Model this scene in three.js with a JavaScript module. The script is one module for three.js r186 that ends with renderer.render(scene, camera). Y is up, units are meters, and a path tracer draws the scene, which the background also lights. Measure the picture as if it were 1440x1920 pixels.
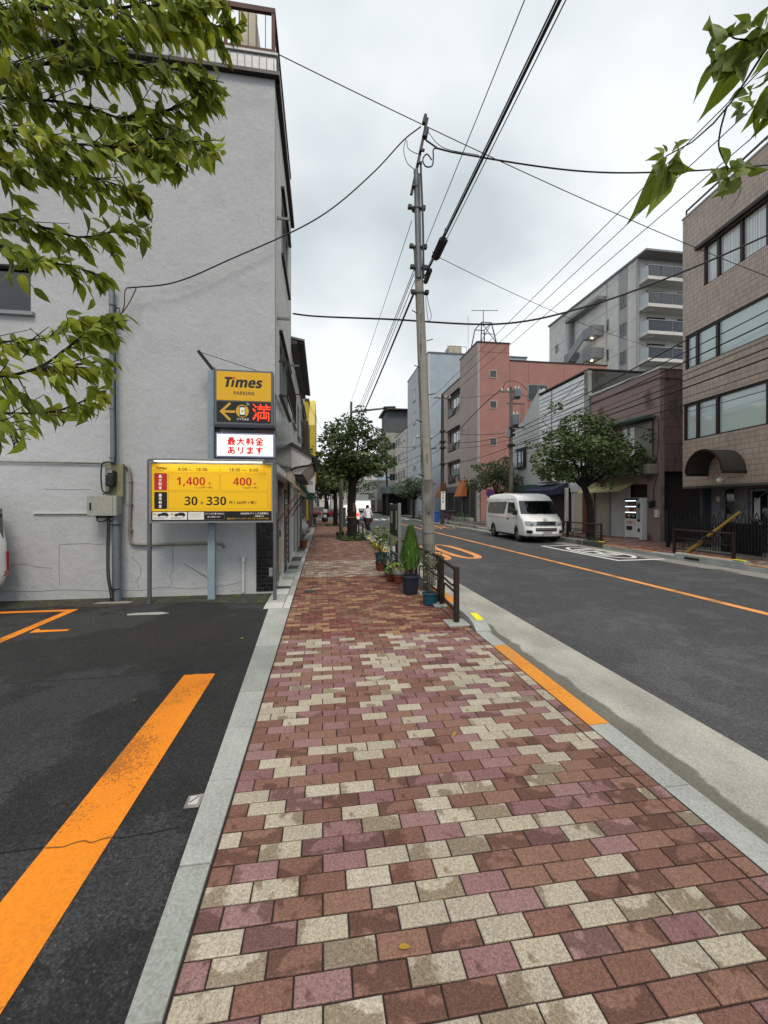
import * as THREE from 'three';
import { mergeGeometries, toCreasedNormals } from 'three/addons/utils/BufferGeometryUtils.js';
import { RoundedBoxGeometry } from 'three/addons/geometries/RoundedBoxGeometry.js';
import { ImprovedNoise } from 'three/addons/math/ImprovedNoise.js';
import { MarchingCubes } from 'three/addons/objects/MarchingCubes.js';
import { RectAreaLightUniformsLib } from 'three/addons/lights/RectAreaLightUniformsLib.js';

// ---------------------------------------------------------------- camera, sky, sun, exposure
// x is to the right across the street, y is up, s = -z is the distance along the street
const scene = new THREE.Scene();
const camera = new THREE.PerspectiveCamera(101.46, 0.75, 0.05, 600);
camera.position.set(0, 1.65, 0);
camera.rotation.y = -Math.atan(116 / 785);
camera.setViewOffset(1440, 1920, 0, 14, 1440, 1920);
const renderer = new THREE.WebGLRenderer({ antialias: true });
renderer.toneMapping = THREE.LinearToneMapping;
renderer.toneMappingExposure = 1.38;
renderer.shadowMap.enabled = true;
RectAreaLightUniformsLib.init();

{ // overcast sky
  const W = 1024, Hh = 512, d = new Float32Array(W * Hh * 4), N = new ImprovedNoise();
  const fb = (x, y, z) => { let a = 0, w = 0.5, f = 1; for (let i = 0; i < 5; i++) { a += w * N.noise(x * f, y * f, z * f + i * 7.3); f *= 2.03; w *= 0.52; } return a; };
  for (let j = 0; j < Hh; j++) for (let i = 0; i < W; i++) {
    const th = (i / W) * Math.PI * 2 - Math.PI, ph = ((j + 0.5) / Hh - 0.5) * Math.PI;
    const y = Math.sin(ph), x = Math.cos(ph) * Math.cos(th), z = Math.cos(ph) * Math.sin(th);
    const k = 1 / (Math.max(y, 0) + 0.3), q = 4 * (j * W + i);
    const n = fb(x * k * 1.5 + 3.1, z * k * 1.5 - 1.7, 0.4), m = fb(x * k * 0.55 - 7, z * k * 0.55 + 2, 2.2);
    let L = 0.69 + 0.4 * n + 0.34 * m;
    L = Math.min(0.75, Math.max(0.5, L));
    if (y < -0.02) L = 0.2;
    const t = Math.min(1, Math.max(0, (L - 0.5) / 0.25));
    d[q] = L * (0.875 + 0.075 * t); d[q + 1] = L * (0.97 + 0.02 * t); d[q + 2] = L * (1.03 - 0.01 * t); d[q + 3] = 1;
  }
  const sky = new THREE.DataTexture(d, W, Hh, THREE.RGBAFormat, THREE.FloatType);
  sky.mapping = THREE.EquirectangularReflectionMapping; sky.magFilter = THREE.LinearFilter; sky.minFilter = THREE.LinearFilter; sky.needsUpdate = true;
  scene.background = sky; scene.environment = sky;
}
const sun = new THREE.DirectionalLight(0xfff4e6, 1.5);
sun.position.set(6, 60, 26);
sun.target.position.set(4, 0, -14);
sun.castShadow = true; sun.shadow.radius = 34; sun.shadow.mapSize.set(2048, 2048);
Object.assign(sun.shadow.camera, { left: -60, right: 60, top: 60, bottom: -60, near: 1, far: 200 });
scene.add(sun, sun.target);

// ---------------------------------------------------------------- helpers
let seed = 12345;
const rnd = () => { seed = (seed + 0x6d2b79f5) | 0; let t = Math.imul(seed ^ (seed >>> 15), 1 | seed); t = (t + Math.imul(t ^ (t >>> 7), 61 | t)) ^ t; return ((t ^ (t >>> 14)) >>> 0) / 4294967296; };
const rr = (a, b) => a + (b - a) * rnd();
const pick = (a) => a[Math.floor(rnd() * a.length)];
const V = (x, y, s) => new THREE.Vector3(x, y, -s);
const clamp = (v, a = 0, b = 1) => Math.min(b, Math.max(a, v));
const sst = (a, b, v) => { const t = clamp((v - a) / (b - a)); return t * t * (3 - 2 * t); };
const lerp = (a, b, t) => a + (b - a) * t;

const used = new Map();
function numbered(name) { const n = used.get(name) || 0; used.set(name, n + 1); return n ? name + '_' + String(n).padStart(3, '0') : name; }
function tag(o, label, category, group) { o.userData.label = label; o.userData.category = category; if (group) o.userData.group = group; return o; }
// a Group at the thing's base; its parts are given in world coordinates unless local is set
function thing(name, label, category, pos = [0, 0, 0], group, turn = 0, local = false) {
  const g = new THREE.Group(); g.name = numbered(name); g.position.copy(V(...pos)); g.rotation.y = turn;
  tag(g, label, category, group); g.userData.isLocal = local; scene.add(g); return g;
}
function structure(name, pos = [0, 0, 0]) { const g = new THREE.Group(); g.name = numbered(name); g.position.copy(V(...pos)); g.userData.kind = 'structure'; scene.add(g); return g; }
// uv in metres from the face direction
function metreUV(g) {
  if (g.index) g = g.toNonIndexed();
  const p = g.attributes.position, n = p.count, uv = new Float32Array(n * 2), a = new THREE.Vector3(), b = new THREE.Vector3(), c = new THREE.Vector3();
  for (let i = 0; i < n; i += 3) {
    a.fromBufferAttribute(p, i); b.fromBufferAttribute(p, i + 1); c.fromBufferAttribute(p, i + 2);
    const e = b.clone().sub(a).cross(c.clone().sub(a)), ax = Math.abs(e.x), ay = Math.abs(e.y), az = Math.abs(e.z);
    for (let k = 0; k < 3; k++) {
      const x = p.getX(i + k), y = p.getY(i + k), z = p.getZ(i + k), q = 2 * (i + k);
      if (ay >= ax && ay >= az) { uv[q] = x; uv[q + 1] = -z; } else if (ax >= az) { uv[q] = -z; uv[q + 1] = y; } else { uv[q] = x; uv[q + 1] = y; }
    }
  }
  g.setAttribute('uv', new THREE.BufferAttribute(uv, 2)); return g;
}
const clean = (g) => { if (g.index) g = g.toNonIndexed(); for (const k of Object.keys(g.attributes)) if (!['position', 'normal', 'uv', 'color'].includes(k)) g.deleteAttribute(k); return g; };
const merge = (list) => { list = list.filter(Boolean).map(clean); const col = list.some((g) => g.attributes.color); if (!col) list.forEach((g) => g.attributes.color && g.deleteAttribute('color')); return list.length === 1 ? list[0] : mergeGeometries(list); };
function part(parent, name, geo, mat, o = {}) {
  let g = Array.isArray(geo) ? merge(geo) : geo;
  if (!o.keepUV) g = metreUV(g);
  let top = parent; while (top.parent && top.parent !== scene) top = top.parent;
  if (!top.userData.isLocal && !o.local) {
    g = g.clone();
    if (top.rotation.y) { g.translate(-top.position.x, -top.position.y, -top.position.z); g.rotateY(-top.rotation.y); } else g.translate(-top.position.x, -top.position.y, -top.position.z);
  }
  const m = new THREE.Mesh(g, mat); m.name = name; m.castShadow = m.receiveShadow = true; parent.add(m);
  if (o.label) m.userData.label = o.label;
  if (o.stuff) m.userData.kind = 'stuff';
  return m;
}
function copyOf(src, name, label, pos, turn = 0, scale) {
  const c = src.clone(); c.name = numbered(name); c.userData = { ...src.userData, label };
  c.position.copy(V(...pos)); c.rotation.y = turn; if (scale) c.scale.setScalar(scale); scene.add(c); return c;
}
// box from ranges (x0,x1,y0,y1,s0,s1), optional small bevel
function bx(x0, x1, y0, y1, s0, s1, r = 0) {
  const w = Math.abs(x1 - x0), h = Math.abs(y1 - y0), d = Math.abs(s1 - s0);
  const g = r ? new RoundedBoxGeometry(w, h, d, 1, Math.min(r, w / 2.1, h / 2.1, d / 2.1)) : new THREE.BoxGeometry(w, h, d);
  g.translate((x0 + x1) / 2, (y0 + y1) / 2, -(s0 + s1) / 2); return g;
}
function cyl(a, b, r0, r1 = r0, seg = 12) { // tapered rod between two points
  const d = b.clone().sub(a), g = new THREE.CylinderGeometry(r1, r0, d.length(), seg);
  g.applyQuaternion(new THREE.Quaternion().setFromUnitVectors(new THREE.Vector3(0, 1, 0), d.clone().normalize()));
  g.translate((a.x + b.x) / 2, (a.y + b.y) / 2, (a.z + b.z) / 2); return g;
}
function bar(a, b, w, h = w) { // square bar between two points
  const d = b.clone().sub(a), g = new THREE.BoxGeometry(w, h, d.length());
  const m = new THREE.Matrix4().lookAt(a, b, Math.abs(d.y) > 0.99 * d.length() ? new THREE.Vector3(1, 0, 0) : new THREE.Vector3(0, 1, 0));
  g.applyMatrix4(m); g.translate((a.x + b.x) / 2, (a.y + b.y) / 2, (a.z + b.z) / 2); return g;
}
function tube(pts, r, seg = 24, rad = 6) { return new THREE.TubeGeometry(new THREE.CatmullRomCurve3(pts), seg, r, rad, false); }
function wall(pts, s0, s1) { // polygon of [x,y] extruded from s0 to s1
  const sh = new THREE.Shape(pts.map(([x, y]) => new THREE.Vector2(x, y))), g = new THREE.ExtrudeGeometry(sh, { depth: s1 - s0, bevelEnabled: false }); g.translate(0, 0, -s1); return g;
}
function slabX(pts, x0, x1) { // polygon of [s,y] extruded from x0 to x1
  const sh = new THREE.Shape(pts.map(([s, y]) => new THREE.Vector2(s, y))), g = new THREE.ExtrudeGeometry(sh, { depth: x1 - x0, bevelEnabled: false });
  g.rotateY(Math.PI / 2); g.translate(x0, 0, 0); return g;
}
function sheet(pts, y) { // polygon of [x,s] as a flat sheet
  const sh = new THREE.Shape(pts.map(([x, s]) => new THREE.Vector2(x, s))), g = new THREE.ShapeGeometry(sh, 10); g.rotateX(-Math.PI / 2);
  const f = typeof y === 'function' ? y : () => y, p = g.attributes.position; for (let i = 0; i < p.count; i++) p.setY(i, f(p.getX(i), -p.getZ(i))); g.computeVertexNormals(); return g;
}
// wall with rectangular openings in the plane x = const; holes are [s0,s1,y0,y1]
function holedX(x0, x1, s0, s1, y0, y1, holes) {
  const sh = new THREE.Shape([[s0, y0], [s1, y0], [s1, y1], [s0, y1]].map((p) => new THREE.Vector2(...p)));
  for (const [a, b, c, d] of holes) sh.holes.push(new THREE.Path([[a, c], [a, d], [b, d], [b, c]].map((p) => new THREE.Vector2(...p))));
  const g = new THREE.ExtrudeGeometry(sh, { depth: x1 - x0, bevelEnabled: false }); g.rotateY(Math.PI / 2); g.translate(x0, 0, 0); return g;
}
function holedS(s0, s1, x0, x1, y0, y1, holes) { // holes are [x0,x1,y0,y1]
  const sh = new THREE.Shape([[x0, y0], [x1, y0], [x1, y1], [x0, y1]].map((p) => new THREE.Vector2(...p)));
  for (const [a, b, c, d] of holes) sh.holes.push(new THREE.Path([[a, c], [a, d], [b, d], [b, c]].map((p) => new THREE.Vector2(...p))));
  const g = new THREE.ExtrudeGeometry(sh, { depth: s1 - s0, bevelEnabled: false }); g.translate(0, 0, -s1); return g;
}
// lathe profile [[r,y],...] at a place
function lathe(prof, x, y, s, seg = 20) { const g = new THREE.LatheGeometry(prof.map(([r, h]) => new THREE.Vector2(r, h)), seg); g.translate(x, y, -s); return g; }

// ---------------------------------------------------------------- procedural textures
// repeating value noise on an n*n grid, several octaves
function fbm(n, cells, oct, sd, gain = 0.5) {
  const out = new Float32Array(n * n); let amp = 1, tot = 0, keep = seed; seed = sd * 7919 + 17;
  for (let o = 0; o < oct; o++) {
    const c = Math.min(n, cells << o), lat = new Float32Array(c * c); for (let i = 0; i < c * c; i++) lat[i] = rnd();
    const ix = new Int32Array(n), jx = new Int32Array(n), tx = new Float32Array(n);
    for (let i = 0; i < n; i++) { const v = (i / n) * c, k = Math.floor(v), t = v - k; ix[i] = k % c; jx[i] = (k + 1) % c; tx[i] = t * t * (3 - 2 * t); }
    for (let j = 0; j < n; j++) { const a = ix[j] * c, b = jx[j] * c, ty = tx[j]; for (let i = 0; i < n; i++) { const t = tx[i], u = lat[a + ix[i]], v = lat[a + jx[i]], w = lat[b + ix[i]], z = lat[b + jx[i]]; const p = u + (v - u) * t, q = w + (z - w) * t; out[j * n + i] += amp * (p + (q - p) * ty); } }
    tot += amp; amp *= gain;
  }
  for (let i = 0; i < n * n; i++) out[i] /= tot; seed = keep; return out;
}
function tex(n, metres, fn, srgb = true) { // fn(i, x, y) -> [r,g,b] 0..1
  const d = new Uint8Array(n * n * 4); for (let i = 0; i < n * n; i++) { const c = fn(i, i % n, (i / n) | 0); if (typeof c === 'number') { d[4 * i] = d[4 * i + 1] = d[4 * i + 2] = clamp(c) * 255; } else { d[4 * i] = clamp(c[0]) * 255; d[4 * i + 1] = clamp(c[1]) * 255; d[4 * i + 2] = clamp(c[2]) * 255; } d[4 * i + 3] = 255; }
  const t = new THREE.DataTexture(d, n, n); t.wrapS = t.wrapT = THREE.RepeatWrapping; t.magFilter = THREE.LinearFilter; t.minFilter = THREE.LinearMipmapLinearFilter; t.generateMipmaps = true;
  t.repeat.set(1 / metres, 1 / metres); if (srgb) t.colorSpace = THREE.SRGBColorSpace; t.needsUpdate = true; return t;
}
const mat = (color, roughness = 0.8, o = {}) => new THREE.MeshStandardMaterial({ color, roughness, ...o });
const phys = (color, roughness = 0.5, o = {}) => new THREE.MeshPhysicalMaterial({ color, roughness, ...o });

// shared grain maps (light grey multipliers)
const nA = fbm(512, 4, 7, 1), nB = fbm(512, 64, 3, 2), nC = fbm(512, 16, 5, 3), nD = fbm(512, 3, 4, 4);
const grainT = tex(512, 2.2, (i) => 0.9 + 0.1 * (nA[i] - 0.5) + 0.12 * (nB[i] - 0.5));
const dirtyT = tex(512, 3.1, (i) => { const v = sst(0.5, 0.72, nA[i]); const k = 0.9 - 0.28 * v + 0.14 * (nB[i] - 0.5); return [k, k * (1 - 0.02 * v), k * (1 - 0.05 * v)]; });
const fineBump = tex(512, 0.6, (i) => nB[i] * 0.7 + nC[i] * 0.3, false);
// rain streaks running down a wall (dirt with an outline of its own)
const streakN = (() => { const o = new Float32Array(512 * 512), a = fbm(512, 128, 2, 9), b = fbm(512, 6, 4, 10); for (let y = 0; y < 512; y++) for (let x = 0; x < 512; x++) { const q = a[(Math.floor(y / 24) * 24 % 512) * 512 + x] * 0.35 + a[((Math.floor(y / 60) * 60 + 13) % 512) * 512 + x] * 0.65; o[y * 512 + x] = q * 0.6 + b[y * 512 + x] * 0.4; } return o; })();
const streakT = tex(512, 4, (i) => { const v = sst(0.5, 0.68, streakN[i]); const k = 0.93 - 0.24 * v + 0.1 * (nB[i] - 0.5); return [k, k, k * (1 - 0.03 * v)]; });

const M = {
  darkMetal: mat(0x2a2624, 0.45, { metalness: 0.4, map: grainT }),
  brownMetal: mat(0x33251f, 0.45, { metalness: 0.2, map: grainT }),
  galv: mat(0x87898b, 0.5, { metalness: 0.55, map: dirtyT }),
  alu: mat(0x9b9ea0, 0.45, { metalness: 0.5, map: grainT }),
  steel: mat(0x6d7072, 0.5, { metalness: 0.4, map: grainT }),
  black: mat(0x121212, 0.6), rubber: mat(0x161616, 0.85), cable: mat(0x1b1b1c, 0.7), cableGrey: mat(0x3a3b3d, 0.7),
  concrete: mat(0x9d9a92, 0.9, { map: dirtyT, bumpMap: fineBump, bumpScale: 0.002 }),
  darkConcrete: mat(0x5b5953, 0.9, { map: dirtyT }),
  white: mat(0xd8d8d4, 0.7, { map: grainT }), cream: mat(0xc9c0ac, 0.75, { map: grainT }),
  glass: phys(0x11171a, 0.06, { metalness: 0, clearcoat: 1, clearcoatRoughness: 0.03 }),
  paleGlass: phys(0x6f8a8a, 0.08, { clearcoat: 1, clearcoatRoughness: 0.03 }),
  ceramic: mat(0xd9d5cc, 0.25),
};
// ---------------------------------------------------------------- ground surfaces
const roadY = (x) => -0.12 + Math.max(0, x - 2.2) * 0.0093;
{
  // asphalt of the parking lot: black aggregate with dry grey patches and tyre scuffs
  const n = 2048, big = fbm(n, 5, 4, 21), mid = fbm(n, 22, 4, 22), gr = fbm(n, 512, 2, 23), gr2 = fbm(n, 1024, 1, 24);
  const lotT = tex(n, 5.2, (i) => {
    const dry = sst(0.53, 0.6, big[i] * 0.75 + mid[i] * 0.25 + 0.05 * (gr[i] - 0.5)) * 0.75;
    let k = 0.108 + 0.085 * dry + 0.17 * (gr[i] - 0.5) + 0.1 * (gr2[i] - 0.5) + 0.05 * (mid[i] - 0.5);
    if (gr2[i] > 0.965) k += 0.2;
    return [k * 0.985, k, k * 1.02];
  });
  const lotB = tex(n, 5.2, (i) => gr[i] * 0.6 + gr2[i] * 0.4, false);
  M.lot = mat(0xffffff, 0.82, { map: lotT, bumpMap: lotB, bumpScale: 0.006 });
  const roadT = tex(n, 7.3, (i) => {
    const w = sst(0.5, 0.62, big[(i * 1) % (n * n)]) * 0.6, s2 = sst(0.55, 0.68, mid[i]);
    let k = 0.248 + 0.045 * w + 0.035 * s2 + 0.13 * (gr[i] - 0.5) + 0.11 * (gr2[i] - 0.5);
    if (gr2[i] > 0.975) k += 0.13;
    return [k * 0.985, k, k * 1.015];
  });
  M.road = mat(0xffffff, 0.85, { map: roadT, bumpMap: lotB, bumpScale: 0.004 });
  const pm = fbm(1024, 6, 6, 31), pf = fbm(1024, 256, 2, 32), pz = fbm(1024, 3, 3, 33);
  const paint = (c, wear, d = [0.2, 0.18, 0.15]) => tex(1024, 2.6, (i) => { const w = sst(wear, wear + 0.05, pm[i] * 0.62 + pf[i] * 0.38), k = 0.9 + 0.16 * (pz[i] - 0.5) + 0.14 * (pf[i] - 0.5); return [lerp(c[0] * k, d[0], w * 0.8), lerp(c[1] * k, d[1], w * 0.8), lerp(c[2] * k, d[2], w * 0.8)]; });
  M.orangePaint = mat(0xffffff, 0.75, { map: paint([1.0, 0.58, 0.05], 0.572, [0.62, 0.36, 0.08]) });
  M.roadOrange = mat(0xffffff, 0.75, { map: paint([0.98, 0.66, 0.36], 0.6) });
  M.whitePaint = mat(0xffffff, 0.75, { map: paint([1.0, 1.0, 0.98], 0.68) });
  M.kerbOrange = mat(0xffffff, 0.75, { map: paint([0.93, 0.6, 0.18], 0.585, [0.6, 0.55, 0.5]) });
  const kf = fbm(512, 128, 3, 41);
  M.kerb = mat(0xffffff, 0.9, { map: tex(512, 1.1, (i) => { const k = 0.64 + 0.17 * (kf[i] - 0.5) + 0.14 * (nA[i] - 0.5); return [k * 0.985, k, k * 0.97]; }), bumpMap: fineBump, bumpScale: 0.002 });
  // gutter concrete with a wet, dirty margin of its own outline beside the kerb
  const gT = new Uint8Array(128 * 1024 * 4);
  for (let y = 0; y < 1024; y++) for (let x = 0; x < 128; x++) {
    const q = 4 * (y * 128 + x), m = nA[((y * 2) % 512) * 512 + ((x * 3) % 512)], e = 0.24 + 0.22 * (nD[(y % 512) * 512 + 40] - 0.5) + 0.12 * (nC[(y % 512) * 512 + x] - 0.5);
    const wet = 1 - sst(e - 0.025, e + 0.025, x / 128), b = kf[((y * 5) % 512) * 512 + ((x * 4) % 512)];
    let k = 0.63 + 0.26 * (b - 0.5) + 0.18 * (m - 0.5); k *= 1 - 0.34 * wet;
    gT[q] = clamp(k * (1 + 0.0 * wet)) * 255; gT[q + 1] = clamp(k * 0.985) * 255; gT[q + 2] = clamp(k * (0.93 - 0.04 * wet)) * 255; gT[q + 3] = 255;
  }
  const gt = new THREE.DataTexture(gT, 128, 1024); gt.wrapS = gt.wrapT = THREE.RepeatWrapping; gt.magFilter = THREE.LinearFilter; gt.colorSpace = THREE.SRGBColorSpace; gt.repeat.set(1 / 0.82, 1 / 6.6); gt.offset.set(-2.2 / 0.82, 0); gt.needsUpdate = true;
  M.gutter = mat(0xffffff, 0.88, { map: gt });
}

const ground = structure('ground'); part(ground, 'earth', sheet([[-300, -60], [300, -60], [300, 420], [-300, 420]], -0.4), M.darkConcrete);

const road = structure('road');
part(road, 'carriageway', sheet([[3.02, -14], [10.05, -14], [10.05, 160], [3.02, 160]], (x) => roadY(x)), M.road);
function ribbon(pts, w, y, closed = false) { // painted stroke of even width along a smooth path of [x,s]
  const c = new THREE.CatmullRomCurve3(pts.map(([x, s]) => new THREE.Vector3(x, 0, -s)), closed, 'catmullrom', 0.5), n = Math.max(12, pts.length * 6), P = [], I = [];
  for (let i = 0; i <= n; i++) { const t = i / n, p = c.getPoint(t), d = c.getTangent(t), nx = -d.z, nz = d.x; for (const k of [-1, 1]) { const x = p.x + nx * w / 2 * k; P.push(x, typeof y === 'function' ? y(x) : y, p.z + nz * w / 2 * k); } if (i < n) { const a = 2 * i; I.push(a, a + 2, a + 1, a + 1, a + 2, a + 3); } }
  const g = new THREE.BufferGeometry(); g.setAttribute('position', new THREE.Float32BufferAttribute(P, 3)); g.setIndex(I); g.computeVertexNormals();
  if (g.attributes.normal.getY(0) < 0) { for (let i = 0; i < I.length; i += 3) { const t = I[i]; I[i] = I[i + 1]; I[i + 1] = t; } g.setIndex(I); g.computeVertexNormals(); } return g;
}
const ry4 = (x) => roadY(x) + 0.004;
part(road, 'centre_line', sheet([[6.86, -14], [7.02, -14], [7.02, 44], [6.86, 44]], ry4), M.roadOrange);
{ // speed figures 30, stretched along the lane, and the pair for the oncoming lane
  const zero = [[5.05, 13.15], [5.26, 14.1], [5.26, 16.4], [5.05, 17.4], [4.7, 17.4], [4.5, 16.4], [4.5, 14.1], [4.7, 13.15]];
  const three = [[3.55, 16.6], [3.68, 17.25], [3.95, 17.3], [4.12, 16.6], [4.08, 15.7], [3.82, 15.25], [4.1, 14.85], [4.16, 13.9], [4.0, 13.05], [3.72, 12.95], [3.54, 13.7]];
  part(road, 'speed_figure', ribbon(zero, 0.25, ry4, true), M.roadOrange); part(road, 'speed_figure', ribbon(three, 0.25, ry4), M.roadOrange);
  const flip = ([x, s]) => [13.15 - x, 46.5 - s];
  part(road, 'speed_figure', ribbon(zero.map(flip), 0.17, ry4, true), M.roadOrange); part(road, 'speed_figure', ribbon(three.map(flip), 0.17, ry4), M.roadOrange);
  // white parking bay with a stretched oval mark
  const q = (x, s, x2, s2) => sheet([[x, s], [x2, s], [x2, s2], [x, s2]], ry4);
  part(road, 'bay_line', q(8.86, 11.5, 9.0, 16.1), M.whitePaint); part(road, 'bay_line', q(9.002, 11.5, 10.5, 11.65), M.whitePaint); part(road, 'bay_line', q(9.002, 15.97, 10.5, 16.1), M.whitePaint);
  part(road, 'bay_symbol', ribbon([[9.7, 12.0], [10.15, 12.5], [10.25, 13.6], [10.15, 14.7], [9.7, 15.3], [9.28, 14.7], [9.18, 13.6], [9.28, 12.5]], 0.14, ry4, true), M.whitePaint);
  for (const [a, b, c, d] of [[9.4, 10.05, 12.75, 12.95], [9.4, 10.05, 13.2, 13.4], [9.4, 10.05, 13.85, 14.05], [9.4, 10.05, 14.45, 14.65]]) part(road, 'bay_symbol', q(a, c, b, d), M.whitePaint);
  for (const [a, b, c, d] of [[9.42, 9.54, 12.952, 13.198], [9.9, 10.02, 12.952, 13.198], [9.66, 9.78, 13.402, 13.848], [9.42, 9.54, 14.052, 14.448]]) part(road, 'bay_symbol', q(a, c, b, d), M.whitePaint);
  for (let i = 0; i < 8; i++) part(road, 'crossing_stripe', q(3.4 + i * 0.86, 46.5, 3.85 + i * 0.86, 50), M.whitePaint);
  part(road, 'stop_line', q(3.2, 44.6, 6.8, 45), M.whitePaint);
}

// ---- parking lot
const lot = structure('parking_lot');
part(lot, 'asphalt', sheet([[-16, -9], [-0.53, -9], [-0.53, 6.7], [-0.82, 6.82], [-0.93, 7.35], [-0.93, 8.1], [-16, 8.1]], 0.0), M.lot);
part(lot, 'painted_line', sheet([[-1.315, -6], [-1.025, -6], [-1.03, 4.27], [-1.07, 4.285], [-1.12, 4.278], [-1.2, 4.29], [-1.26, 4.28], [-1.318, 4.284]], 0.004), M.orangePaint);
part(lot, 'painted_line', sheet([[-3.92, 3.4], [-3.79, 3.4], [-3.79, 7.1], [-3.92, 7.1]], 0.004), M.orangePaint);
part(lot, 'painted_line', sheet([[-8, 7.102], [-3.79, 7.102], [-3.79, 7.22], [-8, 7.22]], 0.004), M.orangePaint);
part(lot, 'painted_line', sheet([[-3.72, 5.98], [-3.29, 6.0], [-3.29, 6.07], [-3.66, 6.09], [-3.71, 6.16], [-3.74, 6.15]], 0.004), M.orangePaint);
{ // mossy earth that has gathered along the foot of the white wall, ragged outline
  const e = fbm(256, 12, 4, 51), top = [], moss = fbm(512, 10, 6, 52);
  for (let i = 0; i <= 90; i++) { const x = -9 + i * (8.05 / 90); top.push([x, 7.4 + 0.28 * (e[i * 2 + 256 * 9] - 0.5) - 0.2 * sst(-2.2, -1.0, x) - 0.12 * sst(0.55, 0.8, e[i + 256 * 60])]); }
  const T = tex(512, 1.7, (i) => { const g = sst(0.47, 0.62, moss[i]), k = 0.24 + 0.22 * (nB[i] - 0.5) + 0.12 * (moss[i] - 0.5); return [k * lerp(1, 0.95, g), k * lerp(0.97, 1.08, g), k * lerp(0.88, 0.5, g)]; });
  M.moss = mat(0xffffff, 0.95, { map: T, bumpMap: fineBump, bumpScale: 0.012 });
  part(lot, 'moss_strip', sheet([...top, [-0.95, 8.05], [-9, 8.05]], 0.004), M.moss, { stuff: true });
  // pale worn concrete cover and repairs
  part(lot, 'concrete_cover', sheet([[-2.86, 6.7], [-2.4, 6.68], [-2.28, 6.74], [-2.42, 6.84], [-2.8, 6.83], [-2.9, 6.78]], 0.006), M.kerb);
  part(lot, 'concrete_footing', sheet([[-3.75, 7.55], [-3.2, 7.52], [-3.15, 7.62], [-3.3, 7.68], [-3.72, 7.66]], 0.008), M.concrete);
}

{ // joint cracks across the lot, a tyre-worn hollow and a few fallen leaves
  const ck = mat(0x121314, 0.95), rag = (x0, s0, x1, s1, n = 14) => Array.from({ length: n }, (_, i) => [lerp(x0, x1, i / (n - 1)), lerp(s0, s1, i / (n - 1)) + rr(-0.012, 0.012)]);
  part(lot, 'joint_crack', ribbon(rag(-6, 2.06, -1.325, 2.22), 0.008, 0.003), ck); part(lot, 'joint_crack', ribbon(rag(-1.02, 2.24, -0.72, 2.26, 6), 0.006, 0.003), ck); part(lot, 'joint_crack', ribbon(rag(-7, 4.25, -1.33, 4.36), 0.006, 0.003), ck); part(lot, 'paint_crack', ribbon(rag(-1.31, 2.222, -1.03, 2.238, 8), 0.006, 0.007), mat(0x6b4a1c, 0.9));
}
// ---- kerb stones along the lot
const kerbL = structure('edging_kerb');
{
  const ks = [M.kerb, M.kerb.clone()]; ks[1].color.set(0xe9ebe8); const outer = (sv) => -0.56 - 0.041 * Math.max(-1, sv);
  for (let i = 0; i < 13; i++) { // stones taper: the lot edge runs slightly askew to the paving
    const a = -0.98 + i * 0.6, b = a + 0.594, g = new RoundedBoxGeometry(1, 0.12, b - a, 1, 0.008), q = g.attributes.position;
    for (let k = 0; k < q.count; k++) { const sv = (a + b) / 2 - q.getZ(k), x0 = outer(sv), w = -0.505 - x0, u = q.getX(k) + 0.5, e = u < 0.5 ? u : 1 - u; const xx = u < 0.5 ? x0 + e * 1.0 * Math.min(1, w) : -0.505 - e * Math.min(1, w); q.setXYZ(k, xx, q.getY(k) - 0.052 + (i % 3) * 0.0012, -sv); }
    g.computeVertexNormals(); part(kerbL, 'kerb_stone', g, ks[(i * 7 % 5) % 2]);
  }
  // paving strip in front of the shop fronts: slabs and drain covers
  const st = [[6.82, 7.2, M.white], [7.21, 7.85, M.kerb], [7.86, 8.35, M.white], [8.36, 8.62, M.darkConcrete], [8.63, 9.3, M.white], [9.31, 9.75, M.kerb], [9.76, 10.2, M.white], [10.21, 10.9, M.kerb], [10.91, 11.5, M.darkConcrete], [11.51, 12.4, M.kerb], [12.41, 13.4, M.darkConcrete], [13.41, 15, M.kerb], [15.01, 17, M.darkConcrete], [17.01, 21, M.kerb], [21.01, 30, M.kerb], [30.01, 44, M.kerb]];
  for (const [a, b, m] of st) part(kerbL, 'paving_slab', bx(a < 7.3 ? -0.92 : -0.9, -0.625, -0.1, 0.012, a, b, 0.006), m);
  for (let i = 0; i < 10; i++) part(kerbL, 'kerb_stone', bx(-0.618, -0.51, -0.1, 0.008, 6.82 + i * 0.9, 7.71 + i * 0.9, 0.006), i % 3 ? M.kerb : M.white);
  part(kerbL, 'kerb_stone', bx(-0.618, -0.51, -0.1, 0.008, 15.83, 44, 0.006), M.kerb);
}

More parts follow.
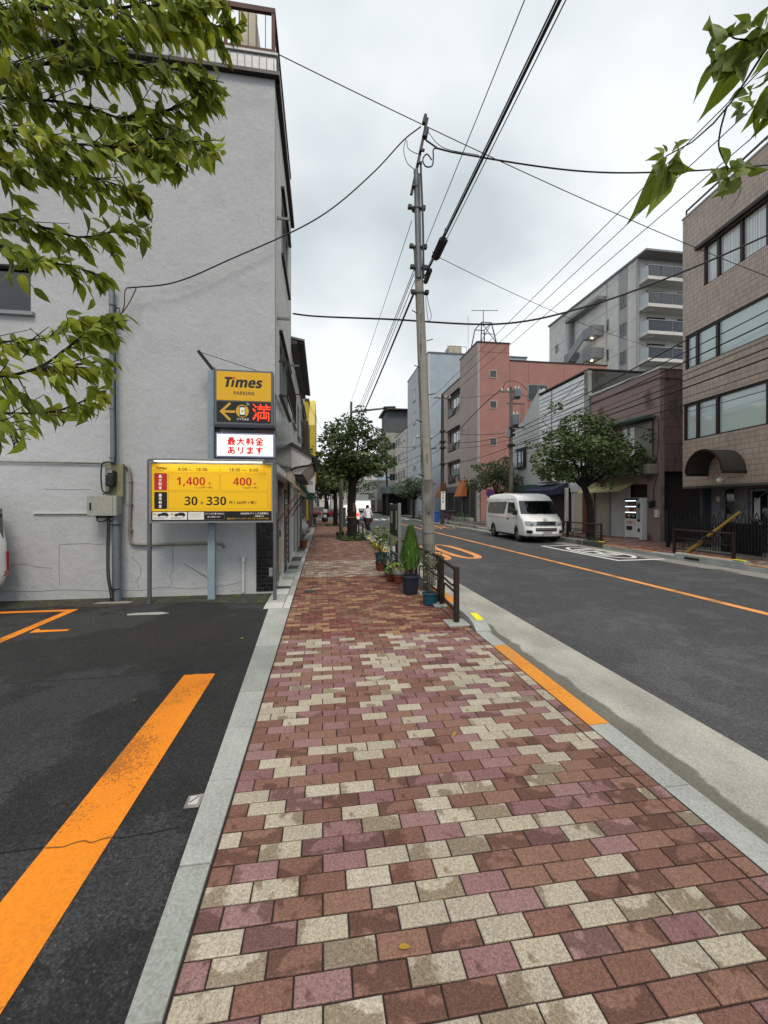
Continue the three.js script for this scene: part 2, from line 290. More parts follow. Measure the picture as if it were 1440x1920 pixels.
// ---- block paving of the near pavement
const walk = structure('pavement');
part(walk, 'bedding', bx(-0.506, 1.975, -0.12, -0.007, -4, 44.2), mat(0x30241f, 0.95, { map: grainT }));
part(walk, 'bedding', bx(-0.85, 2.0, -0.12, -0.05, 44.2, 150), M.darkConcrete);
const brickGeo = (() => {
  const cache = new Map();
  return (w, d, k) => {
    const key = w.toFixed(3) + d.toFixed(3) + k; if (cache.has(key)) return cache.get(key);
    const a = w / 2, b = d / 2, e = 0.004, ai = a - e, bi = b - e, P = [], quad = (p, q, r, s) => P.push(...p, ...q, ...r, ...p, ...r, ...s);
    quad([-ai, 0, bi], [ai, 0, bi], [ai, 0, -bi], [-ai, 0, -bi]);
    const ri = [[-ai, 0, bi], [ai, 0, bi], [ai, 0, -bi], [-ai, 0, -bi]], ro = [[-a, -0.003, b], [a, -0.003, b], [a, -0.003, -b], [-a, -0.003, -b]], rl = ro.map((p) => [p[0], -0.02, p[2]]);
    for (let i = 0; i < 4; i++) { const j = (i + 1) % 4; quad(ro[i], ro[j], ri[j], ri[i]); quad(rl[i], rl[j], ro[j], ro[i]); }
    let g = new THREE.BufferGeometry(); g.setAttribute('position', new THREE.Float32BufferAttribute(P, 3)); g.computeVertexNormals(); g = metreUV(g);
    const u = g.attributes.uv; for (let i = 0; i < u.count; i++) u.setXY(i, u.getX(i) + k * 0.317, u.getY(i) + k * 0.233); cache.set(key, g); return g;
  };
})();
{
  // speckled block surface; two more versions with damp blotches that have edges
  const n = 1024, sp = fbm(n, 256, 2, 61), sp2 = fbm(n, 512, 1, 62), bl = fbm(n, 12, 5, 63), bl2 = fbm(n, 40, 3, 64);
  const make = (lo) => tex(n, 1.6, (i) => {
    const wet = lo > 1 ? 0 : sst(lo, lo + 0.075, bl[i] * 0.82 + bl2[i] * 0.18);
    let k = 0.88 + 0.26 * (sp[i] - 0.5) + 0.22 * (sp2[i] - 0.5); if (sp2[i] > 0.94) k *= 1.12; if (sp2[i] < 0.05) k *= 0.8;
    const f = 1 - 0.22 * wet; return [k * f, k * f * (1 - 0.045 * wet), k * f * (1 - 0.09 * wet)];
  });
  const T = [make(0.66), make(0.52), make(0.40)], B = tex(n, 1.6, (i) => sp[i] * 0.6 + sp2[i] * 0.4, false);
  const cols = { cream: [0xc4b9a6, 0xbdb29d, 0xb6ab98], mauve: [0x96706f, 0x8c6667, 0x9c7875], rust: [0x8a6355, 0x825c4e, 0x926c5c], red: [0x7c483e, 0x72423a, 0x844d43], brown: [0x8c6854, 0x83604e, 0x93705d], tan: [0xa9835f, 0xa07c5c, 0xb18d6c], dust: [0xa78f84, 0x9b857c, 0xae988c] };
  const mats = {}; const bm = (kind, tone, w) => { const k = kind + tone + w; return mats[k] || (mats[k] = mat(cols[kind][tone], w === 2 ? 0.72 : 0.86, { map: T[w], bumpMap: B, bumpScale: 0.003 })); };
  const list = [], row = 0.1;
  const kindAt = (s) => {
    const r = rnd(), j = s + rr(-0.05, 0.05);
    if (j < 3) return r < 0.32 ? 'cream' : r < 0.57 ? 'mauve' : 'rust'; if (j < 5.25) return r < 0.4 ? 'cream' : r < 0.68 ? 'mauve' : 'rust';
    if (j < 9.6) return r < 0.42 ? 'red' : r < 0.7 ? 'brown' : r < 0.93 ? 'tan' : 'rust';
    if (j < 12.5) return r < 0.4 ? 'dust' : r < 0.72 ? 'cream' : r < 0.8 ? 'brown' : 'rust';
    return r < 0.35 ? 'brown' : r < 0.65 ? 'rust' : r < 0.85 ? 'dust' : 'red';
  };
  const wetAt = (s) => { const r = rnd(); if (s < 2.5) return r < 0.2 ? 0 : r < 0.66 ? 1 : 2; if (s < 5.3) return r < 0.72 ? 0 : r < 0.96 ? 1 : 2; return r < 0.5 ? 0 : r < 0.8 ? 1 : 2; };
  for (let i = 0; i < 452; i++) {
    const s = -1 + (i + 0.5) * row, off = (i % 2) * 0.1;
    const xs = []; let x = -0.497 - (off ? 0.1 : 0); // half blocks start every second row
    if (off) { xs.push([-0.497, -0.397]); x = -0.397; }
    for (; x < 1.85; x += 0.2) xs.push([x, Math.min(x + 0.2, 1.868)]);
    xs.push([1.872, 1.968]);
    for (const [a, b] of xs) { if (b - a < 0.03) continue; list.push({ x: (a + b) / 2, s, w: b - a - 0.007, kind: kindAt(s), tone: Math.floor(rnd() * 3), wet: wetAt(s), k: Math.floor(rnd() * 10), y: rr(-0.0016, 0.0012) }); }
  }
  const ca = Math.cos(Math.atan(116 / 785)), sa = Math.sin(Math.atan(116 / 785));
  for (const b of list) { const d = b.x * sa + b.s * ca, r = b.x * ca - b.s * sa; b.d = d; b.seen = d > 1.28 && Math.abs(r) < 0.93 * d; }
  const near = list.filter((b) => b.seen).sort((p, q) => p.d - q.d).slice(0, 300), isNear = new Set(near);
  for (const b of near) { const m = part(walk, 'brick', brickGeo(b.w, row - 0.007, b.k), bm(b.kind, b.tone, b.wet), { keepUV: true, local: true }); m.position.copy(V(b.x, b.y, b.s)); m.rotation.set(rr(-0.012, 0.012), rr(-0.012, 0.012), rr(-0.006, 0.006)); }
  for (const w of [0, 1, 2]) {
    const rest = [];
    for (const b of list) { if (isNear.has(b) || b.wet !== w) continue; const g = brickGeo(b.w, row - 0.007, b.k).clone(), c = new THREE.Color(cols[b.kind][b.tone]); g.translate(b.x, b.y, -b.s); const a = new Float32Array(g.attributes.position.count * 3); for (let i = 0; i < a.length; i += 3) { a[i] = c.r; a[i + 1] = c.g; a[i + 2] = c.b; } g.setAttribute('color', new THREE.BufferAttribute(a, 3)); rest.push(g); }
    part(walk, 'brick_field', mergeGeometries(rest), mat(0xffffff, w === 2 ? 0.75 : 0.86, { map: T[w], vertexColors: true, bumpMap: B, bumpScale: 0.003 }), { keepUV: true, stuff: true });
  }
  // iron water lid set in the paving
  part(walk, 'iron_lid', new THREE.CylinderGeometry(0.115, 0.115, 0.02, 28).translate(-0.24, -0.003, -8.05), mat(0x4a4b4c, 0.6, { metalness: 0.5, map: dirtyT }));
  // ---- far pavement: the same blocks, small in the picture
  const far = structure('far_pavement'); part(far, 'bedding', bx(10.93, 22, -0.2, 0.092, -14, 62), M.darkConcrete);
  const fr = []; const fcol = ['red', 'rust', 'brown', 'red', 'dust'];
  for (let i = 0; i < 240; i++) for (let j = 0; j < 15; j++) { const s = 6 + i * 0.1, x = 11.03 + j * 0.2 + (i % 2) * 0.1; const kind = s < 10.2 && rnd() < 0.6 ? pick(['cream', 'dust', 'mauve']) : pick(fcol), c = new THREE.Color(cols[kind][j % 3]); const g = brickGeo(0.195, 0.095, (i * 3 + j) % 10).clone().translate(x, 0.1, -s); const a = new Float32Array(g.attributes.position.count * 3); for (let q = 0; q < a.length; q += 3) { a[q] = c.r; a[q + 1] = c.g; a[q + 2] = c.b; } g.setAttribute('color', new THREE.BufferAttribute(a, 3)); fr.push(g); }
  part(far, 'brick_field', mergeGeometries(fr), mat(0xffffff, 0.86, { map: T[1], vertexColors: true }), { keepUV: true, stuff: true });
  part(far, 'paving_slab', sheet([[10.95, 26.2], [13.9, 26.2], [13.9, 28.6], [10.95, 28.6]], 0.098), M.white);
  part(far, 'paving_slab', bx(12.15, 13.6, 0.07, 0.13, 5.5, 13.0, 0.01), M.concrete);
}

// ---- roadside kerbs and gutters
const kerbR = structure('roadside_kerb');
{
  const prof = (top, x0, x1) => [[x0, -0.2], [x1, -0.2], [x1 + 0.012, -0.1], [x1 - 0.03, top - 0.012], [x1 - 0.05, top], [x0, top]];
  const stone = (s0, s1, top, x0, x1, m, name = 'kerb_stone') => part(kerbR, name, wall(prof(top, x0, x1), s0 + 0.003, s1 - 0.003), m);
  for (let i = 0; i < 6; i++) stone(-1.3 + i * 0.7 - 0.02, -0.6 + i * 0.7 - 0.02, -0.002, 1.976, 2.19, M.kerb);
  for (const [a, b] of [[2.88, 3.48], [3.48, 4.08], [4.08, 4.66]]) stone(a, b, 0.0, 1.976, 2.19, M.kerbOrange);
  stone(4.66, 5.2, 0.0, 1.976, 2.19, M.kerb);
  const endCap = (sA, sB, top, x0, x1, m) => { // end stone whose top rounds down
    const pts = [[sA, -0.2], [sA, 0.0], [lerp(sA, sB, 0.25), top * 0.62], [lerp(sA, sB, 0.55), top * 0.93], [sB, top], [sB, -0.2]];
    part(kerbR, 'kerb_stone', slabX(pts[0][0] < pts[4][0] ? pts.slice().reverse() : pts, x0, x1), m);
  };
  endCap(5.22, 5.75, 0.11, 1.99, 2.19, M.kerb);
  for (let i = 0; i < 20; i++) stone(5.755 + i * 0.6, 6.35 + i * 0.6, 0.11, 1.99, 2.19, (i > 0 && i < 3) || i > 12 ? M.kerbOrange : M.kerb);
  stone(17.8, 18.7, 0.0, 1.99, 2.19, M.kerb); stone(18.72, 44, 0.11, 1.99, 2.19, M.kerb);
  part(kerbR, 'gutter', sheet([[2.185, -8], [3.025, -8], [3.025, 44], [2.185, 44]], (x) => (x < 2.5 ? -0.112 : -0.108)), M.gutter);
  const yel = mat(0xe8e21a, 0.5); M.reflectYellow = yel;
  part(kerbR, 'yellow_reflector', slabX([[5.42, 0.083], [5.66, 0.1075], [5.66, 0.122], [5.42, 0.1]].reverse(), 2.06, 2.16), yel);
  part(kerbR, 'yellow_reflector', bx(2.02, 2.16, 0.11, 0.15, 18.75, 18.95, 0.01), yel);
  // far side
  const kf = (s0, s1, top, m) => part(kerbR, 'kerb_stone', wall([[10.74, -0.2], [10.92, -0.2], [10.92, top], [10.79, top], [10.75, top - 0.03]], s0, s1), m);
  for (let i = 0; i < 9; i++) kf(-4 + i * 1.2, -2.805 + i * 1.2, 0.1, M.kerb);
  kf(6.8, 9.3, 0.1, M.kerb); kf(9.305, 10.4, 0.18, M.kerb); kf(10.405, 11.45, 0.18, M.kerb); kf(11.455, 12.3, 0.1, M.kerb); kf(12.305, 14.8, 0.1, M.kerb);
  for (let i = 0; i < 8; i++) kf(14.805 + i * 1.25, 16.05 + i * 1.25, 0.18, i % 3 ? M.concrete : M.darkConcrete);
  kf(24.9, 28, 0.1, M.kerb); kf(28.005, 44, 0.18, M.concrete);
  part(kerbR, 'yellow_reflector', bx(10.755, 10.86, 0.181, 0.205, 9.33, 9.62, 0.01), yel); part(kerbR, 'yellow_reflector', bx(10.755, 10.86, 0.181, 0.205, 14.83, 15.1, 0.01), yel);
  for (const [a, b] of [[6.8, 9.3], [12.31, 14.79]]) part(kerbR, 'painted_strip', bx(10.76, 10.9, 0.1, 0.104, a, b), M.roadOrange); part(kerbR, 'painted_strip', bx(10.8, 10.915, 0.181, 0.184, 9.65, 11.1), M.roadOrange);
  part(kerbR, 'drain_slot', bx(10.735, 10.739, 0.02, 0.09, 10.6, 11.1), M.black);
  part(kerbR, 'gutter', sheet([[10.05, -8], [10.745, -8], [10.745, 62], [10.05, 62]], -0.043), M.concrete);
}
// survey plate and small metal frame beside the kerb
{
  const t = thing('survey_marker', 'small square metal survey plate in the asphalt against the edging kerb', 'survey marker', [-0.74, 0.0, 2.45]);
  part(t, 'mortar_collar', sheet([[-0.745, 2.4], [-0.665, 2.4], [-0.665, 2.51], [-0.745, 2.5]], 0.004), M.concrete);
  part(t, 'plate', bx(-0.728, -0.678, 0.002, 0.012, 2.425, 2.485, 0.002), mat(0xd9dbdc, 0.3, { metalness: 0.5 }));
  part(t, 'arrow_mark', bar(V(-0.722, 0.0125, 2.432), V(-0.684, 0.0125, 2.478), 0.005, 0.002), M.black);
}
// ---------------------------------------------------------------- white corner building beside the lot
{ // rough trowelled render
  const n = 1024, a = fbm(n, 40, 4, 71), b = fbm(n, 9, 5, 72), c = fbm(n, 256, 2, 73);
  const T = tex(n, 3.4, (i) => { const k = 0.86 + 0.1 * (b[i] - 0.5) + 0.1 * (c[i] - 0.5); const d = sst(0.55, 0.75, b[i]) * 0.03; return [k - d, k - d, (k - d) * 1.0]; });
  const B = tex(n, 3.4, (i) => Math.pow(a[i], 1.4) * 0.8 + c[i] * 0.2, false);
  M.render = mat(0xc8cbcd, 0.9, { map: T, bumpMap: B, bumpScale: 0.009 });
  const fT = tex(n, 2.0, (i, x, y) => { const q = fbmStreak(x, y); const k = 0.9 + 0.12 * (c[i] - 0.5) - 0.22 * q; return [k, k, k * 0.985]; });
  M.weathered = mat(0xeaeae6, 0.85, { map: fT });
  function fbmStreak(x, y) { return sst(0.5, 0.66, streakN[((y >> 1) % 512) * 512 + ((x * 2) % 512)]); }
}
M.tileGloss = (() => { // small dark glazed tiles, seen too obliquely to tell apart
  const n = 512, T = tex(n, 1.0, (i, x, y) => { const r = Math.floor(y / 32), u = (x + (r % 2) * 32) % 64, v = y % 32, j = u < 3 || v < 3; const k = j ? 0.42 : 0.3 + 0.12 * ((Math.sin(r * 91.7 + Math.floor((x + (r % 2) * 32) / 64) * 37.1) * 43758.5) % 1); return [k, k, k * 0.98]; });
  return mat(0xffffff, 0.22, { map: T });
})();
const WX = -0.87, WS = 8.0;
const wb = thing('white_building', 'tall white rendered building at the end of the parking lot', 'building', [-4, 0, 10]);
part(wb, 'side_wall', holedS(WS, WS + 0.22, -9.6, WX, 0, 9.55, [[-6.6, -4.95, 4.95, 5.75]]), M.render);
part(wb, 'rear_wall', bx(-9.6, WX, 0, 9.55, 11.9, 12.1), M.render); part(wb, 'rear_wall', bx(-9.6, -9.4, 0, 9.55, WS + 0.22, 11.9), M.render);
part(wb, 'front_wall', holedX(WX - 0.2, WX - 0.002, WS + 0.22, 11.9, 0, 9.55, [[8.45, 9.9, 0.05, 2.15], [10.75, 11.75, 0.05, 2.3], [8.9, 11.5, 3.95, 5.15], [9.3, 11.2, 7.1, 8.4]]), M.weathered);
part(wb, 'roof', bx(-9.6, WX, 9.55, 9.6, WS, 12.1), M.darkConcrete);
part(wb, 'interior_floor', bx(-9.3, WX - 0.25, 3.1, 3.3, WS + 0.3, 11.8), M.darkConcrete); part(wb, 'interior_floor', bx(-9.3, WX - 0.25, 6.2, 6.4, WS + 0.3, 11.8), M.darkConcrete);
{
  const w = part(wb, 'window', bx(-6.6, -4.95, 4.95, 5.75, WS + 0.12, WS + 0.13), M.glass);
  part(w, 'frame', [bx(-6.6, -4.95, 4.95, 4.99, WS + 0.06, WS + 0.119), bx(-6.6, -4.95, 5.71, 5.75, WS + 0.06, WS + 0.119), bx(-4.99, -4.95, 4.99, 5.71, WS + 0.06, WS + 0.119), bx(-5.8, -5.76, 4.99, 5.71, WS + 0.06, WS + 0.119)], M.darkMetal);
  part(w, 'sill', bx(-6.66, -4.88, 4.88, 4.945, WS - 0.07, WS + 0.1, 0.006), M.alu);
  // ribbed metal parapet band round the roof edge
  const band = part(wb, 'parapet_band', [bx(-9.65, WX + 0.03, 9.62, 9.93, WS - 0.05, WS + 0.02), bx(WX - 0.03, WX + 0.03, 9.62, 9.93, WS + 0.022, 12.1)], M.alu);
  for (let i = 0; i < 42; i++) part(band, 'rib', bx(WX - 0.02 - i * 0.13, WX - 0.005 - i * 0.13, 9.625, 9.925, WS - 0.062, WS - 0.051), M.steel);
  part(wb, 'parapet_edge', [bx(-9.7, WX + 0.09, 9.55, 9.618, WS - 0.1, WS + 0.05), bx(WX - 0.05, WX + 0.09, 9.5, 9.618, WS + 0.052, 12.15)], M.darkMetal);
  part(wb, 'parapet_cap', [bx(-9.7, WX + 0.06, 9.932, 9.975, WS - 0.08, WS + 0.06), bx(WX - 0.05, WX + 0.06, 9.932, 9.975, WS + 0.062, 12.15)], M.white);
  // rusty roof railing
  const rust = mat(0x5b332b, 0.7, { map: dirtyT }), rail = part(wb, 'roof_railing', [bx(-5, WX + 0.01, 10.77, 10.86, WS - 0.02, WS + 0.04), bx(-5, WX + 0.01, 10.04, 10.09, WS - 0.02, WS + 0.04), bx(WX - 0.05, WX + 0.01, 10.77, 10.86, WS + 0.042, 12), bx(WX - 0.05, WX + 0.01, 10.04, 10.09, WS + 0.042, 12)], rust);
  for (const x of [WX - 0.03, -1.75, -2.7, -3.6, -4.5]) part(rail, 'post', bx(x - 0.03, x + 0.03, 9.978, 10.77, WS - 0.015, WS + 0.035), rust);
  for (let i = 0; i < 24; i++) part(rail, 'baluster', cyl(V(WX - 0.17 - i * 0.155, 10.09, WS + 0.01), V(WX - 0.17 - i * 0.155, 10.77, WS + 0.01), 0.008, 0.008, 6), rust);
  for (let i = 0; i < 20; i++) part(rail, 'baluster', cyl(V(WX - 0.02, 10.09, WS + 0.2 + i * 0.19), V(WX - 0.02, 10.77, WS + 0.2 + i * 0.19), 0.008, 0.008, 6), rust);
  part(wb, 'roof_hatch', bx(-1.62, -1.3, 9.98, 11.4, WS + 0.5, WS + 1.4), M.cream);
  // front windows with frames, hoods and sills
  for (const [a, b, c, d] of [[8.9, 11.5, 3.95, 5.15], [9.3, 11.2, 7.1, 8.4]]) {
    const fw = part(wb, 'window', bx(WX - 0.1, WX - 0.09, c, d, a, b), M.paleGlass);
    part(fw, 'frame', [bx(WX - 0.088, WX - 0.03, c, c + 0.05, a, b), bx(WX - 0.088, WX - 0.03, d - 0.05, d, a, b), ...[a, a + (b - a) / 3, a + (b - a) / 1.5, b - 0.05].map((s) => bx(WX - 0.088, WX - 0.03, c + 0.05, d - 0.05, s, s + 0.05))], M.alu);
    part(fw, 'hood', bx(WX, WX + 0.07, d + 0.03, d + 0.08, a - 0.1, b + 0.1), M.darkMetal); part(fw, 'sill', bx(WX, WX + 0.06, c - 0.08, c - 0.02, a - 0.05, b + 0.05), M.darkMetal);
  }
  // projecting window guard rails on the first floor, clothes pole brackets
  const gr = part(wb, 'window_guard', [bar(V(WX, 4.55, 8.7), V(WX + 0.17, 4.55, 8.7), 0.03), bar(V(WX + 0.17, 4.55, 8.7), V(WX + 0.17, 4.55, 11.6), 0.03), bar(V(WX + 0.17, 3.85, 8.7), V(WX + 0.17, 3.85, 11.6), 0.03), bar(V(WX, 3.85, 8.7), V(WX + 0.17, 3.85, 8.7), 0.03)], M.darkMetal);
  for (let i = 0; i < 16; i++) part(gr, 'bar', cyl(V(WX + 0.17, 3.85, 8.72 + i * 0.19), V(WX + 0.17, 4.55, 8.72 + i * 0.19), 0.008, 0.008, 5), M.darkMetal);
  for (const [y, s] of [[5.25, 8.35], [5.5, 11.9], [7.2, 8.35]]) part(wb, 'bracket', bx(WX, WX + 0.24, y, y + 0.05, s, s + 0.03), M.steel);
  part(wb, 'tile_cladding', bx(WX, WX + 0.012, 2.45, 3.72, 8.02, 12.08), M.tileGloss);
  // shop front: door leaves, transom, shutter
  const dark = mat(0x20211f, 0.5), door = part(wb, 'door', bx(WX - 0.12, WX - 0.07, 0.06, 2.0, 8.9, 9.85), M.alu);
  part(door, 'pane', bx(WX - 0.068, WX - 0.062, 1.05, 1.85, 9.0, 9.35), M.glass); part(door, 'pane', bx(WX - 0.068, WX - 0.062, 1.05, 1.85, 9.42, 9.77), M.glass);
  part(door, 'panel', bx(WX - 0.068, WX - 0.055, 0.15, 0.92, 8.98, 9.77, 0.004), M.cream); part(door, 'handle', bx(WX - 0.062, WX - 0.02, 0.95, 1.08, 9.36, 9.4), M.steel);
  part(wb, 'door_frame', [bx(WX - 0.13, WX - 0.01, 0.06, 2.15, 8.46, 8.52), bx(WX - 0.13, WX - 0.01, 0.06, 2.15, 8.82, 8.88), bx(WX - 0.13, WX - 0.01, 2.03, 2.12, 8.52, 9.88)], mat(0x6b6259, 0.6)); part(wb, 'side_light', bx(WX - 0.09, WX - 0.08, 0.06, 2.02, 8.525, 8.815), dark);
  const sh = part(wb, 'roller_shutter', Array.from({ length: 28 }, (_, i) => bx(WX - 0.09, WX - 0.06 - (i % 2) * 0.012, 0.06 + i * 0.08, 0.136 + i * 0.08, 10.76, 11.74)), M.white); for (const s of [10.752, 11.71]) part(sh, 'guide_rail', bx(WX - 0.1, WX - 0.02, 0.05, 2.3, s, s + 0.038), M.steel);
  part(wb, 'shutter_box', bx(WX, WX + 0.12, 2.2, 2.44, 10.6, 12.0, 0.01), M.cream);
  // glazed black tiles at the corner and on the piers, laid in running bond
  const tg = metreUV(new RoundedBoxGeometry(0.118, 0.066, 0.012, 1, 0.003)), tgh = metreUV(new RoundedBoxGeometry(0.056, 0.066, 0.012, 1, 0.003)), tg2 = tg.clone().rotateY(Math.PI / 2);
  const tm = [mat(0x15161a, 0.2), mat(0x1b1c1e, 0.28), mat(0x101114, 0.18)], back = part(wb, 'tile_backing', bx(-1.205, WX - 0.001, 0.04, 1.5, WS - 0.006, WS - 0.001), mat(0x55524c, 0.9)); part(wb, 'tile_backing', [bx(WX + 0.001, WX + 0.005, 0.04, 1.5, 8.0, 8.44), bx(WX + 0.001, WX + 0.005, 0.04, 2.0, 9.95, 10.7)], mat(0x55524c, 0.9));
  const put = (g, x, y, s) => { const m = part(back, 'tile', g, tm[Math.floor(rnd() * 3)], { keepUV: true, local: true }); m.position.set(x + 4, y, -s + 10); };
  for (let r = 0; r < 20; r++) { const y = 0.085 + r * 0.073, o = r % 2; if (o) { put(tgh, -1.17, y, WS - 0.012); put(tg, -1.078, y, WS - 0.012); put(tg, -0.953, y, WS - 0.012); } else { put(tg, -1.14, y, WS - 0.012); put(tg, -1.015, y, WS - 0.012); put(tgh, -0.92, y, WS - 0.012); } for (let k = 0; k < 3; k++) put(tg2, WX + 0.011, y, 8.07 + k * 0.125 + o * 0.06); }
  for (let r = 0; r < 26; r++) for (let k = 0; k < 5; k++) put(tg2, WX + 0.011, 0.085 + r * 0.073, 10.03 + k * 0.125 + (r % 2) * 0.06);
  // surface conduits, drain stub, cable ledge, cracks
  const con = mat(0x8f8a80, 0.7, { map: dirtyT });
  part(wb, 'conduit', tube([V(-9, 2.4, 7.97), V(-6, 2.385, 7.97), V(-3.7, 2.37, 7.97)], 0.014, 20, 6), con);
  part(wb, 'conduit', new THREE.TubeGeometry(new THREE.CatmullRomCurve3([V(-3.5, 2.36, 7.96), V(-3.38, 2.3, 7.96), V(-3.35, 2.15, 7.96), V(-3.35, 1.6, 7.96), V(-3.35, 1.05, 7.96), V(-3.32, 0.97, 7.96), V(-3.22, 0.945, 7.96), V(-2.6, 0.945, 7.96), V(-1.85, 0.94, 7.96), V(-1.79, 0.92, 7.97), V(-1.78, 0.86, 8.02)], false, 'centripetal'), 70, 0.026, 8), con);
  for (const [x, y] of [[-3.35, 2.05], [-3.35, 1.65], [-3.35, 1.2], [-2.75, 0.945], [-2.2, 0.945]]) part(wb, 'pipe_clip', bx(x - 0.035, x + 0.035, y - 0.012, y + 0.012, 7.925, 7.995), con);
  part(wb, 'cable_ledge', bx(-4.9, -3.9, 1.49, 1.515, 7.965, 7.999), M.white);
  part(wb, 'drain_stub', [cyl(V(-1.43, 0.04, 7.95), V(-1.43, 0.62, 7.95), 0.024), cyl(V(-1.43, 0.6, 7.95), V(-1.43, 0.7, 7.95), 0.036, 0.034), cyl(V(-1.43, 0.62, 7.95), V(-1.43, 0.62, 8.02), 0.02)], M.white);
  part(wb, 'wall_patch', bar(V(-2.45, 0.62, 7.985), V(-2.0, 0.32, 7.985), 0.03, 0.035), M.render);
  const crack = (pts) => part(wb, 'crack', tube(pts.map(([x, y]) => V(x, y, 7.997)), 0.003, 40, 4), mat(0x7d7f82, 0.95));
  crack([[-2.66, 0.86], [-2.65, 0.6], [-2.66, 0.45], [-2.7, 0.38], [-2.68, 0.24], [-2.73, 0.17]]); crack([[-3.35, 0.72], [-3.2, 0.55], [-3.2, 0.4], [-3.25, 0.3], [-3.22, 0.16]]);
  crack([[-4.5, 0.96], [-4.1, 0.97], [-3.72, 0.98], [-3.71, 1.15], [-3.76, 1.4]]); crack([[-4.5, 0.96], [-4.51, 0.6], [-4.5, 0.25]]); crack([[-6, 0.62], [-5.5, 0.58], [-5.1, 0.63], [-4.8, 0.57], [-4.6, 0.55]]);
  crack([[-3.6, 0.14], [-3.1, 0.13], [-2.85, 0.17], [-2.4, 0.13], [-2.0, 0.15], [-1.7, 0.18], [-1.5, 0.22]]); crack([[-5.6, 0.2], [-5, 0.16], [-4.4, 0.17], [-3.7, 0.13]]); crack([[-4.75, 1.92], [-4.4, 1.91], [-4.0, 1.915]]);
}
{ // brown shop awning over the shop door
  const t = thing('shop_awning', 'faded brown fabric awning with thin diagonal struts over the corner shop door', 'awning', [-0.8, 2.2, 10]);
  const cloth = mat(0x8b7a62, 0.9, { map: dirtyT, side: THREE.DoubleSide });
  const g = slabX([[8.3, 2.29], [12.0, 2.29], [12.0, 2.3], [8.3, 2.3]], 0, 0.44).toNonIndexed(), p = g.attributes.position;
  for (let i = 0; i < p.count; i++) { const u = p.getX(i) / 0.44; p.setXYZ(i, WX + 0.02 + 0.42 * u, p.getY(i) - 0.36 * u, p.getZ(i)); } g.computeVertexNormals(); part(t, 'canopy', g, cloth);
  part(t, 'valance', bx(-0.44, -0.425, 1.84, 1.94, 8.3, 12.0), cloth); part(t, 'front_bar', cyl(V(-0.43, 1.935, 8.28), V(-0.43, 1.935, 12.02), 0.016), mat(0x6a4a3a, 0.6));
  for (const s of [8.35, 10.1, 11.95]) part(t, 'strut', cyl(V(-0.44, 1.93, s), V(WX + 0.02, 1.32, s), 0.014), mat(0x6a4030, 0.6));
}
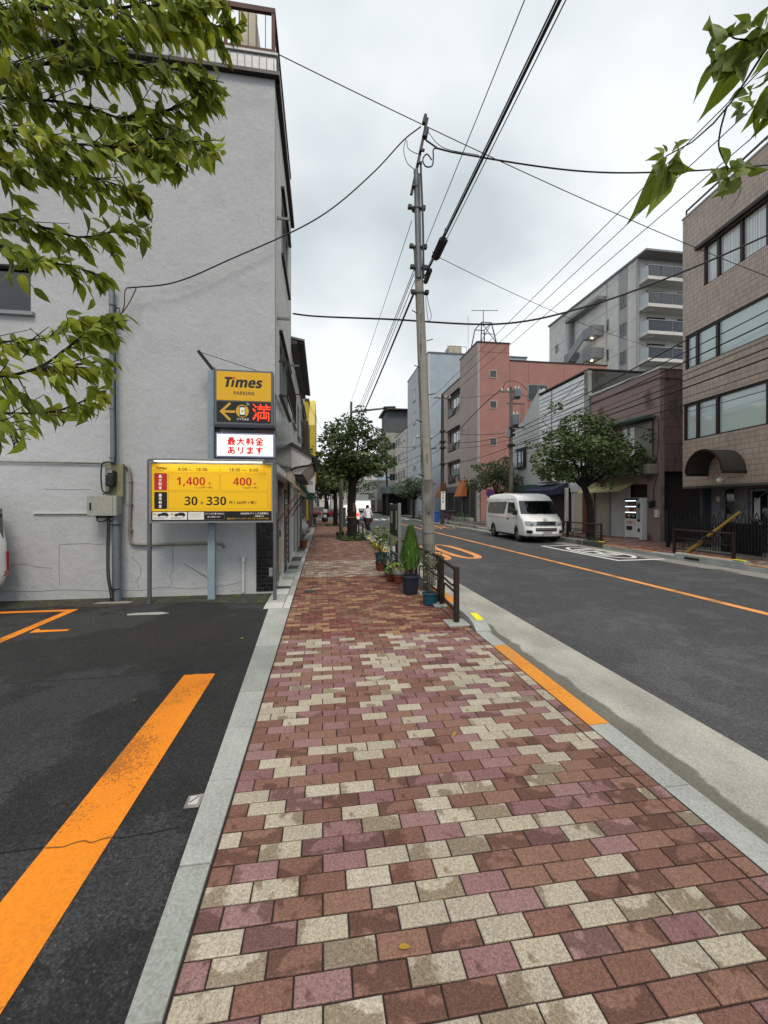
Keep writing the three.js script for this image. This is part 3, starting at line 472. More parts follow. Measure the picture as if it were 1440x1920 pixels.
{ // meter cabinet with service pole against the wall
  const t = thing('service_pole', 'galvanised service pole with electricity meter and grey cabinet on the white wall', 'utility pole', [-3.5, 0, 7.8]);
  const spang = mat(0x7c858c, 0.45, { metalness: 0.5, map: dirtyT });
  part(t, 'lower_pole', cyl(V(-3.49, 0.0, 7.8), V(-3.5, 1.5, 7.8), 0.075, 0.072, 16), spang);
  const up = part(t, 'upper_pole', [cyl(V(-3.585, 2.36, 7.88), V(-3.61, 5.42, 7.88), 0.05, 0.047, 14)], spang); part(up, 'cap', cyl(V(-3.61, 5.42, 7.88), V(-3.61, 5.47, 7.88), 0.053, 0.05, 14), M.rubber);
  for (const y of [2.45, 3.3, 4.1, 4.9, 5.1]) part(up, 'clamp', cyl(V(-3.6, y, 7.88), V(-3.6, y + 0.02, 7.88), 0.057, 0.057, 14), M.steel);
  const bm = part(t, 'backboard', bx(-3.72, -3.43, 1.78, 2.36, 7.88, 7.93, 0.006), mat(0x8d8a6c, 0.8, { map: dirtyT }));
  const mt = part(t, 'meter', [bx(-3.64, -3.52, 2.0, 2.24, 7.76, 7.88, 0.03), bx(-3.66, -3.53, 1.96, 2.16, 7.74, 7.87, 0.02)], M.black); part(mt, 'display', bx(-3.63, -3.55, 2.19, 2.24, 7.752, 7.758), M.alu);
  const cb = part(t, 'cabinet', bx(-3.9, -3.44, 1.46, 1.8, 7.66, 7.86, 0.006), mat(0xa5a79d, 0.6, { map: grainT })); part(cb, 'handle', bx(-3.855, -3.83, 1.56, 1.68, 7.645, 7.66, 0.004), M.black); part(cb, 'bracket', bx(-3.8, -3.47, 1.42, 1.46, 7.74, 7.9), M.darkMetal); part(cb, 'door_seam', bx(-3.5, -3.495, 1.47, 1.79, 7.657, 7.661), M.steel);
  part(t, 'cable', tube([V(-3.53, 5.1, 7.82), V(-3.53, 3.5, 7.82), V(-3.52, 2.45, 7.8), V(-3.54, 2.37, 7.8), V(-3.64, 2.38, 7.8), V(-3.72, 2.36, 7.8), V(-3.74, 2.28, 7.8), V(-3.735, 1.95, 7.8), V(-3.71, 1.87, 7.8), V(-3.64, 1.86, 7.8), V(-3.6, 1.9, 7.8), V(-3.6, 1.98, 7.8)], 0.013, 90, 6), M.cable);
  part(t, 'cable', tube([V(-3.56, 1.98, 7.8), V(-3.56, 1.92, 7.8), V(-3.6, 1.85, 7.8), V(-3.68, 1.84, 7.8), V(-3.72, 1.82, 7.8)], 0.011, 30, 6), M.cable);
  for (const o of [0, 0.03]) part(t, 'cable', tube([V(-3.58 - o, 1.46, 7.72), V(-3.575 - o, 1.3, 7.72), V(-3.58 - o, 0.8, 7.71), V(-3.57 - o, 0.4, 7.71), V(-3.53 - o, 0.15, 7.71), V(-3.52 - o, 0.01, 7.71)], 0.012, 40, 6), M.cable);
  for (const y of [0.2, 1.3]) part(t, 'band', cyl(V(-3.51, y, 7.79), V(-3.51, y + 0.015, 7.79), 0.088, 0.088, 16), M.black);
  part(t, 'cable', tube([V(-3.75, 1.46, 7.74), V(-3.78, 1.38, 7.74), V(-3.7, 1.36, 7.74), V(-3.6, 1.4, 7.74), V(-3.55, 1.36, 7.74)], 0.01, 30, 6), M.cable);
  part(t, 'service_drop', tube([V(-3.545, 5.05, 7.86), V(-3.46, 5.03, 7.8), V(-3.42, 4.9, 7.76), V(-3.36, 5.05, 7.75), V(-3.35, 5.3, 7.76), V(-3.34, 5.39, 7.8)], 0.009, 40, 6), M.cable);
  part(t, 'service_drop', tube([V(-3.42, 4.9, 7.76), V(-3.33, 5.02, 7.75), V(-3.22, 5.25, 7.76), V(-3.18, 5.42, 7.8)], 0.008, 30, 6), M.cable);
}

// ---------------------------------------------------------------- lettering: strokes of Japanese characters on a 100 x 100 square
const GL = {
  '最': '28,5 72,5 72,32 28,32 28,5|28,18 72,18|5,42 95,42|22,42 22,88|42,42 42,97|22,57 42,57|22,71 42,71|6,91 46,85|54,53 88,53 76,76 52,96|58,61 72,81 96,96',
  '大': '8,36 92,36|50,5 49,40 32,75 8,96|50,38 66,72 93,96', '料': '28,4 28,96|6,40 50,40|10,12 18,30|46,12 38,30|28,42 6,75|28,42 48,68|60,15 70,28|56,38 66,50|52,72 97,63|80,4 80,97',
  '金': '50,3 6,42|50,3 94,42|30,40 70,40|15,59 85,59|50,40 50,92|28,68 35,84|72,68 65,84|8,93 92,93', 'あ': '15,22 85,18|45,5 42,50 50,88|70,38 50,72 25,88 15,75 25,55 50,45 78,50 88,70 78,88 60,95',
  'り': '28,8 25,50 33,42|70,8 74,45 66,75 45,95', 'ま': '15,20 85,20|18,42 82,42|52,5 52,80 35,92 20,82 30,70 55,72 85,92', 'す': '8,25 92,25|55,5 55,55 42,62 32,50 42,38 55,45 56,70 40,95',
  '円': '15,97 15,12 85,12 85,92 74,92|50,12 50,54|15,54 85,54', '分': '40,5 8,45|60,5 92,45|22,48 75,48 70,92 55,89|45,48 40,75 15,96', '税': '45,8 10,18|5,33 48,33|28,14 28,96|28,36 5,70|28,42 46,60|60,5 66,20|88,5 80,20|58,26 90,26 90,51 58,51 58,26|66,51 62,78 48,96|80,51 80,90 97,90 97,76',
  '基': '10,18 90,18|30,5 30,58|70,5 70,58|30,32 70,32|30,45 70,45|5,58 95,58|30,60 8,80|70,60 94,80|50,65 50,95|28,78 72,78|10,96 90,96', '本': '8,28 92,28|50,3 50,97|50,28 6,78|50,28 94,78|30,74 70,74',
  '満': '8,8 20,20|4,34 16,46|4,96 22,62|30,20 98,20|48,4 48,36|80,4 80,36|30,36 98,36|34,97 34,52 94,52 94,97|64,36 64,84|49,64 49,84 79,84 79,64',
  'タ': '40,5 12,50|35,22 85,22 70,65 25,97|30,48 68,68', 'イ': '80,5 10,60|52,32 52,97', 'ム': '48,5 18,85 88,78|65,55 90,95', 'ズ': '15,18 75,18 55,60 8,95|55,58 88,95|80,2 86,14|93,0 98,10', 'ス': '15,14 78,14 58,58 8,95|55,56 90,95',
  'マ': '8,18 90,18 55,62|35,48 65,88', 'ホ': '8,28 92,28|50,5 50,97|28,48 12,78|72,48 88,78', '決': '8,8 20,20|4,34 16,46|4,96 22,62|38,25 86,25 86,50|30,50 98,50|60,5 60,50 30,97|62,52 98,97', '済': '8,8 20,20|4,34 16,46|4,96 22,62|34,15 96,15|65,3 65,15|45,18 90,44|88,18 38,44|50,52 45,97|82,52 82,97|50,66 82,66|50,80 82,80',
  'の': '55,18 45,70 25,80 10,60 25,25 60,15 90,40 85,75 55,92', 'は': '18,8 14,55 20,92|40,30 92,30|70,8 70,78 52,90 42,78 60,70 92,92', 'サ': '8,30 92,30|30,8 30,60|70,8 70,55 40,97', 'ー': '8,50 92,50', 'ビ': '20,8 20,90 85,90|78,30 20,50|84,4 90,14|95,0 100,10', '（': '70,5 45,30 45,70 70,95', '）': '30,5 55,30 55,70 30,95', '＋': '50,20 50,80|20,50 80,50', '～': '8,58 25,42 45,46 60,56 78,58 93,42',
  '第': '20,4 8,20|20,12 48,12|60,4 50,20|60,12 92,12|12,30 85,30 85,48 15,48 15,66 90,66 86,84 74,82|50,30 50,97|48,68 10,95', '店': '50,3 50,14|10,14 95,14|14,14 14,70 4,96|55,24 55,56|55,40 90,40|30,56 85,56 85,94 30,94 30,56', '浅': '8,8 20,20|4,34 16,46|4,96 22,62|36,28 94,22|34,50 96,44|55,5 64,60 84,92 97,94 97,80|92,56 60,82 36,96', '草': '6,16 94,16|32,5 32,28|68,5 68,28|24,34 76,34 76,66 24,66 24,34|24,50 76,50|6,80 94,80|50,66 50,98', '用': '18,10 84,10 84,94 74,94|18,10 18,60 6,96|18,38 84,38|18,64 84,64|50,10 50,94', '返': '36,12 92,8|36,12 36,40 28,66|40,34 86,34 60,72 34,82|48,44 88,80|8,10 18,22|4,44 20,44 16,74 6,88|16,84 40,94 97,94', 'し': '30,6 28,70 42,92 66,88 84,66',
};
function jp(c, str, x, y, size, color, lw = 0.11, vertical = false) { // left/top placed text; Latin falls back to the sans face
  c.lineCap = 'butt'; c.lineJoin = 'round';
  for (const ch of str) {
    const g = GL[ch]; let adv = size;
    if (g) { c.strokeStyle = color; c.lineWidth = size * lw; for (const st of g.split('|')) { c.beginPath(); st.split(' ').forEach((p, i) => { const [a, b] = p.split(',').map(Number); c[i ? 'lineTo' : 'moveTo'](x + (a / 100) * size * 0.92, y + (b / 100) * size * 0.92); }); c.stroke(); } }
    else { c.fillStyle = color; c.font = 'bold ' + size * 0.98 + 'px sans-serif'; c.textBaseline = 'alphabetic'; c.textAlign = 'left'; c.fillText(ch, x, y + size * 0.86); adv = c.measureText(ch).width + size * 0.02; }
    if (vertical) y += size * 1.06; else x += adv;
  }
  return x;
}
function canvasTex(w, h, draw) { const cv = document.createElement('canvas'); cv.width = w; cv.height = h; const c = cv.getContext('2d'); draw(c, w, h); const t = new THREE.CanvasTexture(cv); t.colorSpace = THREE.SRGBColorSpace; return t; }
function panelS(x0, x1, y0, y1, s) { const g = new THREE.PlaneGeometry(x1 - x0, y1 - y0); g.translate((x0 + x1) / 2, (y0 + y1) / 2, -s); return g; } // faces the camera side (+z)
function timesLogo(c, x, y, size) { // slanted heavy wordmark with a red dot on the i
  c.save(); c.translate(x, y); c.transform(1, 0, -0.2, 1, 0, 0); c.font = 'bold ' + size + 'px sans-serif'; c.textBaseline = 'alphabetic'; c.textAlign = 'left'; c.fillStyle = '#15120c'; c.strokeStyle = '#15120c'; c.lineWidth = size * 0.045; c.lineJoin = 'round';
  let u = 0; for (const ch of ['T', 'ı', 'm', 'e', 's']) { const k = ch === 'ı' ? 'i' : ch; if (k === 'i') { const wI = c.measureText('i').width; c.fillRect(u + wI * 0.22, -size * 0.54, wI * 0.56, size * 0.54); c.fillStyle = '#d2301c'; c.fillRect(u + wI * 0.22, -size * 0.74, wI * 0.62, size * 0.14); c.fillStyle = '#15120c'; u += wI; } else { c.fillText(k, u, 0); c.strokeText(k, u, 0); u += c.measureText(k).width * (k === 'T' ? 0.9 : 0.98); } }
  c.restore(); return u;
}
{ // ---- parking tower sign on its post
  const t = thing('parking_sign_tower', 'tall parking sign with yellow logo panel, arrow panel and red dot-matrix character', 'sign', [-1.9, 0, 7.6]);
  const pm = mat(0x8ea0ac, 0.6, { map: dirtyT });
  part(t, 'post', bx(-1.965, -1.845, 0, 3.98, 7.62, 7.74, 0.006), pm);
  part(t, 'post_cap', bar(V(-2.13, 4.32, 7.68), V(-1.86, 3.97, 7.66), 0.055, 0.055), M.darkMetal); part(t, 'stay_wire', cyl(V(-2.12, 4.31, 7.68), V(-0.95, 3.95, 7.62), 0.006, 0.006, 5), mat(0x5a3a30, 0.8));
  part(t, 'side_rail', bx(-1.838, -1.822, 2.3, 4.0, 7.5, 7.7), M.steel);
  const box = part(t, 'sign_box', [bx(-1.82, -0.85, 3.03, 3.97, 7.5, 7.72, 0.008)], mat(0x5d6165, 0.5)); part(box, 'lower_ledge', bx(-1.82, -0.82, 2.97, 3.028, 7.47, 7.72, 0.006), mat(0x2b2c3c, 0.5)); part(box, 'driver_box', bx(-1.16, -0.84, 2.885, 2.968, 7.5, 7.66, 0.004), mat(0x2a1410, 0.6));
  const top = canvasTex(1024, 560, (c, w, h) => { c.fillStyle = '#dba80a'; c.fillRect(0, 0, w, h); timesLogo(c, 118, 300, 262); c.fillStyle = '#2b2410'; c.font = 'bold 92px sans-serif'; c.textAlign = 'center'; c.fillText('PARKING', w / 2, 448); });
  part(box, 'logo_panel', panelS(-1.785, -0.88, 3.44, 3.935, 7.494), mat(0xffffff, 0.45, { map: top }), { keepUV: true });
  const arrow = canvasTex(1024, 384, (c, w, h) => {
    c.fillStyle = '#0b0a08'; c.fillRect(0, 0, w, h); c.strokeStyle = '#cfa126'; c.lineWidth = 44; c.beginPath(); c.moveTo(255, 30); c.lineTo(85, 190); c.lineTo(255, 350); c.moveTo(85, 190); c.lineTo(345, 190); c.stroke();
    c.fillStyle = '#cfa126'; c.beginPath(); c.arc(480, 175, 122, 0, 7); c.fill(); c.fillStyle = '#2a2a28'; c.fillRect(424, 75, 112, 205); c.fillStyle = '#efefe8'; c.fillRect(434, 104, 92, 138); c.fillStyle = '#cf9a10'; c.fillRect(458, 160, 46, 36);
    c.strokeStyle = '#bdbdb8'; c.lineWidth = 8; for (const r of [16, 32, 48]) { c.beginPath(); c.arc(558, 62, r, -1.6, 0); c.stroke(); } jp(c, 'スマホ決済', 372, 308, 46, '#e8e8e4', 0.12);
  });
  part(box, 'arrow_panel', panelS(-1.785, -1.215, 3.07, 3.42, 7.494), (() => { arrow.repeat.set(0.63, 1); return mat(0xffffff, 0.35, { map: arrow }); })(), { keepUV: true });
  // dot matrix character: every lit dot is a small lamp
  part(box, 'matrix_panel', bx(-1.212, -0.885, 3.07, 3.42, 7.49, 7.498), mat(0x1c0604, 0.5));
  const lit = [], N = 16, on = new Uint8Array(N * N); for (const st of GL['満'].split('|')) { const p = st.split(' ').map((q) => q.split(',').map((v) => Number(v) / 100 * (N - 1))); for (let i = 0; i + 1 < p.length; i++) for (let k = 0; k <= 40; k++) { const u = Math.round(lerp(p[i][0], p[i + 1][0], k / 40)), v = Math.round(lerp(p[i][1], p[i + 1][1], k / 40)); on[v * N + u] = 1; } }
  for (let v = 0; v < N; v++) for (let u = 0; u < N; u++) if (on[v * N + u]) lit.push(bx(-1.2 + u * 0.0195, -1.185 + u * 0.0195, 3.39 - v * 0.0195, 3.405 - v * 0.0195, 7.48, 7.49));
  part(box, 'lit_character', lit, mat(0xff3a1c, 0.5, { emissive: 0xff3214, emissiveIntensity: 2.2 }));
  const L = new THREE.RectAreaLight(0xff4a20, 0.8, 0.3, 0.32); L.position.copy(V(-1.05, 3.245, 7.46)); L.rotation.y = 0; L.lookAt(V(-1.05, 3.245, 0)); scene.add(L);
  // lit box below
  const t2 = thing('lit_notice_box', 'glowing white light box with red Japanese text under the parking logo', 'light box', [-1.3, 2.46, 7.6]);
  part(t2, 'casing', bx(-1.8, -0.82, 2.46, 2.88, 7.49, 7.72, 0.008), mat(0x8288a8, 0.5)); part(t2, 'hanger', [bx(-1.82, -1.76, 2.42, 2.96, 7.6, 7.66), bx(-0.9, -0.86, 2.86, 2.97, 7.6, 7.66)], M.steel);
  const lt = canvasTex(1024, 440, (c, w, h) => { c.fillStyle = '#f3f1ee'; c.fillRect(0, 0, w, h); jp(c, '最大料金', 176, 62, 172, '#c8161e', 0.135); jp(c, 'あります', 176, 246, 172, '#c8161e', 0.14); });
  part(t2, 'lit_face', panelS(-1.775, -0.845, 2.485, 2.855, 7.484), mat(0xffffff, 0.5, { map: lt, emissive: 0xffffff, emissiveMap: lt, emissiveIntensity: 0.3 }), { keepUV: true });
  const L2 = new THREE.RectAreaLight(0xfff6ea, 1.2, 0.9, 0.36); L2.position.copy(V(-1.31, 2.67, 7.46)); L2.lookAt(V(-1.31, 2.67, 0)); scene.add(L2);
}
{ // ---- price board on two posts with a strip lamp along its top
  const t = thing('price_board', 'wide yellow parking price board with red and black prices on two grey posts', 'sign', [-1.8, 0, 7.45]);
  part(t, 'post', bx(-2.865, -2.81, 0, 2.4, 7.42, 7.48, 0.004), M.steel); part(t, 'post', bx(-0.83, -0.775, 0, 2.4, 7.36, 7.42, 0.004), M.steel);
  part(t, 'post_box', bx(-0.9, -0.84, 0.42, 0.56, 7.36, 7.44, 0.004), M.alu);
  const fr = part(t, 'frame', [bx(-2.808, -0.832, 2.335, 2.365, 7.36, 7.43), bx(-2.808, -0.832, 1.345, 1.372, 7.36, 7.43), bx(-2.808, -2.785, 1.372, 2.335, 7.36, 7.43), bx(-0.855, -0.832, 1.372, 2.335, 7.36, 7.43), bx(-2.785, -0.855, 1.372, 2.335, 7.4, 7.425)], M.alu);
  const pt = canvasTex(2048, 1024, (c, w, h) => {
    c.fillStyle = '#efbc08'; c.fillRect(0, 0, w, h); timesLogo(c, 66, 108, 66); c.fillStyle = '#4a3a08'; c.font = 'bold 22px sans-serif'; c.textAlign = 'left'; c.fillText('PARKING', 96, 140);
    const box = (x, y, a, b, col) => { c.beginPath(); c.roundRect(x, y, a, b, 16); if (col) { c.fillStyle = col; c.fill(); } else { c.strokeStyle = '#8a6a08'; c.lineWidth = 4; c.stroke(); } };
    box(274, 50, 860, 104); box(1152, 50, 830, 104); box(274, 176, 860, 306); box(1152, 176, 830, 306); box(274, 506, 1708, 302); box(42, 176, 212, 306, '#b3261b'); box(42, 506, 212, 302, '#0f0d0a');
    jp(c, '最大料金', 112, 204, 62, '#f4efe6', 0.14, true); jp(c, '基本料金', 112, 532, 62, '#f4efe6', 0.14, true);
    const num = (s, x, y, px, col, al = 'left') => { c.font = 'bold ' + px + 'px sans-serif'; c.fillStyle = col; c.textAlign = al; c.fillText(s, x, y); };
    c.font = 'bold 80px sans-serif'; c.fillStyle = '#3a2d04'; c.textAlign = 'left'; c.fillText('8:00', 434, 130); jp(c, '～', 596, 66, 92, '#3a2d04', 0.08); c.fillText('18:00', 732, 130); c.fillText('18:00', 1298, 130); jp(c, '～', 1524, 66, 92, '#3a2d04', 0.08); c.fillText('8:00', 1650, 130);
    num('1,400', 400, 384, 200, '#b3210f'); jp(c, '円', 944, 332, 54, '#b3210f', 0.13); num('400', 1368, 384, 200, '#b3210f'); jp(c, '円', 1724, 332, 54, '#b3210f', 0.13);
    jp(c, '（1,273円＋税）', 694, 402, 46, '#7a3a10', 0.12); jp(c, '（364円＋税）', 1520, 402, 46, '#7a3a10', 0.12);
    num('30', 536, 740, 212, '#17130a'); jp(c, '分', 808, 672, 60, '#17130a', 0.13); num('330', 908, 740, 212, '#17130a'); jp(c, '円', 1300, 664, 66, '#17130a', 0.13); jp(c, '（300円＋税）', 1362, 664, 66, '#17130a', 0.12);
    c.fillStyle = '#0e0c0a'; c.fillRect(0, 848, w, 176); c.fillStyle = '#e4e2dc'; c.fillRect(12, 862, 574, 136); c.fillRect(604, 862, 266, 136);
    for (const x of [30, 310]) { c.fillStyle = '#cf9a10'; c.fillRect(x, 886, 50, 34); c.fillStyle = '#151515'; c.beginPath(); c.moveTo(x + 60, 930); c.lineTo(x + 70, 896); c.lineTo(x + 120, 888); c.lineTo(x + 150, 872); c.lineTo(x + 215, 872); c.lineTo(x + 245, 902); c.lineTo(x + 250, 930); c.fill(); for (const k of [95, 220]) { c.beginPath(); c.arc(x + k, 930, 16, 0, 7); c.fill(); } c.fillStyle = '#777'; c.fillRect(x, 956, 240, 8); c.fillRect(x, 974, 180, 8); }
    c.fillStyle = '#999'; for (let i = 0; i < 5; i++) c.fillRect(618, 884 + i * 20, 230 - (i % 2) * 40, 7); c.strokeStyle = '#888'; c.lineWidth = 3; c.strokeRect(880, 862, 340, 136);
    jp(c, 'タイムズの最大料金は', 892, 878, 32, '#ece9e2', 0.12); jp(c, '返し用あります', 930, 934, 32, '#ece9e2', 0.12); jp(c, '0025090 タイムズ浅草第32', 1500, 872, 40, '#ece9e2', 0.12); jp(c, '浅草草5-19', 1748, 926, 32, '#ece9e2', 0.12); jp(c, '満店の円は、タイムズサービス（料） 0120-77-8924', 1262, 968, 32, '#cfa126', 0.12);
  });
  part(fr, 'price_face', panelS(-2.784, -0.856, 1.373, 2.334, 7.397), mat(0xffffff, 0.4, { map: pt }), { keepUV: true });
  const lamp = part(t, 'strip_lamp', bx(-2.75, -0.95, 2.366, 2.4, 7.2, 7.36, 0.006), M.alu); part(lamp, 'tube', bx(-2.7, -1.0, 2.354, 2.365, 7.26, 7.3), mat(0xfff8e8, 0.5, { emissive: 0xfff6e0, emissiveIntensity: 2 }));
  const L = new THREE.RectAreaLight(0xfff2dc, 9, 1.7, 0.04); L.position.copy(V(-1.85, 2.348, 7.28)); L.lookAt(V(-1.85, 1.9, 7.38)); scene.add(L);
}
// ---------------------------------------------------------------- building helpers
// window in a wall that faces the street from the far side (plane x, looking toward -x); dir = 1 makes it face +x
function winX(b, x, s0, s1, y0, y1, o = {}) {
  const { n = 2, frame = M.alu, glass = M.glass, dir = -1, f = 0.045, sill = true, deep = 0.06 } = o, g = x - dir * deep, a = Math.min(g, g - dir * 0.01), c = Math.max(g, g - dir * 0.01);
  const w = part(b, 'window', bx(a, c, y0, y1, s0, s1), glass), fx0 = Math.min(g, g + dir * 0.04), fx1 = Math.max(g, g + dir * 0.04), L = [];
  L.push(bx(fx0, fx1, y0, y0 + f, s0, s1), bx(fx0, fx1, y1 - f, y1, s0, s1)); for (let i = 0; i <= n; i++) { const s = s0 + (s1 - s0 - f) * i / n; L.push(bx(fx0, fx1, y0 + f, y1 - f, s, s + f)); }
  part(w, 'frame', L, frame); if (sill) part(w, 'sill', bx(Math.min(x, x + dir * 0.07), Math.max(x, x + dir * 0.07), y0 - 0.07, y0 - 0.01, s0 - 0.05, s1 + 0.05), frame); return w;
}
function winS(b, s, x0, x1, y0, y1, o = {}) { // faces the camera (toward smaller s), set slightly proud of the wall
  const { n = 2, frame = M.alu, glass = M.glass, f = 0.05 } = o, w = part(b, 'window', bx(x0, x1, y0, y1, s - 0.02, s - 0.004), glass), L = [bx(x0 - f, x1 + f, y0 - f, y0, s - 0.05, s - 0.003), bx(x0 - f, x1 + f, y1, y1 + f, s - 0.05, s - 0.003)];
  for (let i = 0; i <= n; i++) { const x = x0 - f + (x1 - x0 + f) * i / n; L.push(bx(x, x + f, y0, y1, s - 0.045, s - 0.003)); } part(w, 'frame', L, frame); return w;
}
M.curtainGlass = phys(0xe2e8e6, 0.08, { clearcoat: 1, clearcoatRoughness: 0.02, map: (() => { const T = tex(512, 1.2, (i, x) => 0.86 + 0.1 * Math.sin(x * 0.21 + Math.sin(x * 0.05) * 2) + 0.05 * (nB[i] - 0.5)); return T; })() });
M.blindGlass = phys(0xcfe0de, 0.06, { clearcoat: 1, clearcoatRoughness: 0.02, map: tex(256, 0.6, (i, x, y) => (y % 21 < 3 ? 0.84 : 0.95)) });

// ---------------------------------------------------------------- near left row beyond the white building
{ // two-storey house with tiled eave and a tiled porch roof over the pavement
  const b = thing('tiled_house', 'two storey plastered house with dark roof tiles next to the white building', 'house', [-3, 0, 15]);
  const pl = mat(0xd6d5d0, 0.9, { map: streakT }), tile = mat(0x3a3c3e, 0.5, { map: grainT });
  part(b, 'front_wall', holedX(-1.1, -0.9, 12.12, 18.2, 0, 6.2, [[12.4, 14.7, 0.04, 2.2], [15.0, 16.0, 0.04, 2.2], [13, 14.4, 4.2, 5.4], [15.6, 17, 4.2, 5.4]]), pl);
  part(b, 'side_wall', bx(-8, -1.1, 0, 6.2, 12.13, 12.3), pl); part(b, 'side_wall', bx(-8, -1.1, 0, 6.2, 18, 18.2), pl); part(b, 'rear_wall', bx(-8, -7.8, 0, 6.2, 12.3, 18), pl); part(b, 'interior_floor', bx(-7.8, -1.15, 2.7, 2.9, 12.3, 18), M.darkConcrete); part(b, 'interior_shade_panel', bx(-1.5, -1.42, 0, 6.1, 12.3, 18), M.darkMetal);  // dark panel behind the openings, its colour stands in for indoor shade
  const roof = part(b, 'roof', wall([[-0.7, 6.2], [-0.7, 6.3], [-4.5, 7.0], [-8.3, 6.3], [-8.3, 6.2]], 12.12, 18.3), tile);
  for (let i = 0; i < 30; i++) part(roof, 'roof_tile', new THREE.CylinderGeometry(0.085, 0.085, 1.1, 8, 1, false, 0, Math.PI).rotateY(0).rotateZ(Math.PI / 2 - 0.18).translate(-1.05, 6.4, -(12.22 + i * 0.205)), tile);
  for (const [a, c] of [[13, 14.4], [15.6, 17]]) winX(b, -0.9, a, c, 4.2, 5.4, { dir: 1 });
  part(b, 'balcony_rail', [bar(V(-0.86, 4.9, 12.6), V(-0.62, 4.9, 12.6), 0.03), bar(V(-0.62, 4.9, 12.6), V(-0.62, 4.9, 15), 0.03), bar(V(-0.62, 4.1, 12.6), V(-0.62, 4.1, 15), 0.03)], M.darkMetal);
  const porch = part(b, 'porch', wall([[-0.898, 2.52], [-0.62, 2.52], [-0.3, 2.86], [-0.3, 3.02], [-0.898, 3.36]], 12.2, 17.6), mat(0xdededa, 0.85, { map: dirtyT }));
  const pr = part(porch, 'porch_roof', wall([[-0.898, 3.362], [-0.2, 2.962], [-0.2, 3.03], [-0.898, 3.45]], 12.12, 17.7), tile); part(porch, 'gutter_pipe', cyl(V(-0.2, 2.93, 12.1), V(-0.2, 2.93, 17.7), 0.05), M.darkMetal); part(porch, 'down_pipe', tube([V(-0.2, 2.93, 12.2), V(-0.3, 2.8, 12.15), V(-0.87, 2.62, 12.14), V(-0.88, 2.2, 12.14)], 0.03, 30, 8), M.darkMetal);
  part(porch, 'soffit', bx(-0.86, -0.55, 2.46, 2.518, 12.25, 17.5), M.darkMetal);
  const sh = part(b, 'roller_shutter', Array.from({ length: 27 }, (_, i) => bx(-0.99, -0.955 - (i % 2) * 0.012, 0.05 + i * 0.08, 0.126 + i * 0.08, 12.41, 14.69)), M.white); for (const s of [12.4, 14.65]) part(sh, 'guide_rail', bx(-1.0, -0.92, 0.04, 2.2, s, s + 0.05), M.alu);
  part(b, 'door', bx(-1.02, -0.98, 0.05, 2.2, 15, 16), mat(0x4f4a42, 0.6));
  part(b, 'down_pipe', cyl(V(-0.84, 0, 14.85), V(-0.84, 2.5, 14.85), 0.03), M.alu); part(b, 'down_pipe', cyl(V(-0.82, 0, 16.4), V(-0.82, 2.5, 16.4), 0.035), M.steel);
}
{
  const t = thing('green_awning', 'dark green shop awning over the pavement past the tiled porch', 'awning', [-0.6, 1.8, 19]);
  const gm = mat(0x0e5a3a, 0.8, { map: grainT, side: THREE.DoubleSide });
  part(t, 'canopy', slabX([[18.4, 0], [21.6, 0], [21.6, 0.015], [18.4, 0.015]], 0, 0.6).applyMatrix4(new THREE.Matrix4().makeShear(-1.15, 0, 0, 0, 0, 0)).translate(-0.9, 2.56, 0), gm); part(t, 'side_flap', wall([[-0.9, 2.56], [-0.9, 1.92], [-0.31, 1.83]], 18.395, 18.41), gm); part(t, 'valance', bx(-0.31, -0.295, 1.72, 1.875, 18.4, 21.6), gm);
  part(t, 'arm', cyl(V(-0.9, 1.9, 18.42), V(-0.31, 1.86, 18.42), 0.012, 0.012, 6), M.steel);
}
function plainBlock(name, label, cat, x0, x1, s0, s1, h, wallMat, o = {}) { // rendered block with real windows toward the street and toward the camera
  const b = thing(name, label, cat, [(x0 + x1) / 2, 0, (s0 + s1) / 2], o.group); const y0 = o.y0 ?? 0;
  part(b, 'wall', bx(x0, x1, y0, h, s0, s1), wallMat); part(b, 'parapet', [bx(x0 - 0.06, x1 + 0.06, h, h + 0.12, s0 - 0.06, s1 + 0.06)], o.cap || M.darkConcrete);
  const face = o.dir === 1 ? x1 : x0, dir = o.dir === 1 ? 1 : -1;
  for (const y of o.rows || []) for (const [a, c] of o.cols || []) winX(b, face + dir * 0.075, a, c, y, y + (o.wh || 1.2), { dir, n: 2, sill: true });
  for (const y of o.rowsS || []) for (const [a, c] of o.colsS || []) winS(b, s0, a, c, y, y + (o.wh || 1.2), {});
  if (o.base) part(b, 'shop_front', bx(Math.min(face, face + dir * 0.05), Math.max(face, face + dir * 0.05), y0, 2.7, s0 + 0.2, s1 - 0.2), o.base);
  return b;
}
const greyBrown = mat(0x5d554c, 0.85, { map: streakT }), lightPl = mat(0xb4b3ad, 0.9, { map: streakT });
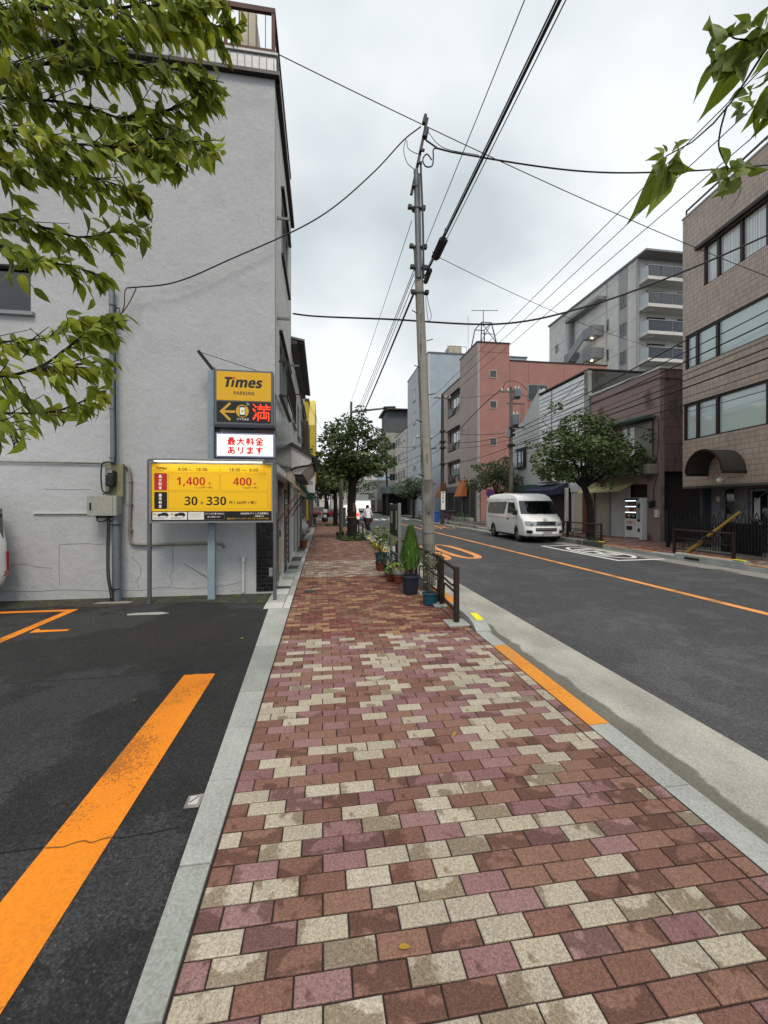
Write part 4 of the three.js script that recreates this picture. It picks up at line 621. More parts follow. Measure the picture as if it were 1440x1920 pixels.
{
  const b = plainBlock('brown_house', 'narrow grey-brown house with downpipe past the tiled house', 'house', -7, -0.95, 18.35, 22.6, 6.1, greyBrown, { dir: 1, rows: [3.2], cols: [[18.8, 20.2], [20.8, 22.2]], base: M.darkMetal });
  part(b, 'bay', bx(-0.95, -0.62, 3.0, 5.4, 19.0, 21.6), greyBrown); part(b, 'down_pipe', cyl(V(-0.9, 0, 18.5), V(-0.9, 6, 18.5), 0.04), M.alu);
  plainBlock('grey_house', 'small grey house with a pale sign between brown house and yellow building', 'house', -7, -1.0, 22.7, 26.2, 6.9, lightPl, { dir: 1, rows: [3.3], cols: [[23, 24.2], [24.8, 26]], base: M.darkMetal });
  const y = plainBlock('yellow_building', 'bright yellow fronted building with a rounded top on the left row', 'building', -8, -0.85, 26.4, 34, 8.1, mat(0xcab634, 0.6, { map: grainT }), { dir: 1, rows: [3.3, 5.6], cols: [[27, 29], [30, 32]], base: M.darkMetal });
  part(y, 'rounded_panel', slabX([[26.4, 3], [33.9, 3], [33.9, 6.6], [33.3, 7.9], [32, 8.6], [28.4, 8.6], [27, 7.9], [26.4, 6.6]].reverse().reverse(), -0.84, -0.45), mat(0xd9c33a, 0.45, { map: grainT })); for (const s of [28.3, 30.2, 32.1]) part(y, 'panel_rib', bx(-0.448, -0.42, 3.1, 8.4, s, s + 0.12), mat(0xb8a428, 0.5));
  const r = thing('striped_tower', 'rounded red and white striped sign tower rising above the left roofs', 'sign tower', [-1.45, 6.9, 25]);
  part(r, 'shaft', [cyl(V(-1.35, 6.9, 25), V(-1.35, 9.15, 25), 0.26, 0.26, 20), new THREE.SphereGeometry(0.26, 20, 8, 0, 7, 0, Math.PI / 2).translate(-1.35, 9.15, -25)], mat(0x7e2426, 0.5)); for (let i = 0; i < 12; i++) part(r, 'white_stripe', cyl(V(-1.35, 7.0 + i * 0.18, 25), V(-1.35, 7.07 + i * 0.18, 25), 0.268, 0.268, 20), M.white); part(r, 'edge_strip', bx(-1.07, -1.02, 6.9, 9.1, 24.95, 25.05), M.cream);
  plainBlock('shop_building', 'plain cream shop building after the yellow front', 'building', -8, -0.95, 34.2, 43.5, 5.2, mat(0xa9a294, 0.85, { map: streakT }), { dir: 1, rows: [3.2], cols: [[35, 37], [38, 40], [41, 43]], base: M.darkMetal });
  const sg = thing('hanging_sign', 'white vertical hanging shop sign with dark characters on the left row', 'sign', [-0.5, 3, 24]); const st = canvasTex(128, 384, (c, w, h) => { c.fillStyle = '#d5d7d8'; c.fillRect(0, 0, w, h); jp(c, '本店', 26, 90, 80, '#4a4a55', 0.13, true); });
  part(sg, 'sign_board', bx(-0.86, -0.4, 2.3, 3.6, 24.0, 24.12, 0.01), M.white); part(sg, 'sign_face', panelS(-0.85, -0.41, 2.32, 3.58, 23.994), mat(0xffffff, 0.5, { map: st }), { keepUV: true }); part(sg, 'bracket', bx(-1.0, -0.86, 3.2, 3.26, 24.03, 24.09), M.steel);
}

// ---------------------------------------------------------------- right row
{ // brown tiled office building, turned slightly off the street line (built in its own frame: facade x = 0, s runs away from the camera)
  const TT = (() => { const n = 1024, px = n / 2.0; return tex(n, 2.0, (i, x, y) => { const r = Math.floor(y / (px / 6)), v = (y / px) % (1 / 6), u = (x / px) % 0.0625, q = Math.floor(x / (px * 0.0625)); const j = v < 0.014 ? 0.66 : u < 0.011 ? 0.76 : 1; const h = Math.abs(Math.sin(r * 12.99 + q * 78.23) * 43758.5) % 1; const k = (0.86 + 0.11 * (h - 0.5) + 0.08 * (nA[(((y >> 1) % 512) * 512 + ((x >> 1) % 512))] - 0.5)) * j; return [k, k * 0.99, k * 0.975]; }); })();
  const tile = mat(0xd0bcae, 0.42, { map: TT }), fr = mat(0x2e2320, 0.45, { metalness: 0.3 });
  const b = thing('tiled_office', 'brown tiled office building with dark framed windows and arched canopy at right edge', 'building', [13, 0, 13.5], undefined, -0.108, true);
  const holes = [[-6.5, -0.96, 9.1, 10.45], [-6.5, -0.12, 6.5, 7.72], [-6.5, -0.05, 3.95, 5.24]];
  part(b, 'front_wall', holedX(0, 0.25, -9, 0, 2.3, 12.0, holes), tile); part(b, 'side_wall', bx(0.25, 9, 2.3, 12, -0.25, 0), tile); part(b, 'rear_wall', bx(8.8, 9, 2.3, 12, -9, -0.25), tile); part(b, 'side_wall', bx(0.25, 8.8, 2.3, 12, -9, -8.75), tile); part(b, 'roof', bx(0.25, 8.8, 11.7, 11.8, -8.75, -0.25), M.darkConcrete);
  part(b, 'soffit', bx(0.0, 9, 2.22, 2.298, -9, 0), M.darkConcrete); for (const y of [5.6, 8.6]) part(b, 'interior_floor', bx(0.4, 8.7, y, y + 0.2, -8.7, -0.3), M.cream);
  part(b, 'roof_rail', [bar(V(0.1, 12.3, -9), V(0.1, 12.3, -0.05), 0.05), ...[-0.05, -1.6, -3.2, -4.8].map((s) => bar(V(0.1, 12, s), V(0.1, 12.3, s), 0.04))], fr); part(b, 'coping', bx(-0.03, 0.28, 12.001, 12.05, -9, 0.03), M.white);
  const band = (y0, y1, cuts, gl) => { for (let i = 0; i + 1 < cuts.length; i++) { const w = part(b, 'window', bx(0.1, 0.11, y0 + 0.04, y1 - 0.04, cuts[i + 1], cuts[i]), gl); part(w, 'frame', [bx(0.04, 0.099, y0, y0 + 0.05, cuts[i + 1], cuts[i]), bx(0.04, 0.099, y1 - 0.05, y1, cuts[i + 1], cuts[i]), bx(0.02, 0.099, y0 + 0.05, y1 - 0.05, cuts[i] - 0.06, cuts[i]), bx(0.02, 0.099, y0 + 0.05, y1 - 0.05, cuts[i + 1], cuts[i + 1] + 0.03)], fr); } };
  band(9.1, 10.45, [-0.96, -1.5, -2.35, -3.2, -4.0, -5.2, -6.5], M.curtainGlass); band(6.5, 7.72, [-0.12, -0.6, -1.45, -3.35, -5, -6.5], M.blindGlass); band(3.95, 5.24, [-0.05, -0.62, -1.45, -3.2, -5, -6.5], M.blindGlass);
  part(b, 'window_hood', bx(-0.14, -0.002, 10.46, 10.56, -6.6, -0.7), fr);
  // arched entrance canopy: half barrel on a dark frame
  const arc = [], ri = 0.72; for (let k = 0; k <= 16; k++) { const a = Math.PI * k / 16; arc.push([-1.85 - Math.cos(a) * ri, 2.68 + Math.sin(a) * ri]); } const inn = arc.map(([s, y]) => [-1.85 + (s + 1.85) * 0.965, 2.68 + (y - 2.68) * 0.965]).reverse();
  const cn = part(b, 'arched_canopy', slabX([...arc.slice().reverse(), ...inn.slice().reverse()].reverse(), -0.75, -0.002), mat(0x3b332c, 0.75, { map: dirtyT, side: THREE.DoubleSide })); part(cn, 'front_rim', slabX([...arc.map(([s, y]) => [-1.85 + (s + 1.85) * 1.03, 2.68 + (y - 2.68) * 1.03]), ...inn], -0.8, -0.755), M.brownMetal); part(cn, 'edge_rail', [bx(-0.75, -0.01, 2.6, 2.68, -2.6, -2.53), bx(-0.75, -0.01, 2.6, 2.68, -1.17, -1.1)], M.black);
  part(b, 'entrance_lamp', [new THREE.SphereGeometry(0.09, 12, 8).translate(-0.3, 2.42, 1.95), cyl(new THREE.Vector3(-0.3, 2.42, 1.95), new THREE.Vector3(-0.02, 2.55, 1.95), 0.02)], M.ceramic);
  // recessed ground floor: grey wall, dark openings, glazed door with notices
  const gw = mat(0x7d7a80, 0.8, { map: dirtyT }); part(b, 'ground_wall', holedX(0.9, 1.05, -9, -0.2, 0.1, 2.22, [[-1.15, -0.75, 0.12, 2.18], [-3.0, -1.65, 0.12, 2.18]]), gw); part(b, 'ground_floor', bx(0.2, 8, 0.06, 0.12, -9, -0.2), M.concrete); part(b, 'interior_shade_panel', bx(2.6, 2.7, 0.1, 2.22, -9, -0.2), M.darkMetal); part(b, 'side_return', bx(0.6, 6, 0.1, 2.22, -0.2, -0.05), mat(0x3a3f44, 0.7, { map: grainT }));  // dark board behind the ground floor openings paints the shade inside
  const dr = part(b, 'entrance_door', [bx(0.95, 0.99, 0.12, 2.15, -1.75, -1.68), bx(0.95, 0.99, 0.12, 2.15, -2.35, -2.28), bx(0.95, 0.99, 0.12, 2.15, -2.99, -2.92), bx(0.95, 0.99, 2.08, 2.15, -2.92, -1.75)], M.alu); part(dr, 'pane', bx(0.965, 0.975, 0.14, 2.08, -2.28, -1.75), M.glass); part(dr, 'pane', bx(0.965, 0.975, 0.14, 2.08, -2.92, -2.35), M.glass);
  for (const [s, y, w, h] of [[-1.95, 1.2, 0.2, 0.66], [-2.62, 1.15, 0.38, 0.42], [-2.6, 0.85, 0.42, 0.26], [-3.12, 1.75, 0.14, 0.4], [-2.05, 0.85, 0.1, 0.2]]) part(dr, 'notice', bx(0.93, 0.94, y, y + h, s - w / 2, s + w / 2), M.white);
  part(b, 'wall_lamp', new THREE.SphereGeometry(0.09, 12, 8).scale(0.5, 1.3, 1).translate(0.86, 1.85, 0.55), M.cream); part(b, 'door', bx(0.95, 0.99, 0.12, 2.16, -1.14, -0.76), M.glass);
}
{ // accordion gate in front of it
  const t = thing('folding_gate', 'black folding lattice gate across the front of the tiled office', 'gate', [12.15, 0.1, 11], undefined, -0.108, true);
  const a0 = -5.2, N = 36, dx = 0.205; for (let i = 0; i < N; i++) { const s = 2.4 - i * dx, tall = i % 2 ? 1.2 : 1.32; part(t, 'upright', tube([V(0, 0.08, s), V(0, tall - 0.05, s), V(0, tall, s - 0.02), V(0, tall, s - 0.07), V(0, tall - 0.05, s - 0.09), V(0, 0.08, s - 0.09)], 0.014, 16, 5), M.black); }
  const lat = []; for (let i = 0; i + 2 < N; i++) for (const [y0, y1] of [[0.25, 0.62], [0.62, 0.25], [0.62, 1.0], [1.0, 0.62]]) lat.push(bar(V(0.012, y0, 2.35 - i * dx), V(0.012, y1, 2.35 - (i + 1) * dx), 0.012, 0.02)); part(t, 'lattice', lat, M.black, { stuff: true });
  part(t, 'end_post', bx(-0.05, 0.05, 0, 1.36, 2.5, 2.6, 0.006), M.black); part(t, 'lower_panel', bx(0.05, 0.07, 0.1, 1.0, -1.0, 0.3), M.black);
}
{ // pink-brown plaster shop house
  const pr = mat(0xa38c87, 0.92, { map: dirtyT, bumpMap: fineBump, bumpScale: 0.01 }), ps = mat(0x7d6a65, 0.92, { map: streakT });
  const b = thing('plaster_shop', 'pink-brown rough plaster shop house with shutters beside the tiled office', 'building', [15, 0.1, 18]);
  part(b, 'front_wall', holedX(14, 14.2, 15.65, 20.2, 0.1, 7.35, [[16.35, 20.0, 0.12, 2.55], [16.0, 18.0, 3.7, 5.3]]), pr); part(b, 'side_wall', bx(14.2, 20, 3.05, 7.35, 15.65, 15.85), ps); part(b, 'side_wall', bx(14.2, 20, 0.1, 3.05, 16.0, 16.15), mat(0x39322f, 0.9, { map: dirtyT })); part(b, 'side_wall', bx(14.2, 20, 0.1, 7.35, 20.0, 20.2), ps); part(b, 'rear_wall', bx(19.8, 20, 0.1, 7.35, 16.15, 20.0), ps); part(b, 'roof', bx(14.2, 19.8, 7.0, 7.1, 15.85, 20.0), M.darkConcrete); part(b, 'interior_shade_panel', bx(14.6, 14.7, 0.1, 6.9, 16.2, 19.9), M.darkMetal);  // dark panel close behind the shop openings stands in for the shaded interior
  part(b, 'coping', [bx(13.95, 14.25, 7.352, 7.44, 15.6, 20.25), bx(14.252, 20, 7.352, 7.44, 15.6, 15.9)], M.white); for (const y of [6.95]) part(b, 'cornice', [bx(13.95, 13.998, y, y + 0.05, 15.6, 20.2), bx(14.0, 20, y, y + 0.05, 15.6, 15.648)], ps); for (const y of [6.3, 5.6, 4.9, 4.2, 3.5]) part(b, 'wall_joint', bx(14.21, 19.9, y, y + 0.02, 15.643, 15.649), M.darkConcrete);
  const led = part(b, 'window_ledge', bx(13.55, 13.999, 5.32, 5.42, 15.85, 19.6), mat(0x5d6a62, 0.7, { map: dirtyT })); part(led, 'copper_edge', bx(13.53, 13.56, 5.4, 5.46, 15.85, 19.6), mat(0x4f7a6d, 0.7));
  winX(b, 14, 17.1, 18.0, 3.7, 5.3, { glass: M.curtainGlass, frame: M.cream, n: 2 }); part(b, 'shutter_panel', bx(13.94, 13.998, 3.65, 5.25, 16.05, 17.0), mat(0xa39e92, 0.8, { map: dirtyT }));
  part(b, 'sign_box', [bx(13.45, 13.999, 2.98, 3.3, 16.0, 19.9, 0.01)], mat(0x6e6a60, 0.8, { map: dirtyT })); part(b, 'sign_end', bx(13.5, 13.999, 2.93, 3.36, 15.72, 15.999, 0.04), mat(0x9b9787, 0.7, { map: dirtyT }));
  const aw = mat(0xb3ae7c, 0.9, { map: (() => { const n = 512; return tex(n, 2.4, (i) => { const g = sst(0.5, 0.66, streakN[i]); const k = 0.9 + 0.2 * (nB[i] - 0.5); return [k * lerp(1, 0.55, g), k * lerp(1, 0.62, g), k * lerp(1, 0.35, g)]; }); })(), side: THREE.DoubleSide });
  const canopy = slabX([[16.9, 0], [20.1, 0], [20.1, 0.02], [16.9, 0.02]], 0, 0.95).toNonIndexed(), cp = canopy.attributes.position; for (let i = 0; i < cp.count; i++) cp.setXYZ(i, 13.05 + cp.getX(i), 2.22 + cp.getY(i) + 0.47 * cp.getX(i) / 0.95, cp.getZ(i)); canopy.computeVertexNormals(); part(b, 'shop_awning', canopy, aw);
  const slats = (s0, s1, y1, m) => { const L = []; for (let i = 0; i * 0.075 < y1 - 0.12; i++) L.push(bx(14.1, 14.14 + (i % 2) * 0.012 - 0.012, 0.12 + i * 0.075, 0.19 + i * 0.075, s0, s1)); return part(b, 'roller_shutter', L, m); };
  slats(18.9, 20.0, 2.55, mat(0xb5af9c, 0.6, { map: grainT })); slats(17.5, 18.82, 2.55, mat(0xcfd0ce, 0.55, { map: grainT })); part(b, 'shutter_post', bx(14.05, 14.16, 0.1, 2.55, 18.825, 18.895), M.alu); part(b, 'shutter_backing', bx(14.2, 14.25, 0.12, 2.55, 16.36, 17.49), M.brownMetal);
  part(b, 'door_post', bx(14.02, 14.12, 0.1, 2.55, 16.22, 16.34), mat(0x6f5648, 0.7)); for (const [s, y] of [[15.95, 1.55], [16.12, 1.5]]) part(b, 'meter', bx(13.9, 13.999, y, y + 0.28, s - 0.07, s + 0.07, 0.03), M.black); part(b, 'meter', bx(13.86, 13.998, 1.1, 1.42, 15.66, 15.82, 0.02), M.ceramic);
  part(b, 'wall_cable', tube([V(13.98, 5.4, 15.75), V(13.95, 4.8, 15.68), V(13.96, 4.0, 15.72), V(13.98, 3.4, 15.9), V(13.97, 3.35, 16.1)], 0.012, 30, 5), M.cable); part(b, 'wall_cable', tube([V(13.98, 3.0, 15.7), V(13.97, 2.4, 15.95), V(13.97, 1.85, 15.95)], 0.012, 20, 5), M.cable); part(b, 'insulator_bracket', [bar(V(14, 4.85, 16.0), V(13.75, 4.85, 16.0), 0.03), cyl(V(13.8, 4.75, 16.0), V(13.8, 4.9, 16.0), 0.03)], M.darkMetal);
  part(b, 'side_gate', bx(14.2, 15.6, 0.1, 1.35, 15.4, 15.5), M.black);
}
{ // drinks vending machine
  const t = thing('vending_machine', 'white drinks vending machine with lit shelves beside the roller shutters', 'vending machine', [13.85, 0.1, 16.9]);
  part(t, 'cabinet', bx(13.78, 14.17, 0.1, 1.95, 16.4, 17.46, 0.02), mat(0xd9dad7, 0.4)); const fx = 13.778;
  const face = (s) => s; const win = part(t, 'display', bx(fx - 0.006, fx, 1.02, 1.82, 16.72, 17.4), mat(0x1c2426, 0.2));
  for (let r = 0; r < 3; r++) { const y = 1.08 + r * 0.26; part(win, 'lit_shelf', bx(fx - 0.02, fx - 0.008, y + 0.2, y + 0.235, 16.74, 17.38), mat(0xeaf6ff, 0.4, { emissive: 0xdff2ff, emissiveIntensity: 1.6 })); for (let k = 0; k < 9; k++) part(win, 'drink_can', cyl(V(fx - 0.03, y, 16.78 + k * 0.07), V(fx - 0.03, y + 0.14, 16.78 + k * 0.07), 0.026, 0.026, 8), pick([mat(0x9a2f24, 0.4), mat(0x2f5f8a, 0.4), mat(0xc9a548, 0.4), mat(0x3d6b48, 0.4), mat(0xd8d8d4, 0.4), mat(0x5a3a2a, 0.4)])); }
  const L = new THREE.RectAreaLight(0xe4f2ff, 3, 0.7, 0.75); L.position.copy(V(fx - 0.06, 1.42, 17.06)); L.lookAt(V(0, 1.42, 17.06)); scene.add(L);
  const vt = canvasTex(512, 256, (c, w, h) => { c.fillStyle = '#d6d3cc'; c.fillRect(0, 0, w, h); c.fillStyle = '#c2401c'; c.font = 'bold 190px sans-serif'; c.textAlign = 'left'; c.fillText('100', 20, 190); jp(c, '円', 400, 110, 84, '#c2401c', 0.13); });
  const pg = new THREE.PlaneGeometry(0.66, 0.28); pg.rotateY(-Math.PI / 2); pg.translate(fx - 0.004, 0.84, -17.06); part(t, 'price_panel', pg, mat(0xffffff, 0.5, { map: vt }), { keepUV: true });
  part(t, 'delivery_flap', bx(fx - 0.015, fx, 0.5, 0.68, 16.98, 17.32, 0.006), M.black); part(t, 'coin_panel', bx(fx - 0.01, fx, 0.95, 1.75, 16.5, 16.66, 0.004), mat(0x8a8f92, 0.4)); part(t, 'button_box', bx(fx - 0.03, fx, 1.5, 1.68, 16.5, 16.65, 0.01), M.black); part(t, 'button_box', bx(fx - 0.03, fx, 0.9, 1.0, 16.5, 16.65, 0.01), M.black); part(t, 'coin_return', bx(fx - 0.02, fx, 0.45, 0.6, 16.52, 16.62, 0.006), M.black); part(t, 'foot_slot', bx(fx - 0.01, fx, 0.14, 0.18, 16.55, 17.35), M.black); part(t, 'top_display', bx(fx - 0.02, fx, 1.83, 1.93, 16.6, 17.42, 0.004), M.black);
}
{ // white metal-clad house: each horizontal siding board is real
  const b = thing('siding_house', 'white house clad in horizontal metal boards above a navy awning', 'building', [15, 0.1, 23]);
  const w = mat(0xf4f6f6, 0.55, { map: grainT }), w2 = mat(0xe8ecec, 0.55, { map: grainT });
  part(b, 'wall', bx(14.02, 20, 0.1, 8.7, 20.3, 25.4), w2); for (let i = 0; i < 20; i++) part(b, 'siding_board', wall([[14.018, 3.75 + i * 0.245], [13.94, 3.75 + i * 0.245], [13.985, 3.985 + i * 0.245], [14.018, 3.985 + i * 0.245]], 20.65, 25.42), i % 3 ? w : w2);
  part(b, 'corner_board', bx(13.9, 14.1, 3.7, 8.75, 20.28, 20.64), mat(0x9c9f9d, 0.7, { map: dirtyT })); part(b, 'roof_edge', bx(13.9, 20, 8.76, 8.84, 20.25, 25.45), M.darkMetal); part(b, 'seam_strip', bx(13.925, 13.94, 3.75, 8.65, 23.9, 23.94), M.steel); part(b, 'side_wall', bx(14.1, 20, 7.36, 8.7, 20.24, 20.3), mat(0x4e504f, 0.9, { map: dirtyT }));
  part(b, 'shop_front', bx(13.96, 14.018, 0.1, 2.6, 22.0, 25.3), M.darkMetal); part(b, 'door', bx(13.95, 14.018, 0.1, 2.3, 20.9, 21.6), M.cream); part(b, 'red_panel', bx(13.94, 14.018, 0.1, 2.3, 20.5, 20.8), mat(0x6d2b1d, 0.7)); part(b, 'header', bx(13.9, 14.018, 2.35, 2.75, 20.4, 21.9), M.white); part(b, 'entry_post', bx(13.7, 13.85, 0.1, 2.6, 22.0, 22.16), M.white);
  for (const s of [23.1, 24.0]) { const ac = part(b, 'air_conditioner', bx(13.5, 13.82, 3.02, 3.56, s, s + 0.75, 0.02), M.white); part(ac, 'fan_grille', new THREE.CylinderGeometry(0.21, 0.21, 0.02, 20).rotateZ(Math.PI / 2).translate(13.495, 3.29, -(s + 0.28)), M.steel); part(ac, 'shelf', bx(13.5, 13.93, 2.98, 3.01, s, s + 0.75), M.steel); }
  const t = thing('navy_awning', 'navy blue shop awning under the white siding house', 'awning', [13.4, 2.3, 23.5]); const nv = mat(0x1b2444, 0.8, { map: grainT }); part(t, 'canopy', wall([[13.95, 2.9], [13.0, 2.5], [13.0, 2.2], [13.04, 2.2], [13.04, 2.46], [13.95, 2.85]], 22.2, 25.6), nv); part(t, 'side_flap', wall([[13.94, 2.84], [13.05, 2.46], [13.05, 2.22], [13.94, 2.3]], 22.205, 22.225), nv);
}
{ // white shingled house with a roofline that sweeps down
  const b = thing('shingle_house', 'white shingle fronted house with a sloping roofline beside the pink building', 'building', [15, 0.1, 27.5]);
  const T = tex(512, 1.2, (i, x, y) => { const r = Math.floor(y / 64), u = (x + (r % 2) * 64) % 128; const j = y % 64 < 5 || u < 5; const k = j ? 0.72 : 0.9 + 0.1 * (nB[i] - 0.5); return [k, k, k]; });
  part(b, 'front_wall', slabX([[25.45, 0.1], [29.5, 0.1], [29.5, 7.0], [28.4, 7.3], [27.4, 7.8], [26.4, 8.6], [25.45, 9.2]], 14.0, 14.4), mat(0xd6d9d6, 0.8, { map: T })); part(b, 'body', slabX([[25.45, 0.1], [29.4, 0.1], [29.4, 6.9], [25.45, 8.9]], 14.4, 20), M.cream);
  part(b, 'roof_edge', tube([V(14.1, 9.22, 25.4), V(14.1, 8.63, 26.4), V(14.1, 7.83, 27.4), V(14.1, 7.33, 28.4), V(14.1, 7.03, 29.5)], 0.05, 30, 6), M.darkMetal);
  const w = winX(b, 13.99, 27.4, 28.5, 4.3, 5.5, { frame: M.black, n: 2, glass: M.paleGlass, deep: -0.02 }); part(w, 'surround', [bx(13.8, 13.99, 4.2, 4.3, 27.25, 28.6), bx(13.8, 13.99, 5.5, 5.62, 27.25, 28.6), bx(13.8, 13.99, 4.3, 5.5, 27.25, 27.38)], M.black);
  part(b, 'green_canopy', bx(13.4, 13.99, 2.5, 2.95, 25.7, 28.2), mat(0x3b5a55, 0.8, { map: dirtyT })); part(b, 'shop_front', bx(13.95, 13.998, 0.1, 2.4, 25.8, 29.2), M.darkMetal);
}
{ // pink and brown four-storey building with antenna mast
  const pk = mat(0xab7d75, 0.85, { map: grainT, bumpMap: fineBump, bumpScale: 0.003 }), bf = mat(0xb3a49d, 0.8, { map: (() => tex(512, 3, (i, x, y) => { const j = x % 171 < 4 || y % 512 < 4; const k = j ? 0.72 : 0.9 + 0.12 * (nA[i] - 0.5); return [k, k, k]; }))() });
  const b = thing('pink_building', 'tall pink building with brown street front and raised corner tower', 'building', [17, 0.1, 42]);
  const cols = [[41.2, 45.4]], holes = []; for (const y of [11.2, 7.4, 3.9]) holes.push([41.4, 45.6, y, y + 2.3]);
  part(b, 'front_wall', holedX(14, 14.25, 36.52, 48, 3.55, 14.6, holes), bf); part(b, 'side_wall', bx(14.25, 27, 0.1, 14.9, 36.5, 36.8), pk); part(b, 'body', bx(14.4, 27, 0.1, 14.5, 36.8, 48), bf);
  part(b, 'corner_tower', bx(14.25, 17.08, 14.9, 16.45, 36.5, 41.4), pk); part(b, 'tower_front', bx(14, 14.249, 14.6, 16.45, 36.52, 41.4), bf); part(b, 'tower_coping', bx(13.93, 17.15, 16.45, 16.55, 36.44, 41.46), M.brownMetal); part(b, 'coping', bx(17.1, 27, 14.902, 15.0, 36.44, 36.85), M.brownMetal); part(b, 'coping', bx(13.94, 14.3, 14.602, 14.7, 41.42, 48), M.brownMetal);
  for (const x of [17.1, 18.95, 22.5]) part(b, 'wall_joint', bx(x, x + 0.04, 0.2, 14.8, 36.488, 36.499), mat(0x7c524d, 0.8)); part(b, 'wall_joint', bx(14.3, 17.05, 15.6, 15.64, 36.488, 36.499), mat(0x7c524d, 0.8));
  for (const y of [13.3, 10.5, 7.1]) winS(b, 36.5, 15.2, 15.8, y, y + 0.62, { n: 1, frame: M.cream }); winS(b, 36.5, 18.95, 20.8, 11.4, 12.75, { n: 2, frame: M.alu }); part(b, 'window_grille', Array.from({ length: 15 }, (_, i) => bx(18.95 + i * 0.13, 18.98 + i * 0.13, 11.35, 12.0, 36.36, 36.39)), M.steel);
  for (const y of [11.2, 7.4, 3.9]) { winX(b, 14.22, 41.6, 44.4, y + 0.9, y + 2.1, { glass: M.paleGlass, n: 3, frame: M.alu, sill: false }); for (const [q, w] of [[41.45, 42.2], [43.9, 45.5]]) part(b, 'window_guard', bx(14.02, 14.06, y + 0.2, y + 0.95, q, w), M.brownMetal); part(b, 'window_hood', bx(13.7, 13.998, y + 2.32, y + 2.4, 41.3, 45.7), M.brownMetal); }
  part(b, 'shop_front', bx(14.05, 14.35, 0.1, 3.5, 36.9, 47.8), mat(0x2b2a2a, 0.6, { map: grainT })); for (const s of [38.2, 40.5, 43, 45.5]) part(b, 'shop_pier', bx(13.98, 14.049, 0.1, 3.5, s, s + 0.4), M.darkConcrete); part(b, 'shop_lintel', bx(13.9, 14.049, 2.9, 3.5, 41.5, 47.9), M.steel); part(b, 'grey_pier', bx(13.97, 14.3, 0.1, 3.54, 36.5, 36.86), M.concrete); part(b, 'planting_step', bx(13.3, 13.9, 0.1, 0.4, 37, 42, 0.02), M.concrete);
  for (const [x, z, i] of [[15.2, 38, 0]]) { const m = part(b, 'antenna_frame', [...[[14.6, 37.2], [16.2, 37.2], [14.6, 40.2], [16.2, 40.2]].flatMap(([a, c]) => [cyl(V(a, 16.5, c), V(lerp(a, 15.4, 0.4), 18.9, lerp(c, 38.7, 0.4)), 0.06, 0.05, 6)]), bar(V(14.92, 18.9, 37.8), V(15.88, 18.9, 37.8), 0.06), bar(V(14.92, 18.9, 39.6), V(15.88, 18.9, 39.6), 0.06), bar(V(14.92, 18.9, 37.8), V(14.92, 18.9, 39.6), 0.06), bar(V(15.88, 18.9, 37.8), V(15.88, 18.9, 39.6), 0.06), cyl(V(14.7, 16.9, 37.3), V(15.85, 18.8, 37.8), 0.035, 0.035, 5), cyl(V(16.1, 16.9, 37.3), V(14.95, 18.8, 37.8), 0.035, 0.035, 5), bar(V(14.75, 17.7, 37.5), V(16.05, 17.7, 37.5), 0.05)], M.darkMetal); part(m, 'aerial', [cyl(V(15.4, 18.9, 38.6), V(15.4, 20.4, 38.6), 0.04, 0.03, 6), bar(V(14.2, 20.3, 38.6), V(16.9, 20.5, 38.6), 0.04), ...Array.from({ length: 9 }, (_, k) => bar(V(14.3 + k * 0.3, 20.2 + k * 0.02, 38.4), V(14.3 + k * 0.3, 20.45 + k * 0.02, 38.8), 0.02))], M.darkMetal); part(m, 'lightning_rod', cyl(V(14.2, 16.4, 39.5), V(14.2, 20.2, 39.5), 0.02, 0.015, 5), M.steel); }
  for (const [s, nm] of [[40.0, 'orange hood awning on the dark ground floor of the pink building'], [47.2, 'far orange hood awning at the end of the pink building']]) { const t = thing('orange_awning', nm, 'awning', [13.6, 2.4, s], 'orange hood awnings'); part(t, 'hood', wall([[13.97, 4.1], [13.78, 4.1], [13.2, 2.45], [13.97, 2.45]], s - 0.85, s + 0.85), mat(0xb5673a, 0.8, { map: grainT })); }
}
{ // blue-grey block with white street front
  const bl = mat(0xabb9c6, 0.7, { map: grainT }), b = thing('blue_grey_building', 'tall pale blue-grey windowless block behind the pink building', 'building', [19, 0.1, 60]);
  part(b, 'side_wall', bx(14.3, 28, 0.1, 21.9, 54.4, 68), bl); part(b, 'front_wall', bx(14, 14.299, 0.1, 21.9, 54.38, 68), mat(0xc2c8cc, 0.7, { map: grainT })); part(b, 'coping', bx(13.95, 28.1, 21.901, 22.05, 54.3, 68.1), M.steel); part(b, 'water_tank', bx(17.4, 19.2, 22.05, 23.7, 56, 58, 0.05), M.cream); part(b, 'tank_rail', [bar(V(17, 23.4, 55.5), V(19.7, 23.4, 55.5), 0.05), ...[17, 17.9, 18.8, 19.7].map((x) => bar(V(x, 22.05, 55.5), V(x, 23.4, 55.5), 0.04))], M.steel);
  for (const y of [17.5, 14, 10.5, 7, 3.6]) for (const s of [57, 62]) winX(b, 13.92, s, s + 1.6, y, y + 1.8, { n: 2 });
}
